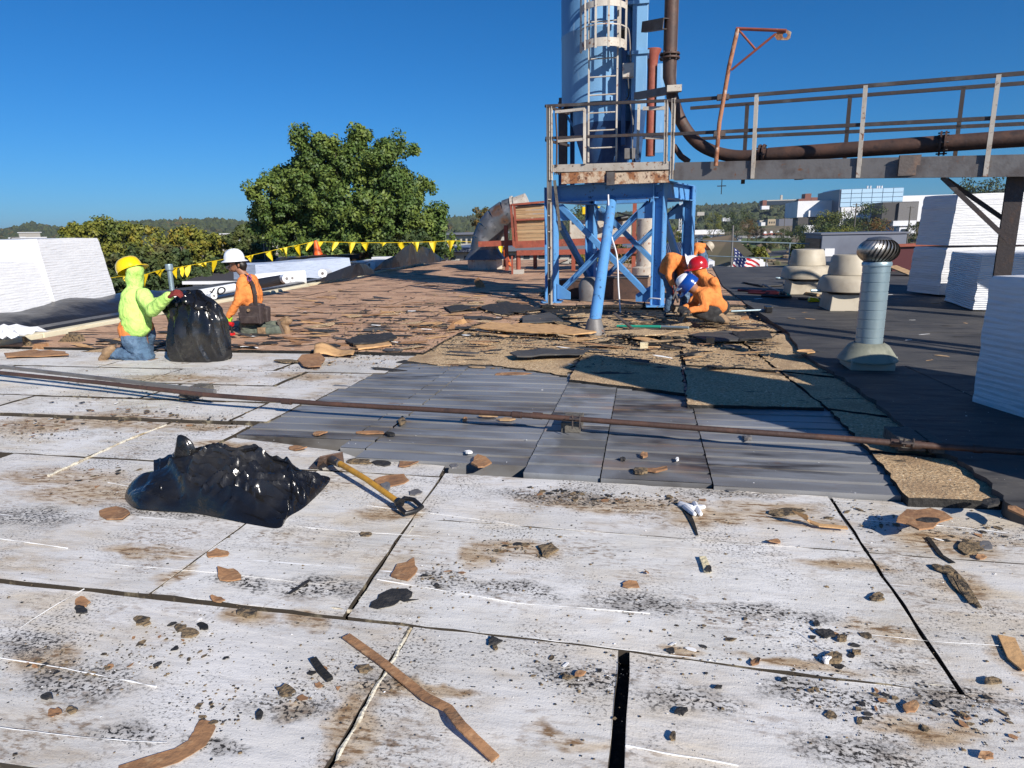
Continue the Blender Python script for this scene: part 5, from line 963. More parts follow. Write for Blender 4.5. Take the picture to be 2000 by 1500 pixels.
# front beam: upper plate and channel
a, b_ = long_(1318, 325, 1999, 311); mb = MB(); mb.beam(a, b_, .02, .125); P_(mb, 'toe_plate', 'steelg', CW)
a, b_ = long_(1318, 342, 1999, 332, .02); mb = MB(); mb.ibeam(a, b_, .09, .17, .012, chan=1); P_(mb, 'edge_beam', 'steelg', CW)
a, b_ = long_(1318, 342, 1999, 332, .80); mb = MB(); mb.ibeam(a, b_, .09, .17, .012, chan=1); P_(mb, 'edge_beam', 'steelg', CW)
a, b_ = long_(1318, 334, 1999, 323, .10); mb = MB(); mb.plate([a, b_, b_+cn*.65, a+cn*.65], (0, 0, .03)); P_(mb, 'walkway_grating', 'steel', CW)
for (ya, yb, off, nm) in ((198, 143, 0, 'top_rail'), (262, 228, 0, 'mid_rail')):
    a, b_ = long_(1316, ya, 1999, yb, off); mb = MB(); mb.ibeam(a, b_, .05, .05, .012, chan=1); P_(mb, nm, 'steel', CW)
zt_ = oc(1316, 198).z; zm_ = oc(1316, 262).z
for z_a, z_b, nm in ((oc(1316, 198).z, oc(1999, 143).z, 'top_rail'), (oc(1316, 262).z, oc(1999, 228).z, 'mid_rail')):
    a, b_ = Vector((CA[0], CA[1], z_a))+cn*.82, Vector((CB[0], CB[1], z_b))+cn*.82; a = a+cu*.0; mb = MB(); mb.ibeam(a, b_+(b_-a).normalized()*EXT, .05, .05, .012, chan=1); P_(mb, nm, 'steel', CW)
for xt, yt, xb, yb in ((1478, 185, 1470, 349), (1691, 167, 1676, 347), (1951, 146, 1924, 345)):
    p, q = oc(xt, yt, -.03), oc(xb, yb, -.03); mb = MB(); mb.ibeam((p.x, p.y, p.z), (q.x, q.y, q.z), .055, .05, .010, up=cn, chan=0); P_(mb, 'rail_post', 'creamst', CW)
for x in (1457, 1655, 1872):
    q = onp(x, 250, CA, CB, .82); f_ = (Vector((q.x, q.y, 0))-Vector((CA[0], CA[1], 0))).dot(cu)/4.77; zt2_ = oc(1316, 198).z*(1-f_)+oc(1999, 143).z*f_
    mb = MB(); mb.ibeam((q.x, q.y, zt2_), (q.x, q.y, 2.15), .055, .05, .01, up=cn); P_(mb, 'rail_post', 'steel', CW)
for k in range(8):
    a = Vector((CA[0], CA[1], 0))+cu*(.5+k*.9); z = oc(1318, 342).z*(1-k/8)+oc(1999, 332).z*(k/8); mb = MB(); mb.beam((a.x, a.y, z), (a.x+cn.x*.8, a.y+cn.y*.8, z), .05, .08); P_(mb, 'cross_member', 'steelg', CW)
# column and braces at right
p = oc(1987, 330, .3); q = G(1960, 640, .08); cx_, cy_ = p.x, p.y
mb = MB(); mb.ibeam((cx_, cy_, .08), (cx_, cy_, p.z-.05), .2, .2, .018, up=cn); P_(mb, 'support_column', 'steel', CW)
for (x0, y0, x1, y1, off) in ((1840, 346, 1972, 472, .1), (1848, 350, 1975, 438, .55)):
    a, b_ = oc(x0, y0, off), oc(x1, y1, off); mb = MB(); mb.ibeam(a, b_, .06, .07, .01, up=cn, chan=1); P_(mb, 'knee_brace', 'steel', CW)
p = oc(1410, 352, -.05); mb = MB(); mb.beam(p+Vector((0, 0, .02)), p+Vector((0, 0, -.22)), .012, .012); t = mb.build('hanging_hook', 'black', label='small black cross-shaped rod hanging under the catwalk', cat='hanger'); mb = MB(); mb.beam(p+Vector((-.07, 0, -.09)), p+Vector((.07, 0, -.09)), .012, .014); mb.build('crossbar', 'black', t)
# davit
DV = thing('davit_arm', 'rusty orange davit post with triangular arm clamped to the catwalk rail', 'davit', oc(1398, 325, -.08))
def dv(x, y): return oc(x, y, -.10)
for x0, y0, x1, y1, r in ((1398, 324, 1441, 56, .034), ): mb = MB(); mb.tube([dv(x0, y0), dv(1405, 240), dv(1412, 200), dv(1424, 130), dv(x1, y1)], r, 10); P_(mb, 'post', 'rustor', DV, smooth=True)
for x0, y0, x1, y1, r, nm in ((1438, 56, 1536, 60, .024, 'arm'), (1428, 137, 1515, 66, .018, 'strut'), (1444, 60, 1475, 96, .016, 'strut')): mb = MB(); mb.tube([dv(x0, y0), dv(x1, y1)], r, 8); P_(mb, nm, 'rustred', DV, smooth=True)
mb = MB(); pts = [dv(1518, 62), dv(1545, 58), dv(1541, 77), dv(1506, 77)]
hole = [dv(1533+5*cos(t_), 69+5*sin(t_)) for t_ in np.linspace(0, 2*pi, 13)[:-1]]
outer = []
for t_ in np.linspace(0, 2*pi, 13)[:-1]:
    cxx, cyy = 1533, 69; dx, dy = cos(t_), sin(t_); best = 1e9
    ring = [(1518, 61), (1546, 58), (1542, 78), (1504, 78)]
    for i in range(4):
        (xa, ya), (xb, yb) = ring[i], ring[(i+1) % 4]; ex, ey = xb-xa, yb-ya; den = dx*ey-dy*ex
        if abs(den) < 1e-9: continue
        tt = ((xa-cxx)*ey-(ya-cyy)*ex)/den; uu = ((xa-cxx)*dy-(ya-cyy)*dx)/den
        if tt > 0 and -.001 <= uu <= 1.001: best = min(best, tt)
    outer.append(dv(cxx+dx*best, cyy+dy*best))
V = [v for h in zip(hole, outer) for v in h]; th = cn*.02; n_ = 12
mb.v = [tuple(v) for v in V]+[tuple(v+th) for v in V]
for i in range(n_):
    a, b_ = 2*i, 2*((i+1) % n_); o_ = 2*n_; mb.f += [(a, b_, b_+1, a+1), (a+o_, a+1+o_, b_+1+o_, b_+o_), (a, a+o_, b_+o_, b_), (a+1, b_+1, b_+1+o_, a+1+o_)]; mb.m += [0]*4
P_(mb, 'eye_plate', 'rustcream', DV)
for y in (190, 262): p = oc(1412 if y < 200 else 1405, y, -.06); mb = MB(); mb.box((p.x-.09, p.y-.06, p.z-.04), (p.x+.09, p.y+.06, p.z+.04)); P_(mb, 'clamp', 'steel', DV)
# ------------------------------------------------------------------ brown conveying pipe
BP = thing('conveying_pipe', 'thick brown rusted pipe dropping beside the silo and bending along the catwalk', 'pipe', (.4, 12.3, 2.3))
Yp = 12.45; pr = .115
def pipe(pts, r, nm='pipe', mat='rustpipe', n=18): mb = MB(); mb.tube(pts, r, n); P_(mb, nm, mat, BP, smooth=True)
v0 = at(1310, 0, Yp); v0.z += 2.5
pipe([Vector((at(1310, 60, Yp).x, Yp, 7.5)), Vector((at(1310, 60, Yp).x, Yp, at(1308, 130, Yp).z))], pr)
pipe([at(1308, 128, Yp), at(1307, 150, Yp), at(1311, 170, Yp), at(1312, 186, Yp)], [pr, pr*.95, pr*.8, pr*.8], 'reducer')
el = [(1312, 184, .0), (1318, 205, .0), (1328, 232, .0), (1345, 260, 0), (1368, 283, 0), (1400, 298, 0), (1435, 305, 0), (1470, 305, 0), (1500, 303, 0)]
E_ = []
for i, (x, y, _) in enumerate(el): f_ = i/(len(el)-1); q = onp(x, y, CA, CB, .42); q2 = at(x, y, Yp); E_.append(q2.lerp(q, min(1, f_*1.6)))
cat_ = []
for i in range(len(E_)-1):
    p0, p1, p2, p3 = E_[max(i-1, 0)], E_[i], E_[i+1], E_[min(i+2, len(E_)-1)]
    for j in range(4): t_ = j/4; cat_.append(.5*((2*p1)+(p2-p0)*t_+(2*p0-5*p1+4*p2-p3)*t_*t_+(3*p1-p0-3*p2+p3)*t_**3))
cat_.append(E_[-1]); pipe(cat_, .10, 'elbow')
h0, h1 = onp(1500, 303, CA, CB, .42), onp(1999, 270, CA, CB, .42); hd = (h1-h0).normalized(); pipe([h0, h1+hd*3], .115, 'horizontal_pipe')
def flange(c, d_, r=.17, w_=.025, gap=.03):
    for s_ in (-1, 1): mb = MB(); mb.tube([c+d_*(s_*gap-w_*.5), c+d_*(s_*gap+w_*.5)], r, 20); P_(mb, 'flange', 'rustpipe', BP, smooth=True)
    for k in range(8):
        a_ = 2*pi*k/8; u_ = d_.cross(Vector((0, 0, 1))) if abs(d_.z) < .9 else Vector((1, 0, 0)); u_.normalize(); w3 = d_.cross(u_); q = c+(u_*cos(a_)+w3*sin(a_))*r*.84; mb = MB(); mb.tube([q-d_*.07, q+d_*.07], .012, 6); P_(mb, 'bolt', 'steel', BP)
flange(onp(1488, 303, CA, CB, .42), hd); flange(onp(1841, 280, CA, CB, .42), hd); flange(at(1308, 110, Yp), Vector((0, 0, 1)), .17)
for x in (1565, 1705, 1775): q = onp(x, 312, CA, CB, .42); mb = MB(); mb.box((q.x-.06, q.y-.12, 2.15), (q.x+.06, q.y+.12, q.z+.0)); P_(mb, 'saddle', 'steel', BP)
mb = MB(); q = onp(1775, 312, CA, CB, .0); mb.box((q.x-.14, q.y-.06, q.z-.22), (q.x+.14, q.y-.02, q.z+.06)); P_(mb, 'saddle_plate', 'steel', BP)
pipe([at(1316, 285, 12.3), at(1330, 305, 12.25), at(1345, 316, 12.2)], .05, 'branch_pipe')
for (x0, y0, x1, y1, hh) in ((1258, 53, 1300, 46, .17), (1242, 188, 1322, 174, .12)): mb = MB(); mb.ibeam(at(x0, y0, 13.0), at(x1, y1, Yp-.12), .1, hh, .014, chan=1); P_(mb, 'bracket', 'steel' if y0 < 100 else 'steelg', BP)
mb = MB(); p = at(1318, 174, Yp-.15); mb.box((p.x-.13, p.y-.1, p.z-.05), (p.x+.11, p.y+.02, p.z+.05)); P_(mb, 'clamp', 'creamst', BP)
# rear angle running beside the vertical pipe
mb = MB(); p = at(1321, 60, Yp+.12); mb.beam((p.x, p.y, 7.5), (p.x, p.y, at(1318, 170, Yp).z), .05, .05); P_(mb, 'support_angle', 'steelg', BP)
t = thing('rust_stack', 'thin red rusty stack with flared top seen behind the silo', 'stack', (at(1270, 300, 15).x, 15, .06)); p = at(1270, 300, 15); mb = MB(); mb.tube([(p.x, 15, at(1270, 305, 15).z), (p.x, 15, at(1270, 130, 15).z)], .10, 14); mb.build('pipe', 'rustred', t, smooth=True)
mb = MB(); mb.lathe((p.x, 15, at(1270, 130, 15).z), [(.10, 0), (.12, .2), (.17, .30), (.17, .32)], 16); mb.build('flared_top', 'rustred', t, smooth=True)
mb = MB(); mb.beam((p.x+.18, 14.9, at(1270, 300, 15).z), (p.x+.18, 14.9, at(1270, 128, 15).z), .16, .05); mb.build('ladder_plate', 'blue2', t)
# ================================================================== RED FRAME WITH TIMBER BOX AND DUCT
RF = thing('duct_frame', 'red rusted steel frame carrying a slatted timber box behind the tower', 'steel frame', tuple(G(1012, 535, .06))); Yf = 21.5
def rf(x, y, dy=0): return at(x, y, Yf+dy)
a = rf(997, 402); b_ = rf(1062, 394); zt0 = a.z; x0, x1 = rf(1004, 430).x, rf(1075, 430).x
zb = rf(1030, 472).z; zt = rf(1030, 402).z
for k in range(9):
    z0_ = zb+(zt-zb)*k/9; z1_ = zb+(zt-zb)*(k+.9)/9; mb = MB(); mb.box((x0, Yf, z0_), (x1+random.uniform(-.05, .05), Yf+.04, z1_)); mb.build('plank', 'plank', RF)
    mb = MB(); mb.box((x0-.0, Yf+.05, z0_), (x0+.04, Yf+1.9, z1_)); mb.build('plank', 'plank', RF)
mb = MB(); mb.box((x0, Yf, zt+.01), (x1+.2, Yf+2.0, zt+.06)); mb.build('lid', 'dblue', RF)
for x in (998, 1004): mb = MB(); mb.beam(rf(x, 399, -.08), rf(x+6, 482, -.08), .07, .07); mb.build('upright', 'rustred', RF)
for (xa, ya, xb, yb, h_, dy) in ((1006, 478, 1295, 466, .22, -.05), (1010, 494, 1290, 489, .16, -.1), (935, 477, 1006, 474, .18, .4), (1000, 400, 1066, 394, .06, -.08), (1110, 394, 1252, 394, .07, 1.5), (1004, 430, 1066, 427, .05, -.06)):
    mb = MB(); mb.ibeam(rf(xa, ya, dy), rf(xb, yb, dy), .12, h_, .02, chan=1); mb.build('beam', 'rustred', RF)
for (x, yt, yb, m, dy) in ((1012, 490, 533, 'tube', 0), (988, 440, 512, 'beam', 2), (1045, 490, 520, 'tube', 3), (1240, 395, 527, 'beam', 0), (1120, 420, 480, 'beam', 1.5), (1000, 500, 532, 'beam', -.2)):
    p = rf(x, yt, dy); mb = MB()
    if m == 'tube': mb.tube([(p.x, p.y, .06), p], .075, 12)
    else: mb.ibeam((p.x, p.y, .06), p, .12 if x != 1000 else .05, .12 if x != 1000 else .05, .015)
    mb.build('leg', 'rustred', RF, smooth=(m == 'tube'))
p = rf(1012, 490); mb = MB(); mb.box((p.x-.16, p.y-.16, .06), (p.x+.16, p.y+.16, .2)); mb.build('footing', 'conc', RF)
t = thing('machine_housing', 'pale grey rusty machine housing inside the red frame behind the tower', 'machine', tuple(G(1180, 530, .06))); p, q = at(1112, 472, 22.4), at(1232, 428, 22.4); mb = MB(); mb.box((p.x, 22.4, p.z), (q.x, 23.8, q.z)); mb.build('casing', 'creamst', t, bevel=.03)
mb = MB(); a, b_ = at(1137, 404, 22), at(1172, 418, 22); mb.box((a.x, 22, b_.z), (b_.x, 22.7, a.z)); mb.build('yellow_hood', 'yellow', t, bevel=.02)
mb = MB(); mb.tube([at(1165, 420, 22.2), at(1190, 432, 22), at(1225, 425, 22.2)], .09, 12); mb.build('hose', 'black', t, smooth=True)
t = thing('white_riser_duct', 'white rust-streaked round duct standing right of the red frame', 'duct', tuple(G(1263, 525, .06))); p = at(1263, 520, 20); mb = MB(); mb.lathe((p.x, 20, .06), [(.42, 0), (.42, .25), (.30, .30), (.30, at(1263, 432, 20).z), (.12, at(1263, 424, 20).z)], 24); mb.build('duct', 'creamst', t, smooth=True)
# big curved duct
DU = thing('curved_duct', 'large curved metal-clad duct elbow on a rusty curb behind the flags', 'duct', tuple(G(950, 520, .06))); Yd = 24.5
arc = [(947, 512), (945, 490), (949, 468), (958, 447), (972, 430), (990, 418), (1010, 411)]
C_ = [at(x, y, Yd+i*.0) for i, (x, y) in enumerate(arc)]
rr = (at(971, 500, Yd)-at(945, 500, Yd)).length
for i in range(len(C_)-1):
    mb = MB(); d_ = (C_[i+1]-C_[i]); mb.tube([C_[i]-d_*.04, C_[i+1]+d_*.03], [rr*(1.0+.012*(i % 2)), rr*(1.0+.012*((i+1) % 2))], 24); mb.build('duct_segment', 'insul', DU, smooth=True)
mb = MB(); d_ = (C_[-1]-C_[-2]).normalized(); mb.tube([C_[-1]-d_*.1, C_[-1]-d_*.02], rr*1.09, 26); mb.build('end_flange', 'creamst', DU, smooth=True)
mb = MB(); mb.tube([C_[-1], C_[-1]+d_*.45], rr*.95, 24); mb.build('duct_neck', 'creamst', DU, smooth=True)
b = G(952, 521, .06); k_ = Yd; mb = MB(); mb.lathe((C_[0].x, Yd, .06), [(rr*1.3, 0), (rr*1.3, .38), (rr*1.05, .42)], 10); mb.build('curb', 'creamst', DU)
mb = MB(); mb.lathe((C_[0].x, Yd, .48), [(rr*1.5, -.06), (rr*1.45, 0), (rr*1.02, .30)], 20, cap=False); mb.build('skirt', 'insul', DU, smooth=True)
# ================================================================== THE LONG PIPE ON BLOCKS
GP = thing('gas_pipe', 'long thin brown pipe on wooden blocks crossing the whole roof', 'pipe', tuple(G(1000, 822)))
HP = .15
pp = [G(x, y, HP) for x, y in ((-120, 716), (0, 728), (200, 748), (400, 771), (640, 789), (1000, 809), (1120, 818), (1400, 839), (1650, 857), (1780, 868), (2010, 884), (2200, 897))]
mb = MB(); mb.tube(pp, .0195, 14); mb.build('pipe', 'rustpipe', GP, smooth=True)
q = [G(x, y, HP+.02)+Vector((0, .0, 0)) for x, y in ((-120, 704), (0, 716), (200, 739), (420, 765))]; mb = MB()
for a, b_ in zip(q, q[1:]): mb.beam(a, b_, .034, .03)
mb.build('strut_channel', 'steelg', GP)
for x, y in ((1010, 810), (1050, 812), (1748, 865), (1790, 869), (1910, 877), (560, 784)):
    a = G(x-9, y-.7, HP); b_ = G(x+9, y+.7, HP); mb = MB(); mb.tube([a, b_], .025, 14); mb.build('coupling', 'rustpipe', GP, smooth=True)
for (x, y, w_, lb) in ((383, 776, .22, 'l'), (1118, 836, .20, 'm'), (1765, 884, .22, 'r')):
    c = G(x, y, .03+.0); z0 = .05 if x < 500 else (.03 if x < 1500 else .08); mb = MB(); mb.box((c.x-w_*.35, c.y-.12, z0), (c.x+w_*.35, c.y+.16, z0+.075)); mb.build('wood_block', 'wood', GP, bevel=.005)
    if x > 1500: mb = MB(); mb.box((c.x+.09, c.y-.15, z0), (c.x+.17, c.y+.12, z0+.07)); mb.build('wood_block', 'wood', GP, bevel=.005)
    mb = MB(); g2 = G(x, y-12, HP); mb.tube([(g2.x, g2.y, z0+.07), (g2.x, g2.y, HP+.05)], .006, 6); mb.tube([(g2.x+.05, g2.y, z0+.07), (g2.x+.05, g2.y, HP+.05)], .006, 6); mb.box((g2.x-.02, g2.y-.02, HP+.022), (g2.x+.05, g2.y+.02, HP+.03)); mb.build('clamp', 'steel', GP)
# ================================================================== FLAG LINE
FLN = thing('flag_line', 'yellow triangular pennants strung on a yellow rope along the left roof edge', 'pennant line', tuple(at(617, 500, 22)))
rope_px = [(205, 545), (228, 541), (285, 536), (310, 528), (345, 523), (400, 513), (440, 506), (480, 501), (520, 492), (560, 483), (595, 476), (612, 472), (660, 473), (700, 474), (760, 474), (820, 473), (885, 470), (990, 478)]
def ropeY(x): return float(np.interp(x, [200, 617, 885, 990], [12.2, 22, 28, 30]))
rx = [p[0] for p in rope_px]; ry = [p[1] for p in rope_px]
def rope_at(x): return at(x, float(np.interp(x, rx, ry)), ropeY(x))
mb = MB(); mb.tube([rope_at(x) for x in np.linspace(205, 990, 90)], .009, 5); mb.build('rope', 'yellow', FLN)
for (x, w_, h_, sk) in ((248, 16, 14, 0), (283, 9, 30, 2), (313, 17, 20, 0), (343, 11, 22, -1), (354, 7, 20, 3), (367, 13, 23, -2), (395, 17, 14, 12), (416, 13, 22, 2), (443, 12, 9, 5), (489, 14, 21, 2), (525, 14, 20, 6), (553, 14, 21, 9), (582, 14, 23, 3), (605, 14, 17, -6), (623, 15, 23, -6), (655, 14, 18, -5), (686, 15, 22, 0), (714, 16, 17, 0), (748, 12, 8, 0), (782, 15, 19, 6), (811, 14, 20, 5), (846, 16, 23, 1), (880, 15, 22, 0), (978, 13, 20, 1)):
    Yy = ropeY(x); y0 = float(np.interp(x-w_/2, rx, ry)); y1 = float(np.interp(x+w_/2, rx, ry)); N_ = 5; mb = MB()
    a, b_, c = at(x-w_/2, y0, Yy), at(x+w_/2, y1, Yy), at(x+sk, (y0+y1)/2+h_, Yy+random.uniform(-.15, .15))
    for i in range(N_+1):
        for j in range(N_+1-i):
            u, v = i/N_, j/N_; p = a*(1-u-v)+b_*v+c*u; p.y += .05*sin(v*7+u*4+x); mb.v.append(tuple(p))
    idx = {}; k = 0
    for i in range(N_+1):
        for j in range(N_+1-i): idx[i, j] = k; k += 1
    for i in range(N_):
        for j in range(N_-i):
            mb.f.append((idx[i, j], idx[i, j+1], idx[i+1, j])); mb.m.append(0)
            if j < N_-i-1: mb.f.append((idx[i, j+1], idx[i+1, j+1], idx[i+1, j])); mb.m.append(0)
    mb.build('pennant', 'yellow', FLN, smooth=True)
for (x, yb, yt, Y, lb) in ((619, 498, 470, 21.9, 'orange traffic cone post holding the flag line in front of the big tree'), (988, 520, 482, 26, 'orange traffic cone between the curved duct and the red frame')):
    a, b_ = at(x+3, yb, Y), at(x-3, yt, Y); t = thing('traffic_cone', lb, 'traffic cone', a); mb = MB(); mb.tube([a, a.lerp(b_, .9), b_], [.16, .06, .045], 16); mb.build('cone', 'coneo', t, smooth=True); mb = MB(); mb.box((a.x-.2, a.y-.2, a.z-.04), (a.x+.2, a.y+.2, a.z)); mb.build('base', 'coneo', t)
p = at(336, 566, 13.5); q = at(331, 527, 13.5); t = thing('flue_vent', 'small galvanised flue pipe with square cap between the yellow hat and the bag', 'vent', (p.x, p.y, 0)); mb = MB(); mb.tube([(p.x, p.y, 0), q], .055, 14); mb.build('pipe', 'galv', t, smooth=True); mb = MB(); mb.lathe(at(331, 528, 13.5), [(.08, 0), (.085, .02), (.085, .12), (.075, .14)], 12); mb.build('cap', 'galv', t)
# ================================================================== ROLLS AND PILES BEYOND THE CURB
def roll(lb, a, b_, r, mat, hollow=True, name='roofing_roll'):
    a, b_ = Vector(a), Vector(b_); t = thing(name, lb, 'roll', ((a.x+b_.x)/2, (a.y+b_.y)/2, min(a.z, b_.z)-r)); mb = MB(); mb.tube([a, a.lerp(b_, .5), b_], [r, r*1.02, r], 24); mb.build('sheet_roll', mat, t, smooth=True)
    if hollow:
        d_ = (b_-a).normalized(); mb = MB(); mb.tube([b_-d_*.02, b_+d_*.012], r*.34, 16); mb.build('core', 'steelg', t)
    return t
r1 = roll('white roll printed with large black letters between the bag and the white hard hat worker', at(322, 588, 12.8), at(458, 562, 14.6), .11, 'sheetw')
cu_ = bpy.data.curves.new('t', 'FONT'); cu_.body = 'IKO'; cu_.size = 1; cu_.extrude = 0; cu_.offset = .02; cu_.resolution_u = 3; to = bpy.data.objects.new('t', cu_); COL.objects.link(to)
dg = bpy.context.evaluated_depsgraph_get(); dg.update(); tm = bpy.data.meshes.new_from_object(to.evaluated_get(dg)); bpy.data.objects.remove(to)
bmt = bmesh.new(); bmt.from_mesh(tm); bmesh.ops.subdivide_edges(bmt, edges=[e for e in bmt.edges if e.calc_length() > .15], cuts=2); bmesh.ops.triangulate(bmt, faces=bmt.faces)
ra, rb_ = at(322, 588, 12.8), at(458, 562, 14.6); ax = (rb_-ra).normalized(); L_ = (rb_-ra).length
tv = [v.co.copy() for v in bmt.verts]; w_t = max(v.x for v in tv); side = Vector((ax.y, -ax.x, 0)).normalized(); upv = side.cross(ax); upv = upv if upv.z > 0 else -upv
mb = MB(); vs = []
for v in tv:
    s0 = L_*(.50+.30*(v.x+v.y*.25)/w_t); an = radians(5)+ (v.y-.36)/.72*radians(95); vs.append(ra+ax*s0+(side*cos(an)+upv*sin(an))*.1135)
mb.add(vs, [tuple(x.index for x in f.verts) for f in bmt.faces]); mb.build('lettering', 'ink', r1); bmt.free()
roll('short white roll end lying under the lettered roll', at(400, 585, 12.9), at(418, 578, 12.7), .07, 'sheetw')
roll('black rubber roll lying left of the two white roll ends', at(494, 556, 13.6), at(552, 546, 14.4), .115, 'epdm', False)
roll('left one of two small white roll ends beside the black rubber roll', at(548, 545, 14.5), at(560, 544, 14.1), .10, 'sheetw')
roll('right one of two small white roll ends beside the black rubber roll', at(560, 544, 14.9), at(571, 543, 14.5), .09, 'sheetw')
roll('long white roll lying behind the black rubber roll', at(500, 549, 16.5), at(597, 541, 17.2), .20, 'sheetw', False)
roll('small white roll with dark hollow end in the shaded pile', at(640, 532, 19), at(630, 534, 17.6), .12, 'sheetw')
def pile(lb, F4, dep, mat, name='wrapped_pile', cat='pile', res=10, amp=.03):
    """front quad bottom-left, bottom-right, top-right, top-left; extruded back with a rumpled skin"""
    a, b_, c, d_ = [Vector(p) for p in F4]; n_ = Vector((-(b_-a).y, (b_-a).x, 0)).normalized()*dep; mb = MB()
    def grid(p, q, r, s_):
        o = len(mb.v)
        for i in range(res+1):
            for j in range(res+1):
                u, v = i/res, j/res; m = p.lerp(q, u).lerp(s_.lerp(r, u), v); e = min(u, 1-u, v, 1-v)*4; m = m+Vector((NZ.noise(m*2), NZ.noise(m*2+Vector((9, 0, 0))), NZ.noise(m*2+Vector((0, 9, 0)))))*amp; mb.v.append(tuple(m))
        for i in range(res):
            for j in range(res): k = o+i*(res+1)+j; mb.f.append((k, k+res+1, k+res+2, k+1)); mb.m.append(0)
    grid(a, b_, c, d_); grid(d_, c, c+n_, d_+n_); grid(b_, b_+n_, c+n_, c); grid(a+n_, a, d_, d_+n_)
    o = mb.build(name, mat, smooth=True, label=lb, cat=cat); return o
pile('long blue-shaded white wrapped pile behind the rolls', [at(500, 547, 17), at(690, 541, 20.5), at(682, 503, 20.5), at(499, 517, 17)], 1.0, 'wrap_shade')
pile('black rubber cover over the back of the long shaded pile', [at(560, 512, 19.6), at(700, 505, 22), at(703, 496, 22), at(565, 503, 19.6)], .8, 'epdm', 'rubber_cover', 'rubber sheet')
pile('white wrapped bundle with paper label between the black heaps', [at(655, 532, 21.5), at(772, 525, 24), at(765, 506, 24), at(680, 515, 21.5)], .9, 'sheetw')
p = at(725, 522, 22.3); mb = MB(); mb.plate([at(716, 528, 22.2), at(733, 526, 22.5), at(733, 510, 22.5), at(717, 513, 22.2)], (0, -.02, 0)); t = mb.build('paper_label', 'whitep', label='white paper label on the bundle between the black heaps', cat='label')
mb = MB(); mb.plate([at(719, 524, 22.15), at(723, 524, 22.2), at(723, 514, 22.2), at(719, 515, 22.15)], (0, -.012, 0)); mb.build('print', 'steelg', t)
mb = MB(); mb.box(tuple(at(726, 509, 27)), tuple(at(748, 502, 27)+Vector((.2, .6, 0)))); mb.build('roof_hatch', 'whitep', label='small pale roof hatch behind the black heaps', cat='hatch')
def heap(lb, P, Y0_, Y1_, hpx, mat, name='rubber_heap', cat='rubber sheet'):
    """crumpled sheet: ridge profile P in pixels, laid from Y0 to Y1"""
    mb = MB(); n = len(P); R2 = 9
    for i, (x, y, yb) in enumerate(P):
        Y = Y0_+(Y1_-Y0_)*i/(n-1); t_, b_ = at(x, y, Y), at(x, yb, Y)
        for j in range(R2):
            f_ = j/(R2-1); h = sin(pi*f_)**.7; p = Vector((b_.x, b_.y-.5+1.0*f_, b_.z+(t_.z-b_.z)*h)); p += Vector((0, 0, .05*NZ.noise(p*3))); mb.v.append(tuple(p))
    for i in range(n-1):
        for j in range(R2-1): k = i*R2+j; mb.f.append((k, k+1, k+R2+1, k+R2)); mb.m.append(0)
    return mb.build(name, mat, smooth=False, label=lb, cat=cat)
heap('black rubber folds lying over the curb left of the paper label', [(630, 545, 548), (650, 532, 546), (680, 521, 543), (700, 514, 541), (712, 516, 538), (722, 523, 536)], 17.5, 20.5, 0, 'epdm')
heap('black plastic heap with a pointed fold at the far end of the curb', [(738, 523, 526), (755, 506, 524), (775, 498, 521), (790, 484, 519), (806, 476, 517), (815, 494, 515), (826, 480, 514), (842, 487, 513), (852, 496, 512), (866, 508, 511)], 22, 29, 0, 'epdm')
# ================================================================== PEOPLE
def hand(parent, wrist, d_, nrm, mat, s_=1.0, curl=.6, name='hand'):
    """palm, four unequal bent fingers, a thumb from the side"""
    d_ = Vector(d_).normalized(); nrm = Vector(nrm); nrm = (nrm-d_*nrm.dot(d_)).normalized(); sd = d_.cross(nrm); w_ = Vector(wrist); ch = []
    for k in range(4):
        o = sd*((k-1.5)*.021*s_); base = w_+d_*(.085*s_)+o; ch.append([(w_+o*.6+d_*.01, .017*s_), (base, .0125*s_)])
        ln = (.068, .080, .075, .058)[k]*s_; a1 = curl*.9; a2 = curl*2.0
        m = base+(d_*cos(a1)+nrm*sin(a1))*ln*.5; e = m+(d_*cos(a2)+nrm*sin(a2))*ln*.5; ch.append([(base, .0115*s_), (m, .0105*s_), (e, .009*s_)])
    tb = w_+d_*.03*s_+sd*.036*s_; tm_ = tb+(d_*.6+sd*.6+nrm*.4).normalized()*.036*s_; ch.append([(w_+d_*.015*s_+sd*.01, .018*s_), (tb, .015*s_), (tm_, .012*s_), (tm_+(d_*.75+nrm*.6).normalized()*.03*s_, .010*s_)])
    return soft(name, ch, mat, parent, voxel=.006, sm=1)
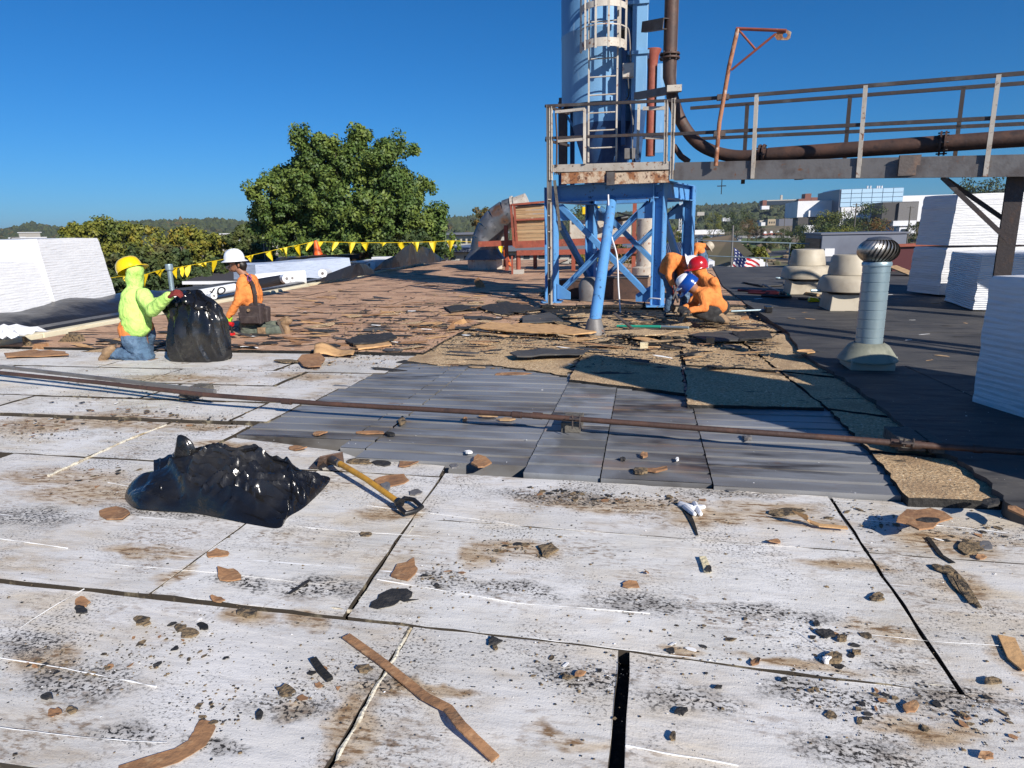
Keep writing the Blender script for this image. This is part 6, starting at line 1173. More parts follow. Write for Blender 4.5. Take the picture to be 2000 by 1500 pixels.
def hardhat(parent, c, up, fwd, mat, brim='full', r=.122):
    up = Vector(up).normalized(); fwd = Vector(fwd); fwd = (fwd-up*fwd.dot(up)).normalized(); sd = fwd.cross(up); c = Vector(c); n = 36; mb = MB(); V = []
    prof = [(1.0, -.005), (1.0, .03), (.965, .062), (.88, .094), (.72, .120), (.48, .138), (.22, .146), (.02, .148)]
    for rr_, z in prof:
        for j in range(n):
            a_ = 2*pi*j/n; ridge = .008*max(0, 1-abs(sin(a_))*5)*(1 if z > .05 else .2); V.append(c+(fwd*cos(a_)*1.14+sd*sin(a_))*r*rr_+up*((z+ridge)*r/.122))
    F_ = [(i*n+j, i*n+(j+1) % n, (i+1)*n+(j+1) % n, (i+1)*n+j) for i in range(len(prof)-1) for j in range(n)]+[tuple(range((len(prof)-1)*n, len(prof)*n))]
    mb.add(V, F_); o = len(mb.v); V = []
    for rr_, z in ((.97, .0), (1.0, .004), (None, -.006), (None, -.012), (.97, -.008)):
        for j in range(n):
            a_ = 2*pi*j/n; ext = 1.30 if brim == 'full' else 1.02+.42*max(0, cos(a_))**1.5; q = ext if rr_ is None else rr_; dz = z-(.012*(ext-1)*3 if rr_ is None else 0); V.append(c+(fwd*cos(a_)*1.14+sd*sin(a_))*r*q+up*dz)
    mb.add(V, [(i*n+j, i*n+(j+1) % n, (i+1)*n+(j+1) % n, (i+1)*n+j) for i in range(4) for j in range(n)]); return mb.build('hard_hat', mat, parent, smooth=True)
def J(x, y, Y, dy=0): return at(x, y, Y+dy)
def bootf(parent, heel, toe, up, mat='boot'):
    heel, toe, up = Vector(heel), Vector(toe), Vector(up).normalized(); d_ = (toe-heel).normalized(); sd = d_.cross(up)
    soft('boot', [[(heel+up*.055, .045), (heel+d_*.10+up*.06, .05), (toe-d_*.06+up*.045, .043), (toe-d_*.035+up*.038, .036)], [(heel+up*.055, .045), (heel+up*.14-d_*.005, .052)]], mat, parent, voxel=.012, wrinkle=.004, wscale=25, sm=2)
    mb = MB(); n = 9; L_ = (toe-heel).length+.06; pts = []
    for s_ in (1, -1):
        for i in range(n):
            t_ = i/(n-1); t2 = t_ if s_ == 1 else 1-t_; wv = .043+.012*sin(pi*t2)-.018*max(0, t2-.8)*3; pts.append(heel-d_*.045+d_*(L_*t2)+sd*(s_*wv))
    mb.plate(pts, up*.026); mb.build('sole', 'sole', parent)
# ---- worker 1, kneeling, neon hoodie
Y1 = 6.85; w = thing('person', 'kneeling worker in neon yellow hoodie, blue jeans and yellow hard hat holding a black bag', 'person', tuple(G(285, 706)))
hip = J(268, 652, Y1); chest = J(264, 598, Y1); neck = J(262, 560, Y1); head = J(260, 528, Y1)
kn1, kn2 = J(288, 699, Y1, -.06), J(282, 694, Y1, .22); an1, an2 = J(222, 690, Y1, -.10), J(232, 688, Y1, .20)
sh1, sh2 = J(280, 576, Y1, -.13), J(256, 574, Y1, .16); el1, wr1 = J(298, 606, Y1, -.22), J(330, 578, Y1, -.30); el2, wr2 = J(290, 598, Y1, .30), J(322, 585, Y1, .28)
soft('body', [[(hip, .13), (chest, .14), (neck, .06), (head, .085)], [(sh1, .05), (el1, .042), (wr1, .03)], [(sh2, .05), (el2, .042), (wr2, .03)], [(hip, .1), (kn1, .06), (an1, .045)], [(hip, .1), (kn2, .06), (an2, .045)], [(sh1, .06), (sh2, .06)]], 'skin', w, voxel=.02)
soft('jeans', [[(hip+Vector((0, -.07, -.0)), .135), (hip+Vector((.01, -.07, -.08)), .13), (kn1, .088)], [(hip+Vector((0, .10, 0)), .135), (kn2, .088)], [(kn1, .088), (kn1.lerp(an1, .45), .085), (an1+Vector((.02, 0, 0)), .066)], [(kn2, .085), (kn2.lerp(an2, .45), .08), (an2, .062)]], 'jean', w, voxel=.014, wrinkle=.016, wscale=9)
soft('undershirt_hem', [[(hip+Vector((-.01, -.06, .03)), .147), (hip+Vector((-.01, -.06, .06)), .152)], [(hip+Vector((-.01, .08, .03)), .145), (hip+Vector((-.01, .08, .06)), .15)]], 'orange', w, voxel=.014, wrinkle=.006)
soft('hoodie', [[(J(267, 634, Y1, -.06), .160), (J(264, 610, Y1, -.05), .172), (J(264, 586, Y1, -.04), .155), (J(263, 562, Y1), .085)], [(J(268, 634, Y1, .09), .160), (J(265, 610, Y1, .10), .165), (J(265, 586, Y1, .09), .14)],
    [(sh1, .082), (sh1.lerp(el1, .6), .080), (el1, .074), (el1.lerp(wr1, .5), .062), (wr1, .050)], [(sh2, .082), (el2, .07), (wr2, .05)], [(J(263, 562, Y1), .085), (J(262, 543, Y1), .098), (J(264, 530, Y1), .10)]], 'neon', w, voxel=.014, wrinkle=.013, wscale=6, sm=4)
hardhat(w, J(254, 527, Y1), Vector((-.42, .1, .9)), Vector((.8, .3, .35)), 'hat_y', 'cap', .128)
hand(w, wr1+Vector((.01, -.01, 0)), (.8, -.1, .35), (0, .5, -.7), 'glove_r', 1.15, .75, 'gloved_hand'); hand(w, wr2, (.8, -.2, .2), (0, -.5, -.7), 'glove_r', 1.1, .8, 'gloved_hand')
bootf(w, J(226, 676, Y1, -.14), J(200, 704, Y1, -.14), (-.75, -.2, -.45)); bootf(w, J(238, 684, Y1, .2), J(222, 703, Y1, .2), (-.7, 0, -.5))
for k_, o in ((kn1, -.02), (kn2, .0)): mb = MB(); mb.hexa([k_+Vector(v) for v in ((-.14, -.08, -.11), (.10, -.08, -.11), (.10, .08, -.11), (-.14, .08, -.11), (-.12, -.085, -.03), (.11, -.08, -.01), (.11, .08, -.01), (-.12, .085, -.03))]); mb.build('knee_pad', 'boot', w, bevel=.02)
# ---- worker 2, kneeling, white full-brim hat
Y2 = 8.75; w = thing('person', 'kneeling worker in orange long-sleeve shirt, white full-brim hard hat and tool pouches', 'person', tuple(G(500, 660)))
hip = J(492, 622, Y2); chest = J(484, 572, Y2); neck = J(478, 538, Y2); head = J(460, 517, Y2)
kn1, kn2 = J(484, 648, Y2, -.05), J(478, 640, Y2, .3); an1, an2 = J(546, 645, Y2, -.05), J(540, 636, Y2, .3)
sh1, sh2 = J(474, 550, Y2, -.14), J(492, 546, Y2, .17); el1, wr1 = J(466, 588, Y2, -.20), J(448, 616, Y2, -.22); el2, wr2 = J(506, 578, Y2, .26), J(500, 612, Y2, .2)
soft('body', [[(hip, .12), (chest, .12), (neck, .055)], [(neck, .058), (J(468, 526, Y2), .062)], [(head+Vector((.01, 0, .02)), .082), (head+Vector((-.02, 0, -.045)), .062), (J(452, 526, Y2), .035)], [(J(449, 519, Y2), .012), (J(445.5, 523, Y2), .014)], [(sh1, .05), (el1, .042), (wr1, .03)], [(sh2, .05), (el2, .042), (wr2, .03)], [(hip, .1), (kn1, .06), (an1, .045)], [(hip, .1), (kn2, .06), (an2, .045)], [(sh1, .06), (sh2, .06)], [(J(466, 517, Y2, -.08), .016), (J(466, 521, Y2, -.08), .013)]], 'skin', w, voxel=.0105, sm=2)
soft('hair', [[(J(468, 513, Y2), .080), (J(473, 518, Y2), .070), (J(475, 526, Y2), .045)]], 'hair', w, voxel=.015)
mb = MB(); g_ = J(449, 513, Y2); mb.beam(g_+Vector((-.01, -.06, 0)), g_+Vector((-.03, .07, 0)), .03, .045); mb.beam(g_+Vector((-.005, -.075, .008)), J(467, 512, Y2, -.085), .006, .014); mb.build('sunglasses', 'black', w, bevel=.006)
soft('shirt', [[(J(490, 596, Y2, -.04), .120), (J(486, 574, Y2, -.06), .140), (J(482, 553, Y2, -.04), .110), (J(478, 541, Y2), .07)], [(J(492, 596, Y2, .08), .12), (J(490, 574, Y2, .10), .135), (J(488, 553, Y2, .08), .11)],
    [(sh1, .075), (sh1.lerp(el1, .6), .070), (el1, .062), (wr1, .045)], [(sh2, .075), (el2, .062), (wr2, .045)]], 'orange', w, voxel=.013, wrinkle=.014, wscale=9, sm=3)
soft('trousers', [[(hip+Vector((0, -.07, 0)), .125), (kn1, .098)], [(hip+Vector((0, .1, 0)), .125), (kn2, .09)], [(kn1+Vector((0, 0, .01)), .098), (kn1.lerp(an1, .5), .100), (an1, .075)], [(kn2, .09), (kn2.lerp(an2, .5), .088), (an2, .068)]], 'olive', w, voxel=.014, wrinkle=.018, wscale=9)
soft('tool_belt', [[(J(478, 594, Y2, -.13), .035), (J(505, 596, Y2, -.13), .035), (J(514, 598, Y2, .08), .035)], [(J(478, 594, Y2, -.13), .035), (J(476, 592, Y2, .14), .03)]], 'leather', w, voxel=.014, wrinkle=.004)
for (xa, xb, ya, yb, dy) in ((470, 508, 598, 634, -.24), (506, 522, 600, 630, -.12), (466, 473, 610, 628, -.24)):
    a, b_ = at(xa, yb, Y2+dy), at(xb, ya, Y2+dy); mb = MB(); mb.hexa([(a.x+.01, a.y, a.z), (b_.x-.015, a.y, a.z), (b_.x-.02, a.y+.1, a.z+.01), (a.x+.01, a.y+.1, a.z+.01), (a.x, a.y-.01, b_.z), (b_.x, a.y-.01, b_.z), (b_.x, a.y+.1, b_.z), (a.x, a.y+.1, b_.z)]); o = mb.build('pouch', 'leather', w, bevel=.018)
    if xb-xa > 30:
        mb = MB(); zz = a.z+(b_.z-a.z)*.38; mb.hexa([(a.x+.02, a.y-.035, a.z+.02), (b_.x-.03, a.y-.035, a.z+.02), (b_.x-.03, a.y-.002, a.z+.02), (a.x+.02, a.y-.002, a.z+.02), (a.x+.015, a.y-.045, zz+.03), (b_.x-.025, a.y-.045, zz+.03), (b_.x-.025, a.y-.002, zz+.03), (a.x+.015, a.y-.002, zz+.03)]); mb.build('front_pocket', 'leather', o, bevel=.012)
        mb = MB(); q_ = at(486, 606, Y2+dy-.02); mb.tube([q_, q_+Vector((0, -.02, 0))], .022, 12); mb.build('badge', 'boot', o)
for P in (((500, 598, -.17), (499, 575, -.19), (494, 555, -.17), (484, 541, -.10), (476, 537, -.02)), ((486, 541, .1), (478, 538, .0))): mb = MB(); pts = [J(x, y, Y2, d_) for x, y, d_ in P]; [mb.beam(a, b_, .05, .02, (0, 1, 0)) for a, b_ in zip(pts, pts[1:])]; mb.build('suspender', 'leather', w, bevel=.005)
mb = MB(); c = J(487, 543, Y2, -.17); mb.tube([c+Vector((.028*cos(a_), .004*sin(a_), .045*sin(a_))) for a_ in np.linspace(0, 2*pi, 20)], .006, 5); mb.build('back_print', 'purple', w)
hardhat(w, J(458, 508, Y2), Vector((-.05, 0, 1)), Vector((-1, -.15, -.05)), 'hat_w', 'full', .128)
hand(w, wr1, (-.3, -.1, -.9), (-.7, .3, .2), 'glove_g', 1.15, .5, 'gloved_hand')
bootf(w, J(548, 634, Y2, -.05), J(560, 660, Y2, -.05), (.85, 0, .3)); bootf(w, J(545, 630, Y2, .25), J(553, 655, Y2, .25), (.85, 0, .3))
mb = MB(); mb.box(tuple(at(503, 655, Y2-.17)), tuple(at(516, 640, Y2-.17)+Vector((0, .3, 0)))); mb.build('knee_strap', 'boot', w, bevel=.01)
t = thing('cordless_tool', 'red and black cordless tool standing beside the lime green glove', 'power tool', tuple(G(450, 662, .07))); Yd = Y2-.25
mb = MB(); mb.tube([J(443, 630, Yd), J(455, 634, Yd)], [.025, .032], 12); mb.build('motor_body', 'red', t, smooth=True); mb = MB(); mb.tube([J(451, 634, Yd), J(454, 652, Yd)], .019, 10); mb.build('grip', 'black', t, smooth=True)
a = J(440, 662, Yd); b_ = J(456, 650, Yd); mb = MB(); mb.box((a.x, Yd-.05, a.z+.0), (b_.x, Yd+.05, b_.z)); mb.build('battery', 'red', t, bevel=.01); mb = MB(); mb.box((a.x-.01, Yd-.055, a.z-.01), (b_.x, Yd+.055, a.z+.01)); mb.build('battery_base', 'steelg', t)
# ---- worker 3 crouching, blue hat
def worker(lb, Y, hip, chest, neck, head, arms, legs, hatm, hatup, hatfwd, brim, shirt, trous, hr=.124, gl='glove_r', s_=1.0, hood=False):
    H_, C2, N_, Hd = [J(*p[:2], Y, p[2]) for p in (hip, chest, neck, head)]; w = thing('person', lb, 'person', (H_.x, H_.y, .06))
    A_ = [[J(x, y, Y, d_) for x, y, d_ in a] for a in arms]; L_ = [[J(x, y, Y, d_) for x, y, d_ in l] for l in legs]
    soft('body', [[(H_, .10*s_), (C2, .10*s_), (N_, .055*s_), (Hd, .088*s_)]]+[[(C2.lerp(N_, .5), .06), (a[0], .05), (a[1], .042), (a[2], .03)] for a in A_]+[[(H_, .1), (l[0], .07), (l[1], .06), (l[2], .045)] for l in L_], 'skin', w, voxel=.016)
    pr_ = (C2-H_).normalized(); 
    soft('shirt', [[(H_.lerp(C2, .15)+Vector((0, o, 0)), .112*s_), (H_.lerp(C2, .6)+Vector((0, o, 0)), .124*s_), (C2+Vector((0, o*.8, 0)), .120*s_), (N_, .075*s_)] for o in (-.07, .09)]+[[(a[0], .070*s_), (a[0].lerp(a[1], .6), .060*s_), (a[1], .055*s_), (a[2], .040*s_)] for a in A_]+([[(N_, .075), (Hd, .106*s_)]] if hood else []), shirt, w, voxel=.014, wrinkle=.011, wscale=6, sm=4)
    soft('trousers', [[(H_, .122*s_), (l[0], .090*s_), (l[1], .078*s_), (l[2], .058*s_)] for l in L_], trous, w, voxel=.016, wrinkle=.011, wscale=7)
    hardhat(w, Hd+Vector(hatup).normalized()*.03, hatup, hatfwd, hatm, brim, hr)
    for a in A_: hand(w, a[2], (a[2]-a[1]), (0, .3, -.7), gl, 1.1, .7, 'gloved_hand')
    for l in L_:
        d_ = (l[2]-l[1]).normalized(); bootf(w, l[2]+d_*.02+Vector((0, 0, .06)), l[2]+d_*.02+Vector((.02, 0, -.16 if l[2].z > .2 else -.05))+Vector((.08 if l[2].z < .2 else 0, 0, 0)), d_*-1+Vector((0, 0, .01)))
    return w
w3 = worker('crouching worker in orange hoodie and blue hard hat bent over the right tower leg', 9.75, (1408, 600, 0), (1378, 577, 0), (1362, 570, -.02), (1350, 560, -.03), [[(1372, 577, -.16), (1378, 602, -.22), (1348, 606, -.3)], [(1366, 576, .16), (1352, 598, .1), (1338, 600, -.1)]], [[(1395, 606, -.12), (1365, 612, -.15), (1412, 626, -.1)], [(1395, 606, .14), (1362, 610, .18), (1410, 622, .2)]], 'hat_b', (-.62, -.1, .6), (-.62, -.1, -.7), 'cap', 'orange', 'dark', .130, 'dark')
hw = hardhat(w3, J(1338, 552, 9.72), (-.55, -.1, .75), (-.7, -.1, -.6), 'hat_w', 'cap', .10)
w4 = worker('worker in orange shirt and white hard hat bending forward beside the right tower leg', 10.7, (1300, 528, .1), (1312, 508, .05), (1334, 510, .0), (1343, 518, -.05), [[(1312, 506, -.15), (1306, 538, -.18), (1314, 556, -.2)], [(1326, 510, .15), (1330, 540, .1), (1332, 560, .05)]], [[(1306, 545, 0), (1312, 572, 0), (1304, 604, 0)], [(1325, 548, .25), (1338, 575, .2), (1334, 606, .2)]], 'hat_w', (.8, -.1, .25), (.3, -.2, -.9), 'full', 'orange', 'jean', .122)
w5 = worker('worker in orange hooded top and red hard hat kneeling behind the blue-hatted one', 10.3, (1396, 592, 0), (1388, 556, 0), (1375, 540, 0), (1364, 526, 0), [[(1394, 550, -.14), (1402, 575, -.12), (1396, 598, -.1)], [(1372, 550, .15), (1360, 575, .1), (1350, 590, .0)]], [[(1388, 600, -.1), (1372, 612, -.1), (1408, 618, 0)], [(1385, 600, .2), (1368, 610, .2), (1406, 616, .25)]], 'hat_r', (-.12, -.05, 1), (-.9, -.3, -.2), 'cap', 'orange', 'dark', .128, hood=True)
w6 = worker('distant worker in orange top and dark jeans leaning over the guard rail', 22.6, (1370, 492, 0), (1362, 482, .1), (1376, 480, .1), (1383, 483, .1), [[(1362, 484, -.2), (1358, 494, -.2), (1355, 504, -.2)], [(1372, 484, .3), (1378, 496, .3), (1380, 508, .3)]], [[(1371, 500, -.1), (1372, 512, 0), (1370, 530, 0)], [(1376, 498, .2), (1378, 512, .2), (1378, 530, .2)]], 'creamfan', (.6, 0, .5), (.5, 0, -.8), 'cap', 'orange', 'jean', .13, s_=1.15)
# cutting tool in the hand of worker 4
mb = MB(); mb.tube([J(1316, 558, 10.4), J(1324, 590, 10.2)], .018, 8); mb.tube([J(1324, 557, 10.4), J(1314, 585, 10.2)], .014, 8); mb.build('pry_bar', 'steel', label='dark pry tool in the red glove of the bending worker', cat='pry bar')
# ================================================================== BIN BAGS
BG = thing('bin_bag', 'upright full black bin bag held by the worker in the neon hoodie', 'bin bag', tuple(G(392, 709)))
rowsb = [(710, 341, 440, .16), (706, 337, 448, .20), (696, 335, 451, .23), (675, 332, 447, .25), (650, 329, 443, .25), (625, 326, 439, .23), (604, 322, 430, .20), (590, 320, 418, .17), (580, 324, 408, .13), (572, 330, 402, .10), (567, 338, 396, .05)]
Yb = 6.85; n = 84; R_ = []
K = 5
for i in range((len(rowsb)-1)*K+1):
    f_ = i/K; i0 = min(int(f_), len(rowsb)-2); u = f_-i0; a_, b_ = rowsb[i0], rowsb[i0+1]; R_.append([a_[k]*(1-u)+b_[k]*u for k in range(4)])
mb = MB()
for ri, (y, xl_, xr_, dp) in enumerate(R_):
    L_, Rr_ = at(xl_, y, Yb), at(xr_, y, Yb); c = (L_+Rr_)/2; rx_ = (Rr_.x-L_.x)/2; v_ = ri/(len(R_)-1)
    for j in range(n):
        a_ = 2*pi*j/n; ca, sa = cos(a_), sin(a_); sx = (abs(ca)**.8)*(1 if ca > 0 else -1); ang = a_+.55*v_*sin(a_*.5)
        fold = .062*(v_**.9+.05)*(1-abs(2*((ang*2.4+NZ.noise(Vector((ang*1.3, v_*1.5, 0)))*1.6) % 1)-1))+.030*v_*sin(ang*13+2.5*NZ.noise(Vector((ang, v_*3, 5))))+.035*(.35-abs(NZ.noise(Vector((ca*3+v_*2.5, sa*3, v_*2.2+7)))))
        big = .035*NZ.noise(Vector((ca*1.6, sa*1.6, v_*3+3)))+.012*NZ.noise(Vector((ca*5, sa*5, v_*9)))
        r_ = 1+(fold*-1.4+big*1.3)/max(.2, rx_)*1.0; mb.v.append((c.x+sx*rx_*r_, Yb+sa*dp*r_, c.z+.012*NZ.noise(Vector((ca*3, sa*3, v_*2)))))
nr_ = len(R_); mb.f = [(i*n+j, i*n+(j+1) % n, (i+1)*n+(j+1) % n, (i+1)*n+j) for i in range(nr_-1) for j in range(n)]+[tuple(range(n-1, -1, -1))]; mb.m = [0]*len(mb.f)
mb.build('bag_body', 'plastic', BG, smooth=True)
# folded-over mouth
mb = MB(); m_ = 40
for i in range(m_+1):
    u = i/m_; x = 330+78*u; top = at(x, 567+4*sin(u*9)+3*u*6, Yb-.06); 
    for j in range(7): v_ = j/6; mb.v.append((top.x+.02*NZ.noise(Vector((u*14, v_*2, 0)))+v_*.03*(u), top.y-.10*sin(pi*v_*.8)-.03*sin(u*26), top.z-.17*v_*(1-.35*u)+.015*NZ.noise(Vector((u*9, v_*4, 3)))))
for i in range(m_):
    for j in range(6): k = i*7+j; mb.f.append((k, k+1, k+8, k+7)); mb.m.append(0)
o = mb.build('bag_mouth', 'plastic', BG, smooth=True); sd = o.modifiers.new('s', 'SOLIDIFY'); sd.thickness = .004
# lying bag: a stuffed sack relaxed over the boards
def inpoly(x, y, P):
    c = False; n = len(P)
    for i in range(n):
        x1, y1 = P[i]; x2, y2 = P[(i+1) % n]
        if (y1 > y) != (y2 > y) and x < (x2-x1)*(y-y1)/(y2-y1)+x1: c = not c
    return c
def dpoly(x, y, P):
    m = 9; n = len(P)
    for i in range(n):
        x1, y1 = P[i]; x2, y2 = P[(i+1) % n]; dx, dy = x2-x1, y2-y1; t_ = max(0, min(1, ((x-x1)*dx+(y-y1)*dy)/(dx*dx+dy*dy+1e-9))); m = min(m, hypot(x-x1-t_*dx, y-y1-t_*dy))
    return m
PX = [(243, 968), (262, 990), (300, 996), (375, 1000), (440, 1012), (500, 1024), (545, 1029), (563, 1008), (600, 984), (645, 934), (610, 926), (585, 925), (540, 925), (480, 922), (420, 918), (370, 926), (315, 938), (270, 955)]
BP2 = pxpoly(PX, .01); bx = [p[0] for p in BP2]; by = [p[1] for p in BP2]
B2 = thing('bin_bag', 'tied black bin bag lying on its side on the white boards in the foreground', 'bin bag', tuple(G(450, 985)))
def smooth_closed(P, m):
    n = len(P); out = []
    for k in range(m):
        f_ = k/m*n; i = int(f_); t_ = f_-i; p0, p1, p2, p3 = [Vector(P[(i+q) % n]) for q in (-1, 0, 1, 2)]
        out.append(.5*((2*p1)+(p2-p0)*t_+(2*p0-5*p1+4*p2-p3)*t_*t_+(3*p1-p0-3*p2+p3)*t_**3))
    return out
CRS = [[G(x, y, zz) for x, y in P] for P, zz in (([(372, 944), (400, 928), (440, 921), (470, 912)], .2), ([(375, 950), (430, 936), (480, 920)], .18), ([(455, 925), (490, 905), (515, 895), (545, 900)], .22), ([(490, 942), (520, 932), (555, 927)], .17), ([(500, 915), (552, 910)], .2), ([(330, 940), (380, 985), (420, 1000)], .06), ([(420, 890), (470, 885), (560, 905), (610, 925)], .2), ([(560, 905), (575, 950), (560, 1000)], .1), ([(300, 950), (345, 935), (400, 900)], .2), ([(402, 962), (398, 976), (410, 966)], .12), ([(430, 980), (500, 960), (590, 965)], .1), ([(360, 965), (450, 955), (540, 965)], .14))]
def crease(p):
    s_ = 0
    for C2_ in CRS:
        for a, b_ in zip(C2_, C2_[1:]):
            d_ = b_-a; t_ = max(0, min(1, ((p.x-a.x)*d_.x+(p.y-a.y)*d_.y)/(d_.x**2+d_.y**2))); q_ = (p.x-a.x-t_*d_.x)**2+(p.y-a.y-t_*d_.y)**2
            s_ = max(s_, math.exp(-q_/.00022))
    return s_
OUT = smooth_closed(BP2, 300); s0, s1 = G(300, 968, 0), G(585, 958, 0); sdv = s1-s0; mb = MB(); NR = 40
for r_i in range(NR+1):
    t_ = r_i/NR
    for q in OUT:
        u = max(0, min(1, ((q.x-s0.x)*sdv.x+(q.y-s0.y)*sdv.y)/(sdv.x**2+sdv.y**2))); sp = Vector((s0.x+sdv.x*u, s0.y+sdv.y*u+.03)); p = Vector((q.x, q.y)).lerp(sp, t_*.985)
        Hh = .07+.19*max(0, sin(pi*min(1, u*.80+.14)))**1.3; z = Hh*(sin(pi/2*min(1, t_*1.02))**.62)
        a1 = NZ.noise(Vector((p.x*2.0+p.y*1.2, p.y*6.5-p.x*1.0, 0))); a2 = NZ.noise(Vector((p.x*6+p.y*5, p.y*9-p.x*5, 4))); a3 = NZ.noise(Vector((p.x*3-p.y*5, p.y*4+p.x*4, 8))); th_ = atan2(p.y-s0.y+.06, p.x-s0.x+.25); rho = hypot(p.y-s0.y, p.x-s0.x); a4 = NZ.noise(Vector((th_*9+1.2*NZ.noise(Vector((p.x*3, p.y*3, 2))), rho*1.5, 5)))
        e_ = min(1, t_*5); fd_ = min(1, max(0, rho-.10)/.30); z += e_*(.016*(.55-abs(a1)*2.6)+.008*(.4-abs(a2)*2.0)+.02*a3+fd_*.070*max(.5, 1-rho/.95)*(.5-min(1, abs(a4)*3.6))+fd_*.030*(.5-min(1, abs(NZ.noise(Vector((th_*17, rho*2.5, 9))))*4))); z += .030*crease(p)*min(1, t_*6); bul = .012*sin(pi*min(1, t_*3))*(1 if t_ < .33 else 0)
        mb.v.append((p.x+(q.x-sp.x)*bul, p.y+(q.y-sp.y)*bul, max(.004, z)))
no = len(OUT); mb.f = [(r*no+j2, r*no+(j2+1) % no, (r+1)*no+(j2+1) % no, (r+1)*no+j2) for r in range(NR) for j2 in range(no)]+[tuple(NR*no+j2 for j2 in range(no))]; mb.m = [0]*len(mb.f)
mb.build('bag_body', 'plastic', B2, smooth=True)
# gathered neck with the upright ear
mb = MB(); spine = [((318, 970), .02, .13), ((330, 945), .10, .11), ((344, 920), .19, .085), ((354, 893), .26, .062), ((354, 868), .30, .042), ((347, 853), .33, .022), ((344, 849), .34, .006)]
c0 = G(345, 965, .0); Ye = c0.y; n = 26; pts_ = []
for (px_, py_), z, r_ in spine: pts_.append((at(px_+6, py_, Ye+.02), r_))
for p, r_ in pts_:
    for j in range(n): a_ = 2*pi*j/n; w_ = 1+.28*NZ.noise(Vector((a_*1.6, p.z*9, 0)))+.12*sin(a_*5); mb.v.append((p.x+cos(a_)*r_*1.25*w_, p.y+sin(a_)*r_*.55*w_, p.z+.3*r_*cos(a_)))
k = len(pts_); mb.f = [(i*n+j, i*n+(j+1) % n, (i+1)*n+(j+1) % n, (i+1)*n+j) for i in range(k-1) for j in range(n)]+[tuple((k-1)*n+j for j in range(n))]; mb.m = [0]*len(mb.f)
o = mb.build('bag_ear', 'plastic', B2, smooth=True); sb = o.modifiers.new('s', 'SUBSURF'); sb.levels = 1; sb.render_levels = 1
mb = MB(); n = 30
for i in range(n):
    u = i/(n-1)
    for j in range(8): v_ = j/7; p = at(300+58*u, 880+18*(1-u)+60*v_, Ye+.05-.22*v_*(1-.3*u)); mb.v.append((p.x, p.y+.02*sin(u*15), p.z+.02*NZ.noise(Vector((u*7, v_*4, 1)))))
for i in range(n-1):
    for j in range(7): k = i*8+j; mb.f.append((k, k+1, k+9, k+8)); mb.m.append(0)
o = mb.build('bag_fold', 'plastic', B2, smooth=True); sd = o.modifiers.new('s', 'SOLIDIFY'); sd.thickness = .004
# ================================================================== SCRAPER
SH = thing('floor_scraper', 'long-handled roof scraper with rusty blade and yellow shaft beside the lying bag', 'scraper', tuple(G(720, 945)))
a, b_ = G(658, 902, .085), G(780, 982, .055); mb = MB(); mb.tube([a, a.lerp(b_, .5)+Vector((0, 0, .012)), b_], [.019, .0165, .0165], 14); mb.build('shaft', 'tool_y', SH, smooth=True)
bl = [G(618, 914, .01), G(671, 905, .01), G(668, 884, .10), G(623, 893, .10)]; mb = MB(); mb.plate(bl, (0, .012, .004)); mb.build('blade', 'rustblade', SH, bevel=.003)
mb = MB(); mb.plate([G(604, 915, .012), G(622, 895, .02), G(640, 912, .06), G(622, 916, .012)], (0, 0, .008)); mb.build('blade_wing', 'steel', SH)
mb = MB(); mb.tube([G(645, 896, .06), G(664, 906, .086)], [.03, .023], 12); mb.build('socket', 'steel', SH, smooth=True)
g0, g1, g2, g3 = G(776, 979, .055), G(790, 973, .05), G(824, 990, .035), G(793, 1003, .03)
mb = MB(); mb.tube([g0, G(782, 983, .052)], [.022, .028], 10); mb.build('grip_socket', 'black', SH, smooth=True)
mb = MB(); mb.tube([G(780, 982, .05), g1, G(808, 976, .045), g2, G(812, 998, .032), g3, G(779, 990, .045), G(780, 982, .05)], .013, 10); mb.build('d_grip', 'black', SH, smooth=True)
# ================================================================== HAND TOOLS IN THE HEAP ON THE RIGHT
def bar(nm, lb, P0_, P1_, r, mat, cat='tool', z=.1):
    a, b_ = G(*P0_, z), G(*P1_, z+.02); mb = MB(); mb.tube([a, b_], r, 8); t = mb.build(nm, mat, smooth=True, label=lb, cat=cat); return t, b_
bar('tool_handle', 'upper of two dark red tool handles lying left of the near exhaust fan', (1442, 567), (1520, 571), .028, 'dred'); bar('tool_handle', 'lower of two dark red tool handles left of the near exhaust fan', (1462, 572), (1530, 575), .03, 'dred')
bar('tool_handle', 'black tool handle in the heap left of the near exhaust fan', (1488, 578), (1545, 580), .03, 'black'); bar('tool_handle', 'grey tool handle leaning over the heap of tools', (1490, 556), (1525, 570), .02, 'steelg', z=.2)
bar('tool_handle', 'pale wooden handle beside the yellow tool', (1568, 572), (1598, 576), .03, 'plank'); bar('tool_handle', 'dark tool handle behind the yellow tool', (1560, 583), (1600, 585), .022, 'rustpipe')
def lump(nm, lb, x, y, w_, h_, mat, cat='tool', d_=.12):
    a = G(x, y+h_/2, .09); Y = a.y; p, q = at(x-w_/2, y+h_/2, Y), at(x+w_/2, y-h_/2, Y); mb = MB(); mb.hexa([(p.x, Y, .085), (q.x, Y, .085), (q.x, Y+d_, .085), (p.x, Y+d_, .085), (p.x+.02, Y+.01, q.z), (q.x-.05, Y+.01, q.z-.02), (q.x-.05, Y+d_, q.z-.02), (p.x+.02, Y+d_, q.z)]); return mb.build(nm, mat, label=lb, cat=cat, bevel=.015)
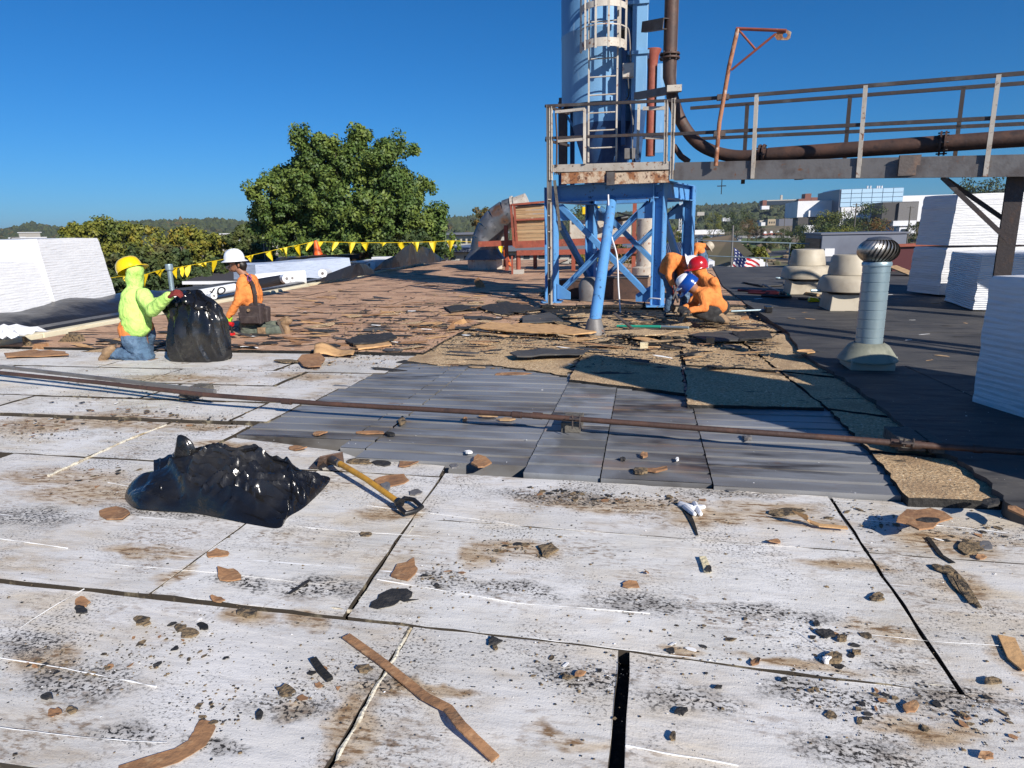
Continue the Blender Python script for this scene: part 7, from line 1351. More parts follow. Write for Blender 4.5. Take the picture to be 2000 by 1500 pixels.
lump('yellow_tool', 'yellow plastic tool case lying left of the near exhaust fan', 1592, 585, 26, 9, 'hat_y'); lump('saw_guard', 'white rounded saw guard on the heap of tools', 1587, 567, 22, 11, 'whitep'); lump('green_grip', 'teal green grip in the heap of tools', 1543, 577, 12, 8, 'grnt'); lump('red_tool_body', 'dull red tool body in the heap of tools', 1568, 570, 16, 8, 'rustred'); lump('orange_tool_body', 'small yellow-orange tool part at top of the heap', 1541, 567, 8, 7, 'plank'); lump('black_tool_body', 'black tool body at left of the teal grip', 1530, 575, 18, 9, 'black')
bar('green_bar', 'dark green pole lying in the rubble before the tower', (1205, 637), (1290, 638), .02, 'grnt', z=.1); bar('white_pole', 'pale metal pole lying in the rubble before the crouching workers', (1290, 638), (1345, 640), .02, 'galv', z=.1)
t, e = bar('sledgehammer', 'long hammer with pale shaft lying right of the crouching workers', (1428, 608), (1500, 605), .017, 'galv', 'hammer'); mb = MB(); mb.box((e.x-.05, e.y-.12, e.z-.03), (e.x+.05, e.y+.1, e.z+.06)); mb.build('hammer_head', 'black', t, bevel=.01)
t = thing('pry_bar', 'flat dark lever bar standing in rubble below the tower', 'pry bar', tuple(G(1210, 620, .06))); mb = MB(); mb.beam(G(1200, 612, .3), G(1238, 645, .08), .07, .02); mb.build('blade', 'steel', t)
# ================================================================== DEBRIS
def blobpoly(cx, cy, w_, h_, n=11, rough=.28, rot=0):
    out = []; ph = random.random()*9
    for i in range(n):
        a = 2*pi*i/n+random.uniform(-.18, .18); r = 1+rough*random.uniform(-1, 1)
        x, y = cos(a)*w_/2*r, sin(a)*h_/2*r; out.append((cx+x*cos(rot)-y*sin(rot), cy+x*sin(rot)+y*cos(rot)))
    return out
def slab(poly, z, th, curl=0.0):
    """irregular thin piece with bent surface and torn edge, world polygon"""
    n = len(poly); cx = sum(p[0] for p in poly)/n; cy = sum(p[1] for p in poly)/n; rr = max(hypot(p[0]-cx, p[1]-cy) for p in poly)+1e-6; a0 = random.random()*6.28
    a = sum(poly[i][0]*poly[(i+1) % n][1]-poly[(i+1) % n][0]*poly[i][1] for i in range(n))
    if a < 0: poly = poly[::-1]
    mb = MB(); 
    def zz(x, y, extra): d_ = ((x-cx)*cos(a0)+(y-cy)*sin(a0))/rr; return z+extra+curl*max(0, d_)**2+random.uniform(0, .15)*th
    ring = [(p[0], p[1], zz(p[0], p[1], 0)) for p in poly]; top = [(cx+(p[0]-cx)*.97, cy+(p[1]-cy)*.97, zz(p[0], p[1], th)) for p in poly]
    mid = [(cx+(p[0]-cx)*.5, cy+(p[1]-cy)*.5, zz(cx+(p[0]-cx)*.5, cy+(p[1]-cy)*.5, th*1.15)) for p in poly]
    V = ring+top+mid+[(cx, cy, z+th)]; F_ = [(i, (i+1) % n, n+(i+1) % n, n+i) for i in range(n)]+[(n+i, n+(i+1) % n, 2*n+(i+1) % n, 2*n+i) for i in range(n)]+[(2*n+i, 2*n+(i+1) % n, 3*n) for i in range(n)]
    return mb.add(V, F_)
CN = dict(facer=('torn brown paper facer scrap', 'paper_scrap'), facer2=('tan inner side of a torn facer scrap', 'paper_scrap'), felt=('black felt scrap', 'felt_scrap'), crumb=('rough brown roofing crumb', 'roofing_crumb'), whitebit=('small white foam chip', 'foam_chip'), steelg=('metal fastener plate', 'fastener_plate'), plank=('wood splinter', 'wood_splinter'), tar=('crusted tar lump', 'tar_lump'), memb=('torn black membrane slab', 'membrane_scrap'), tan=('broken perlite chunk', 'perlite_chunk'))
def scrap(x, y, w_, h_, mat, where, z=.004, th=.006, curl=.0, rough=.28, rot=0, n=11):
    P = [tuple(G(px_, py_, z)[:2]) for px_, py_ in blobpoly(x, y, w_, h_, n, rough, rot)]
    nm = CN[mat]; return slab(P, z, th, curl).build(nm[1], mat, label=nm[0]+' '+where, cat='debris')
W = [  # front boards
 (445, 1125, 50, 24, 'facer', 'left of the diagonal joint in front of the lying bag', .01, 0), (424, 1083, 40, 14, 'facer', 'at the far end of the short cream joint', .01, 0), (425, 1173, 30, 9, 'facer', 'resting on the long cross joint', .01, 0),
 (228, 1005, 64, 24, 'facer', 'wide one just left of the lying bag', .015, 0), (160, 1178, 30, 16, 'facer', 'upper of the pair before the cross joint', .01, 0), (158, 1192, 28, 14, 'felt', 'under the pair of brown scraps at left', .01, 0), (277, 1213, 34, 20, 'crumb', 'large one left of centre in the front board', .02, 0), (352, 1228, 26, 14, 'crumb', 'left of the thick square crumb', .02, 0), (370, 1238, 36, 22, 'crumb', 'thick squarish one in the front left board', .02, 0), (397, 1224, 22, 14, 'tar', 'beside the thick squarish crumb', .01, 0), (485, 1198, 40, 20, 'crumb', 'near the cross joint left of the foam bead', .015, 0),
 (558, 1350, 36, 20, 'crumb', 'lone one left of the long brown strip', .02, 0), (712, 1308, 30, 16, 'crumb', 'grey-brown one just left of the long brown strip', .015, 0), (507, 1398, 14, 20, 'felt', 'small dark one in the front left board', .01, 0), (108, 1395, 24, 24, 'facer', 'small rusty one near the bottom left', 0, 0), (141, 1388, 20, 14, 'crumb', 'beside the small rusty scrap at bottom left', .01, 0), (92, 1361, 22, 12, 'felt', 'oval dark one at far left', .01, 0),
 (965, 1253, 28, 16, 'felt', 'in front of the cross joint middle', .012, 0), (967, 1266, 12, 8, 'crumb', 'tiny one under the dark flap in the middle', .01, 0), (1070, 1076, 34, 26, 'crumb', 'thick one in the middle board', .025, 0), (1233, 1143, 44, 11, 'facer', 'slim one in the right middle board', 0, .1), (940, 904, 40, 18, 'facer', 'standing bright one at the lip of the metal deck', .03, 0), (1262, 1120, 12, 6, 'facer', 'tiny one above the black slot', .01, 0),
 (1110, 1324, 22, 9, 'crumb', 'left one of a pair beside the black slot', .012, 0), (1131, 1317, 22, 8, 'facer', 'right one of a pair beside the black slot', .012, 0), (1712, 1168, 30, 16, 'crumb', 'beside the right diagonal joint', .02, 0), (1612, 1237, 34, 16, 'felt', 'largest dark one in the right board', .015, .3), (1645, 1249, 20, 12, 'crumb', 'beside the largest dark scrap at right', .02, 0), (1595, 1219, 14, 9, 'felt', 'above the largest dark scrap at right', .01, .4), (1627, 1287, 36, 20, 'crumb', 'pale-topped one in the right board', .03, 0), (1615, 1291, 18, 12, 'whitebit', 'lying against the pale-topped crumb at right', .04, 0), (1673, 1275, 18, 10, 'crumb', 'right of the pale-topped crumb', .015, 0), (1475, 1296, 16, 10, 'facer', 'near the right cream joint', .012, 0), (1532, 1328, 14, 8, 'felt', 'below the right cream joint', .01, 0),
 (1403, 1343, 16, 7, 'felt', 'small dark one left in the front right board', .006, 0), (1314, 1440, 14, 20, 'crumb', 'dark one low in the front right board', .012, 0), (1330, 1390, 26, 16, 'felt', 'broken dark one in the front right board', .008, 0), (1940, 1331, 40, 12, 'crumb', 'flat one beyond the right cross joint', .012, 0), (1780, 1382, 30, 22, 'facer', 'rust-toned one in front of the right cross joint', .008, 0), (1925, 1478, 30, 14, 'facer', 'near the bottom right corner', .012, 0), (1513, 1059, 26, 10, 'facer', 'on the thin joint right of middle', .012, 0),
 (1800, 1014, 106, 36, 'facer', 'broad wood-toned sheet at right beyond the diagonal joint', .012, 0), (1815, 1018, 44, 10, 'felt', 'on top of the broad sheet at right', .02, 0), (1535, 1000, 66, 16, 'crumb', 'long flat one left of the bent strip at right', .01, 0), (1900, 1070, 60, 26, 'crumb', 'spread dirt patch beside the square plate at right', .008, 0), (1925, 1068, 32, 18, 'steelg', 'embossed square one at right on the white board', .008, 0), (1915, 1089, 20, 7, 'facer', 'small one in front of the square plate at right', .01, 0), (1840, 1112, 50, 12, 'crumb', 'dark strip where the board surface is torn at right', .01, .5), (1880, 1150, 60, 16, 'crumb', 'long ragged gouge filling at right', .01, .95),
 (1985, 1000, 50, 14, 'facer', 'at the tip of the perlite boards at right edge', .03, .5), (1935, 985, 40, 14, 'felt', 'glossy crumpled one at the tip of the perlite boards', .04, 0), (765, 940, 80, 20, 'facer', 'wide crumbly one right of the scraper shaft', .008, 0), (755, 951, 20, 16, 'steelg', 'tangled metal one right of the scraper shaft', .03, 0), (810, 962, 28, 10, 'steelg', 'dark one above the D-shaped grip', .008, 0), (700, 902, 56, 12, 'crumb', 'right of the scraper blade', .02, 0), (745, 905, 34, 10, 'felt', 'dark one right of the scraper blade', .012, 0), (795, 906, 40, 14, 'facer', 'right end of the row above the scraper', .012, 0), (722, 940, 14, 6, 'facer', 'tiny one beside the shaft', .01, 0), (715, 1044, 28, 8, 'crumb', 'in front of the scraper left of the diagonal joint', .008, 0),
 (580, 877, 36, 9, 'facer', 'between the lying bag and the deck lip', .02, 0), (888, 912, 18, 8, 'steelg', 'standing one at the top of the diagonal joint', .03, 0), (1380, 944, 24, 9, 'crumb', 'left one on the deck lip at right', .04, 0), (1425, 948, 34, 9, 'tan', 'lying on the deck lip at right', .03, 0), (1436, 957, 30, 8, 'steelg', 'flat one below the deck lip at right', .008, 0),
 (1248, 921, 30, 12, 'crumb', 'big one on the bare metal deck', .045, 0), (1282, 920, 40, 7, 'facer', 'stick-like one on the bare metal deck', .035, 0), (1257, 891, 14, 7, 'facer', 'small rusty one on the bare metal deck', .035, 0), (1323, 898, 8, 6, 'whitebit', 'on the middle of the bare metal deck', .035, 0), (1217, 898, 12, 6, 'felt', 'small one on the middle of the deck', .035, 0), (955, 813, 38, 5, 'plank', 'left one beside the long pipe', .035, 0), (990, 820, 30, 5, 'plank', 'right one beside the long pipe', .035, 0), (908, 821, 10, 7, 'facer', 'small cube-like one below the long pipe', .05, 0), (785, 824, 14, 14, 'crumb', 'clump in the deck joint left', .05, 0), (762, 849, 18, 7, 'tar', 'in the deck joint left', .04, 0), (625, 848, 24, 8, 'facer', 'flat one on the left deck corner', .03, 0), (915, 884, 14, 5, 'whitebit', 'left on the bare metal deck', .035, 0), (720, 846, 60, 5, 'facer', 'long thin one across the left deck', .03, 0),
 (1460, 856, 18, 9, 'steelg', 'crumpled foil one just below the long pipe at right', .06, 0),
]
for x, y, w_, h_, m, lb, lift, rot in W:
    if x > 1440 and y < 1030 and y > 840 and x > 1770: z = .085
    elif y < 935 and 500 < x and lift >= .03: z = .034
    else: z = .007
    scrap(x, y, w_, h_, m, lb, z=z, th=.003+lift*.22, curl=.02 if m in ('facer', 'facer2') else 0, rough=.3, rot=rot)
# leading brown strip, kinked, in front
def ribbon(name, lb, P, wd, mat, z=.01, th=.006, lifts=None):
    mb = MB(); pts = [G(x, y, z+(lifts[i] if lifts else 0)) for i, (x, y) in enumerate(P)]; n = len(pts); L_ = []; R2 = []
    for i, p in enumerate(pts):
        d_ = (pts[min(i+1, n-1)]-pts[max(i-1, 0)]).normalized(); s_ = Vector((-d_.y, d_.x, 0))*wd[i]*.5; j_ = random.uniform(-.003, .003); L_.append(p+s_*(1+j_*10)); R2.append(p-s_)
    t_ = Vector((0, 0, th)); mb.v = [tuple(v) for q in zip(L_, R2) for v in q]+[tuple(v+t_) for q in zip(L_, R2) for v in q]; o_ = 2*n
    for i in range(n-1): a, b_ = 2*i, 2*i+2; mb.f += [(a, b_, b_+1, a+1), (a+o_, a+1+o_, b_+1+o_, b_+o_), (a, a+o_, b_+o_, b_), (a+1, b_+1, b_+1+o_, a+1+o_)]; mb.m += [0]*4
    mb.f += [(0, 1, 1+o_, o_), (2*n-2, 2*n-2+o_, 2*n-1+o_, 2*n-1)]; mb.m += [0]*2
    return mb.build(name, mat, label=lb, cat='debris')
def dens(P, k=5):
    out = []
    for a, b_ in zip(P, P[1:]): out += [(a[0]+(b_[0]-a[0])*i/k, a[1]+(b_[1]-a[1])*i/k) for i in range(k)]
    return out+[P[-1]]
P = dens([(676, 1243), (750, 1297), (830, 1362), (875, 1385), (900, 1418), (968, 1484)]); lf = [0, .0, .0, 0, 0, .0, 0, 0, 0, 0, .005, .008, .01, .012, .012, .012, .015, .02, .026, .03, .032, .03, .022, .014, .006, 0]
ribbon('paper_strip', 'long straight brown strip lying diagonally across the front boards', P, [.032]*len(P), 'facer', lifts=lf[:len(P)])
P = dens([(392, 1408), (400, 1425), (385, 1452), (345, 1476), (285, 1494), (230, 1512)], 4); ribbon('paper_strip', 'curved brown sickle-shaped strip at the bottom left', P, [.01, .03, .045, .055, .06]+[.062]*(len(P)-5), 'facer', z=.004, th=.002)
P = dens([(1562, 1003), (1575, 1017), (1600, 1027), (1655, 1032)], 4); ribbon('paper_strip', 'bright curled tan strip touching the right diagonal joint', P, [.10, .09, .08, .06, .05]+[.03]*(len(P)-5), 'facer2', lifts=[.07, .055, .04, .03, .02]+[.01]*(len(P)-5))
P = dens([(612, 1290), (628, 1312), (645, 1330)], 4); ribbon('tar_stick', 'dark tarry stick left of the long brown strip', P, [.022]*len(P), 'tar', th=.012)
P = dens([(565, 1160), (585, 1147), (605, 1133)], 4); ribbon('felt_strip', 'thin black sliver behind the long cross joint', P, [.012, .015, .018, .016, .014, .015, .02, .018, .008][:len(P)], 'felt', th=.004)
mb = MB(); [capsule(mb, G(1330+i*9, 985+(i % 3)*6, .012), G(1350+i*6, 990+(i % 2)*14, .02), .018, .012, 8, 3) for i in range(5)]; mb.build('foam_lump', 'whitep', smooth=True, label='cracked white foam lump with brown rim near the deck lip', cat='debris')
P = dens([(1338, 992), (1352, 1020), (1362, 1046)], 5); ribbon('tar_stick', 'ragged brown tear below the cracked foam lump', P, [.035*(1-i/14) for i in range(len(P))], 'tar', z=.005, th=.003)
P = dens([(1372, 1090), (1378, 1105), (1382, 1118)], 3); ribbon('foam_sliver', 'torn foam sliver with dark core right of middle', P, [.03]*len(P), 'foam', z=.006, th=.01); scrap(1384, 1112, 14, 12, 'felt', 'in the torn foam hole right of middle', .016, .004)
P = dens([(1812, 1050), (1838, 1085), (1862, 1100)], 4); ribbon('tar_stick', 'dark diagonal gash at right near the square plate', P, [.02]*len(P), 'tar', z=.005, th=.003)
P = dens([(1850, 1105), (1880, 1150), (1915, 1188)], 5); ribbon('tar_stick', 'long brown gash running towards the camera at right', P, [.02, .04, .05, .06, .06, .055, .05, .04, .03, .02, .01], 'crumb', z=.006, th=.004)
P = dens([(1965, 1245), (1985, 1290), (2010, 1310)], 4); ribbon('paper_strip', 'torn hole edge with tan facer at the right frame edge', P, [.05]*len(P), 'facer2', z=.006, th=.006)
def exact(nm, lb, P, mat, z=.005, th=.003):
    mb = MB(); mb.prism(jag([tuple(G(x, y, z)[:2]) for x, y in P], .02, .003), z, z+th); return mb.build(nm, mat, label=lb, cat='debris')
exact('paper_scrap', 'leaf-shaped torn brown paper scrap right of the diagonal joint', [(763, 1126), (772, 1110), (776, 1103), (796, 1099), (809, 1090), (810, 1105), (816, 1112), (811, 1122), (796, 1135), (776, 1131)], 'facer', .006, .006)
exact('tar_splotch', 'large tar-black splotch below the leaf-shaped brown scrap', [(722, 1186), (726, 1176), (738, 1170), (740, 1162), (766, 1150), (795, 1150), (806, 1157), (804, 1166), (797, 1171), (818, 1171), (790, 1176), (782, 1172), (770, 1182), (738, 1190)], 'felt')
# big things lying in the middle distance
def slabpx(name, lb, P, z, th, mat, tilt=0, cat='debris'):
    mb = MB(); pts = [tuple(G(x, y, z)[:2]) for x, y in P]; pts = jag(pts, .08, .012); n = len(pts); a = sum(pts[i][0]*pts[(i+1) % n][1]-pts[(i+1) % n][0]*pts[i][1] for i in range(n)); pts = pts if a > 0 else pts[::-1]; cx = sum(p[0] for p in pts)/n; cy = sum(p[1] for p in pts)/n
    V = [(p[0], p[1], z+tilt*(p[0]-cx)*(1)+.02*NZ.noise(Vector((p[0]*5, p[1]*5, 1)))) for p in pts]; mb.add(V+[(v[0], v[1], v[2]+th) for v in V], [tuple(range(n-1, -1, -1)), tuple(range(n, 2*n))]+[(i, (i+1) % n, n+(i+1) % n, n+i) for i in range(n)])
    return mb.build(name, mat, label=lb, cat=cat)
slabpx('felt_slab', 'large black felt slab propped on tan paper in the brown field', [(674, 668), (700, 658), (765, 652), (776, 662), (730, 672), (690, 674)], .10, .02, 'felt')
slabpx('paper_scrap', 'bright tan paper folded under the large black felt slab', [(690, 676), (760, 668), (765, 676), (700, 684)], .075, .02, 'facer2')
for i in range(1):
    mb = MB(); n = 16
    for i in range(n):
        for j in range(6): u, v = i/(n-1), j/5; p = G(612+78*u, 689-4*sin(u*3)+7*v, .07); h = .10*(1-v)*(.5+.5*cos(u*3.0))+.02*sin(u*8); mb.v.append((p.x, p.y+.05*(1-v), p.z+h))
    for i in range(n-1):
        for j in range(5): k = i*6+j; mb.f.append((k, k+1, k+7, k+6)); mb.m.append(0)
    mb.build('paper_scrap', 'facer2', smooth=True, label='large curled tan facer sheet at the edge of the white boards', cat='debris').modifiers.new('s', 'SOLIDIFY').thickness = .008
scrap(612, 706, 56, 20, 'facer', 'lying oval on white boards below the curled tan sheet', .06, .01, .03); scrap(560, 706, 50, 6, 'crumb', 'left of the oval brown scrap on the white boards', .05, .01)
def stand(lb, P, Y, mat='facer', th=.02, lean=.1, name='paper_scrap'):
    mb = MB(); pts = [at(x, y, Y) for x, y in P]; mb.plate(pts, (0, th, 0)); return mb.build(name, mat, label=lb, cat='debris')
stand('upright brown facer flap standing left of the rubble in the middle', [(868, 648), (886, 626), (888, 640), (884, 650)], G(880, 652).y)
stand('dark brown board corner standing up in the tower shadow', [(930, 565), (926, 548), (934, 541), (942, 550), (950, 566)], G(935, 566).y)
stand('tan paper flap standing just behind the brown flap in the middle', [(884, 632), (905, 622), (912, 630), (890, 640)], G(890, 640).y, 'facer2')
for lb, P, m in (('tan paper cone lying before the knees of the crouching workers', [(1326, 640), (1334, 626), (1339, 619), (1346, 630), (1352, 642)], 'facer2'), ('small tan paper lump below the tan cone', [(1330, 646), (1338, 638), (1350, 646)], 'facer2'), ('brown board corner right of the crouching workers', [(1440, 628), (1450, 619), (1462, 618), (1465, 628)], 'facer')): stand(lb, P, G(P[0][0], P[0][1]).y, m, .12)
stand('wide dark brown board scrap standing left of the kneeling neon worker', [(45, 680), (43, 658), (52, 667), (62, 680)], G(50, 684).y, 'crumb', .05); stand('brown bent scrap beside the wide board scrap at left', [(62, 684), (66, 672), (82, 672), (86, 684)], G(74, 686).y, 'facer', .1); stand('torn felt and paper bundle left of the kneeling neon worker', [(108, 672), (130, 652), (148, 655), (156, 672), (130, 676)], G(130, 676).y, 'crumb', .12)
slabpx('paper_scrap', 'wide flat brown board on the white boards at left behind the long pipe', [(8, 692), (60, 684), (128, 688), (135, 694), (70, 696), (12, 698)], .055, .012, 'facer')
for lb, P, z, m in (('large tan facer sheet in front of the inclined strut', [(920, 640), (960, 632), (1100, 636), (1165, 650), (1120, 654), (1000, 648)], .09, 'facer2'), ('black membrane slab in the rubble before the tower', [(995, 690), (1060, 682), (1150, 684), (1140, 692), (1010, 698)], .09, 'memb'), ('grey membrane sheet in front of the crouching workers', [(1345, 655), (1400, 648), (1500, 652), (1498, 664), (1430, 666), (1380, 668)], .10, 'memb'), ('dark square membrane piece in front of the long hammer', [(1430, 650), (1500, 647), (1508, 662), (1445, 664)], .115, 'felt'), ('dark curled felt at the left corner of the rubble', [(866, 600), (905, 596), (930, 604), (880, 610)], .08, 'felt'), ('black membrane patch left of the tower legs', [(1020, 618), (1075, 612), (1100, 628), (1020, 632)], .09, 'memb'), ('ragged tan board strip between the strut and the workers', [(1180, 650), (1260, 644), (1320, 650), (1260, 657)], .09, 'tan'), ('dark brown felt sheet at the edge of the tower shadow', [(930, 600), (990, 590), (1060, 604), (980, 616)], .085, 'felt')):
    slabpx('membrane_slab' if m != 'facer2' else 'paper_scrap', lb, P, z, .015, m, 0)
mb = MB(); c = G(1258, 679, .09); mb.box((c.x-.045, c.y-.03, .085), (c.x+.045, c.y+.03, .15)); mb.build('wood_offcut', 'foam', label='small pale block on the tan boards below the tower', cat='debris')
mb = MB(); c = G(1388, 669, .09); mb.box((c.x-.05, c.y-.03, .085), (c.x+.04, c.y+.04, .15)); mb.build('wood_offcut', 'plank', label='small wooden block left of the grey membrane sheet', cat='debris')
# shared small pieces
protos_s = {}
def proto(kind, mat, k):
    L_ = []
    for i in range(k):
        el_ = random.uniform(.35, .9); o = slab(blobpoly(0, 0, 1, el_, random.choice((7, 8, 9)), .36), 0, random.uniform(.015, .045), random.uniform(0, .09))
        me = o.build('x', mat, origin=(0, 0, 0)); L_.append(me.data); bpy.data.objects.remove(me)
    protos_s[kind] = L_
for kd, mt_ in (('facer', 'facer'), ('facer2', 'facer2'), ('felt', 'felt'), ('crumb', 'crumb'), ('whitebit', 'whitebit'), ('tan', 'tan'), ('memb', 'memb')): proto(kd, mt_, 6)
LM = [(300, 745, 'behind the long pipe at left'), (90, 850, 'at the far left before the pipe'), (300, 860, 'behind the lying bag'), (480, 850, 'at the left corner of the bare deck'), (120, 960, 'left of the lying bag'), (330, 1060, 'in front of the lying bag'), (560, 1110, 'between lying bag and long joint'), (750, 930, 'around the scraper blade'), (880, 1130, 'near the black tar splotch'), (1050, 970, 'in front of the deck lip, middle'), (1250, 975, 'in front of the deck lip, right'), (1050, 1080, 'in the middle of the big clean board'), (1400, 1080, 'near the torn foam hole'), (1650, 1010, 'by the far end of the right diagonal joint'), (1900, 1040, 'around the square plate at right'), (1900, 1200, 'near the gouge at the right edge'), (1680, 1200, 'along the right diagonal joint'), (1450, 1250, 'behind the right cream joint'), (100, 1250, 'in front of the cross joint at far left'), (330, 1230, 'in the front left board near its crumbs'), (100, 1420, 'in the bottom left corner'), (420, 1400, 'near the curved brown strip'), (620, 1340, 'left of the long brown strip'), (900, 1420, 'at the near end of the long brown strip'), (1100, 1320, 'left of the black slot'), (1350, 1400, 'right of the black slot'), (1650, 1400, 'in the front right board'), (1900, 1420, 'in the bottom right corner'), (620, 720, 'at the far left corner of the deck'), (450, 690, 'around the upright bag'),
 (650, 590, 'by the left curb'), (800, 560, 'in the tower shadow near the curb'), (960, 545, 'in the tower shadow before the duct'), (700, 640, 'around the large black slab'), (860, 620, 'behind the upright brown flap'), (1000, 600, 'left of the tower legs'), (950, 680, 'at the far edge of the deck, left'), (1100, 700, 'on the tan boards behind the deck'), (1150, 655, 'around the inclined strut'), (1300, 690, 'on the middle tan boards'), (1420, 655, 'before the crouching workers'), (1500, 620, 'at the membrane edge'), (560, 670, 'right of the green-trousered worker'), (1620, 640, 'left of the turbine vent'), (1850, 640, 'right of the turbine vent'), (1550, 560, 'around the exhaust fans'), (1850, 600, 'before the wrapped stacks')]
def pxof(p):
    v = Vector(p)-Vector((0, 0, EYE)); d_ = v.dot(CF); return 1000+FPX*v.dot(CR)/d_, 750-FPX*v.dot(CU)/d_
def place_of(p):
    x, y = pxof(p); return min(LM, key=lambda m: (m[0]-x)**2+((m[1]-y)*1.8)**2)[2]
def put(kind, p, size, lb, grp, sx=1.0):
    big = 'narrow ' if sx > 1.9 else 'tiny ' if size < .03 else 'small ' if size < .075 else 'hand-sized ' if size < .17 else 'broad '
    base_ = {'crumb': 'brown roofing crumb', 'facer': 'brown paper scrap', 'felt': 'black felt scrap', 'whitebit': 'white foam chip', 'facer2': 'curled tan paper scrap', 'memb': 'dark membrane scrap', 'tan': 'tan perlite piece'}[kind]; lb = big+base_+(' litter ' if 'stripped' in grp else ' on membrane ' if 'membrane' in grp else ' ')+place_of(p)
    o = bpy.data.objects.new(CN[kind][1], random.choice(protos_s[kind])); COL.objects.link(o); o.location = p; o.rotation_euler = (random.uniform(-.12, .12), random.uniform(-.12, .12), random.uniform(0, 6.28) if sx == 1 else random.uniform(-.35, .35)); o.scale = (size*sx, size, size*random.uniform(.5, 1)); tag(o, lb, 'debris', grp); return o
def surf(x, y):     # height of the surface under a point
    if y < 3.63 or (y < 3.9 and x < -1.2): return .005
    if x < -2.85 and y < 7.3: return .0375 if y > 4.47 else .0115
    if y < 7.2 and x < 1.55 and x < 1.5: 
        if -3 < x < -.7 or y < 6.2: return .028
        return .088
    if x > 1.8: return .09
    if y > 7.3 and x < -2.4: return .075
    return .085
# brown field and tan rubble litter: individual pieces
cnt = 0
while cnt < 450:
    px_, py_ = random.uniform(0, 1520), random.triangular(515, 735, 640)
    if px_ < 640 and py_ < 700-.2*px_+5: continue
    if px_ > 1080 and py_ < 610: continue
    p = G(px_, py_, .07)
    if p.y < 6.3 or (p.x > 1.6): continue
    if p.x < -9 or (p.x < -2.7 and p.y < 7.2): continue
    z = surf(p.x, p.y); r = random.random(); rub = px_ > 840
    kd = 'felt' if r < .36 else 'facer' if r < .60 else 'facer2' if r < .70 else 'memb' if r < .84 else 'tan' if (r < .95) else 'whitebit'
    if rub and r < .5: kd = random.choice(('tan', 'felt', 'memb', 'crumb'))
    sz = (random.uniform(.06, .24) if kd != 'whitebit' else random.uniform(.04, .12))*(.7+p.y/28)
    put(kd, (p.x, p.y, z), sz, {'felt': 'black felt scrap on the stripped roof field', 'facer': 'torn brown paper scrap on the stripped roof field', 'facer2': 'curled tan paper scrap on the stripped roof field', 'memb': 'torn dark membrane scrap on the stripped roof field', 'tan': 'broken tan perlite piece on the stripped roof field', 'whitebit': 'white foam chip on the stripped roof field', 'crumb': 'rough brown crumb on the stripped roof field'}[kd], 'litter on the stripped brown and tan roof field', sx=random.uniform(1.2, 2.6)); cnt += 1
# litter on the white boards in clusters
clus = [(130, 830, 150, 22, 26), (300, 815, 140, 14, 26), (60, 850, 60, 14, 8), (420, 830, 60, 10, 10), (90, 1300, 80, 40, 10), (250, 1270, 90, 40, 10), (380, 1250, 70, 40, 12), (600, 1330, 70, 50, 5), (420, 1380, 60, 40, 9), (1090, 960, 60, 12, 14), (1180, 975, 90, 14, 10), (1300, 975, 90, 12, 8), (1680, 1010, 80, 20, 7), (1900, 1040, 90, 20, 12), (1620, 1270, 90, 50, 8), (1700, 1370, 120, 40, 14), (1900, 1400, 90, 50, 14), (1000, 1070, 80, 25, 10), (860, 1130, 60, 30, 7), (240, 930, 120, 30, 10), (180, 780, 140, 15, 10), (350, 745, 160, 15, 12), (560, 735, 100, 14, 10), (1400, 1250, 120, 60, 7), (1100, 1310, 90, 40, 6)]
for cx_, cy_, sx_, sy_, n_ in clus:
    for _ in range(n_):
        x, y = random.gauss(cx_, sx_*.5), random.gauss(cy_, sy_*.5); p = G(x, y, .01); r = random.random(); kd = 'crumb' if r < .45 else 'facer' if r < .66 else 'felt' if r < .93 else 'whitebit'
        sz = random.uniform(.015, .042)*(.6+p.y*.16); put(kd, (p.x, p.y, surf(p.x, p.y)), sz, {'crumb': 'small brown roofing crumb on the white boards', 'facer': 'small rusty brown paper scrap on the white boards', 'felt': 'small black fleck of felt on the white boards', 'whitebit': 'small white foam chip on the white boards'}[kd], 'small litter on the white boards')
# membrane side litter
for _ in range(38):
    x, y = random.uniform(1450, 1990), random.uniform(540, 715); p = G(x, y, .085)
    if p.x < 1.9: continue
    kd = random.choice(('whitebit', 'facer2', 'memb', 'felt', 'tan')); put(kd, (p.x, p.y, .084), random.uniform(.03, .09)*(.6+p.y/14), {'whitebit': 'white chip on the black membrane at right', 'facer2': 'tan scrap on the black membrane at right', 'memb': 'dark scrap on the black membrane at right', 'felt': 'black scrap on the black membrane at right', 'tan': 'tan crumb on the black membrane at right'}[kd], 'litter on the black membrane', sx=1.6)
slabpx('membrane_slab', 'grey membrane flap with tan edge left of the far exhaust fan', [(1450, 552), (1480, 545), (1530, 549), (1528, 558), (1490, 560)], .10, .02, 'memb')
slabpx('paper_scrap', 'tan scrap at the membrane edge left of the turbine vent', [(1548, 689), (1585, 684), (1592, 690), (1560, 693)], .095, .012, 'facer2')
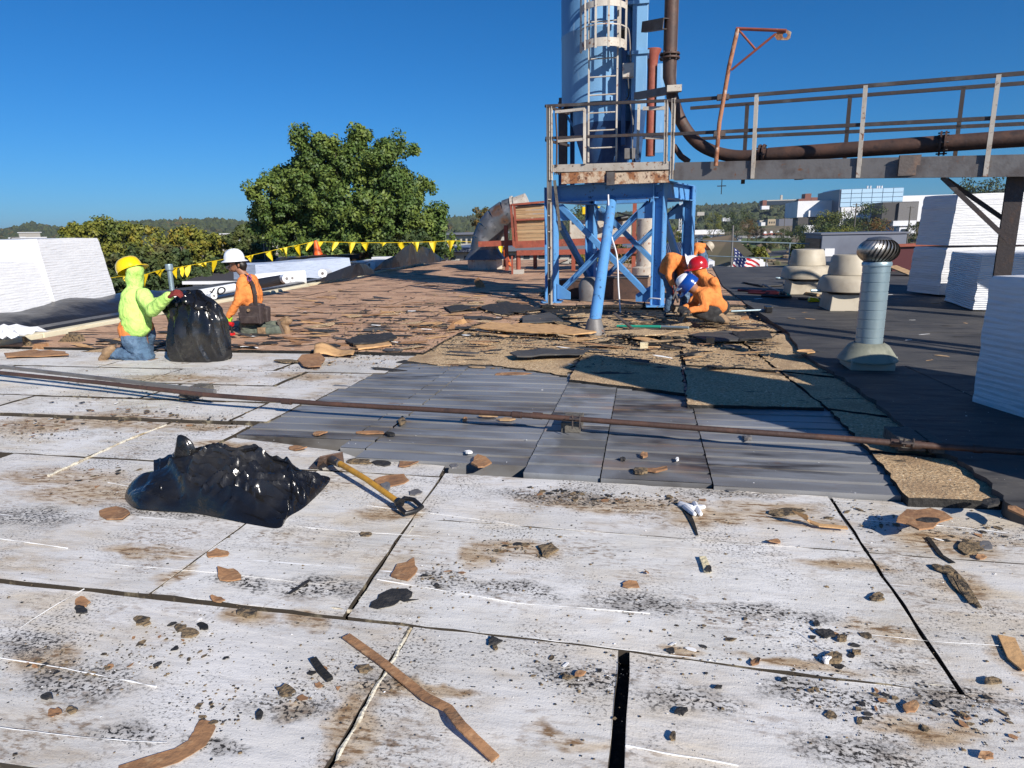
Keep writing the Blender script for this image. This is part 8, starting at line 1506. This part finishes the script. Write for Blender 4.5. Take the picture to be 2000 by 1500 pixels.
# crumbs and grit nobody could count
def crumbs(name, lb, n_, fn, mat, lo, hi):
    V = []; F_ = []; k = 0; base = np.array([(1, 0, 0), (.3, .9, 0), (-.8, .5, 0), (-.6, -.7, 0), (.5, -.8, 0), (.1, 0, .8)]); ff = [(0, 1, 5), (1, 2, 5), (2, 3, 5), (3, 4, 5), (4, 0, 5)]
    while k < n_:
        p = fn()
        if p is None: continue
        s_ = random.uniform(lo, hi)*(random.random()**1.5+.35)*(.5+p[1]*.17); a = random.random()*6.28; R_ = np.array([[cos(a), -sin(a), 0], [sin(a), cos(a), 0], [0, 0, 1]]); v = (base*rng.uniform(.6, 1.3, (6, 1)))@R_.T*np.array([s_, s_, s_*.6]); V += (v+np.array(p)).tolist(); F_ += [tuple(i+6*k for i in f) for f in ff]; k += 1
    me = bpy.data.meshes.new(name); me.from_pydata(V, [], F_); me.materials.append(MT[mat]); o = bpy.data.objects.new(name, me); COL.objects.link(o); return tag(o, lb, 'debris', None, 'stuff')
def white_pt():
    if random.random() < .72:
        c = random.choice(clus); x, y = random.gauss(c[0], c[2]*.75), random.gauss(c[1], c[3]*.8)
    else: x, y = random.uniform(-50, 2050), random.triangular(735, 1560, 1100)
    if y < 700 or y > 1600: return None
    p = G(x, y, .01)
    if p.y > 7.2 or (-2.9 < p.x < 1.9 and p.y > 3.62) or p.x > 1.9 and p.y > 3.3: return None
    return (p.x, p.y, surf(p.x, p.y)-.001)
crumbs('black_grit', 'fine black grit scattered over the white boards', 4200, white_pt, 'felt', .0018, .0062)
crumbs('brown_grit', 'fine brown grit scattered over the white boards', 2600, white_pt, 'crumb', .002, .0085)
crumbs('white_grit', 'fine white foam beads scattered over boards and deck', 500, lambda: (lambda p: (p.x, p.y, surf(p.x, p.y)))(G(random.uniform(0, 1990), random.uniform(760, 1400), .01)), 'whitebit', .0015, .005)
def rub_pt():
    x, y = random.uniform(640, 1520), random.triangular(560, 735, 660); p = G(x, y, .08)
    if p.y < 6.6 or p.x > 1.7 or p.x < -8.8: return None
    return (p.x, p.y, surf(p.x, p.y))
crumbs('brown_rubble', 'broken brown and tan rubble crumbs over the stripped roof before the tower', 2400, rub_pt, 'rubble', .004, .013)
crumbs('black_rubble', 'black felt crumbs over the stripped roof before the tower', 2600, rub_pt, 'felt', .004, .014)
bake_soft()
S.cycles.use_adaptive_sampling = True
bpy.context.view_layer.update()
# ------------------------------------------------------------------ thin air over the valley
hz = bpy.data.materials.new('haze'); hz.use_nodes = True; nt = hz.node_tree; nt.nodes.remove(nt.nodes['Principled BSDF']); pv = nt.nodes.new('ShaderNodeVolumePrincipled')
pv.inputs['Color'].default_value = (.78, .86, 1, 1); pv.inputs['Density'].default_value = .00010; pv.inputs['Anisotropy'].default_value = .3; nt.links.new(pv.outputs[0], nt.nodes['Material Output'].inputs['Volume'])
mb = MB(); mb.box((-7000, -3100, -45), (7000, 7000, 110)); o = mb.build('haze', hz, origin=(0, 0, 0)); tag(o, 'thin pale haze over the valley and the far hills', None, None, 'stuff')
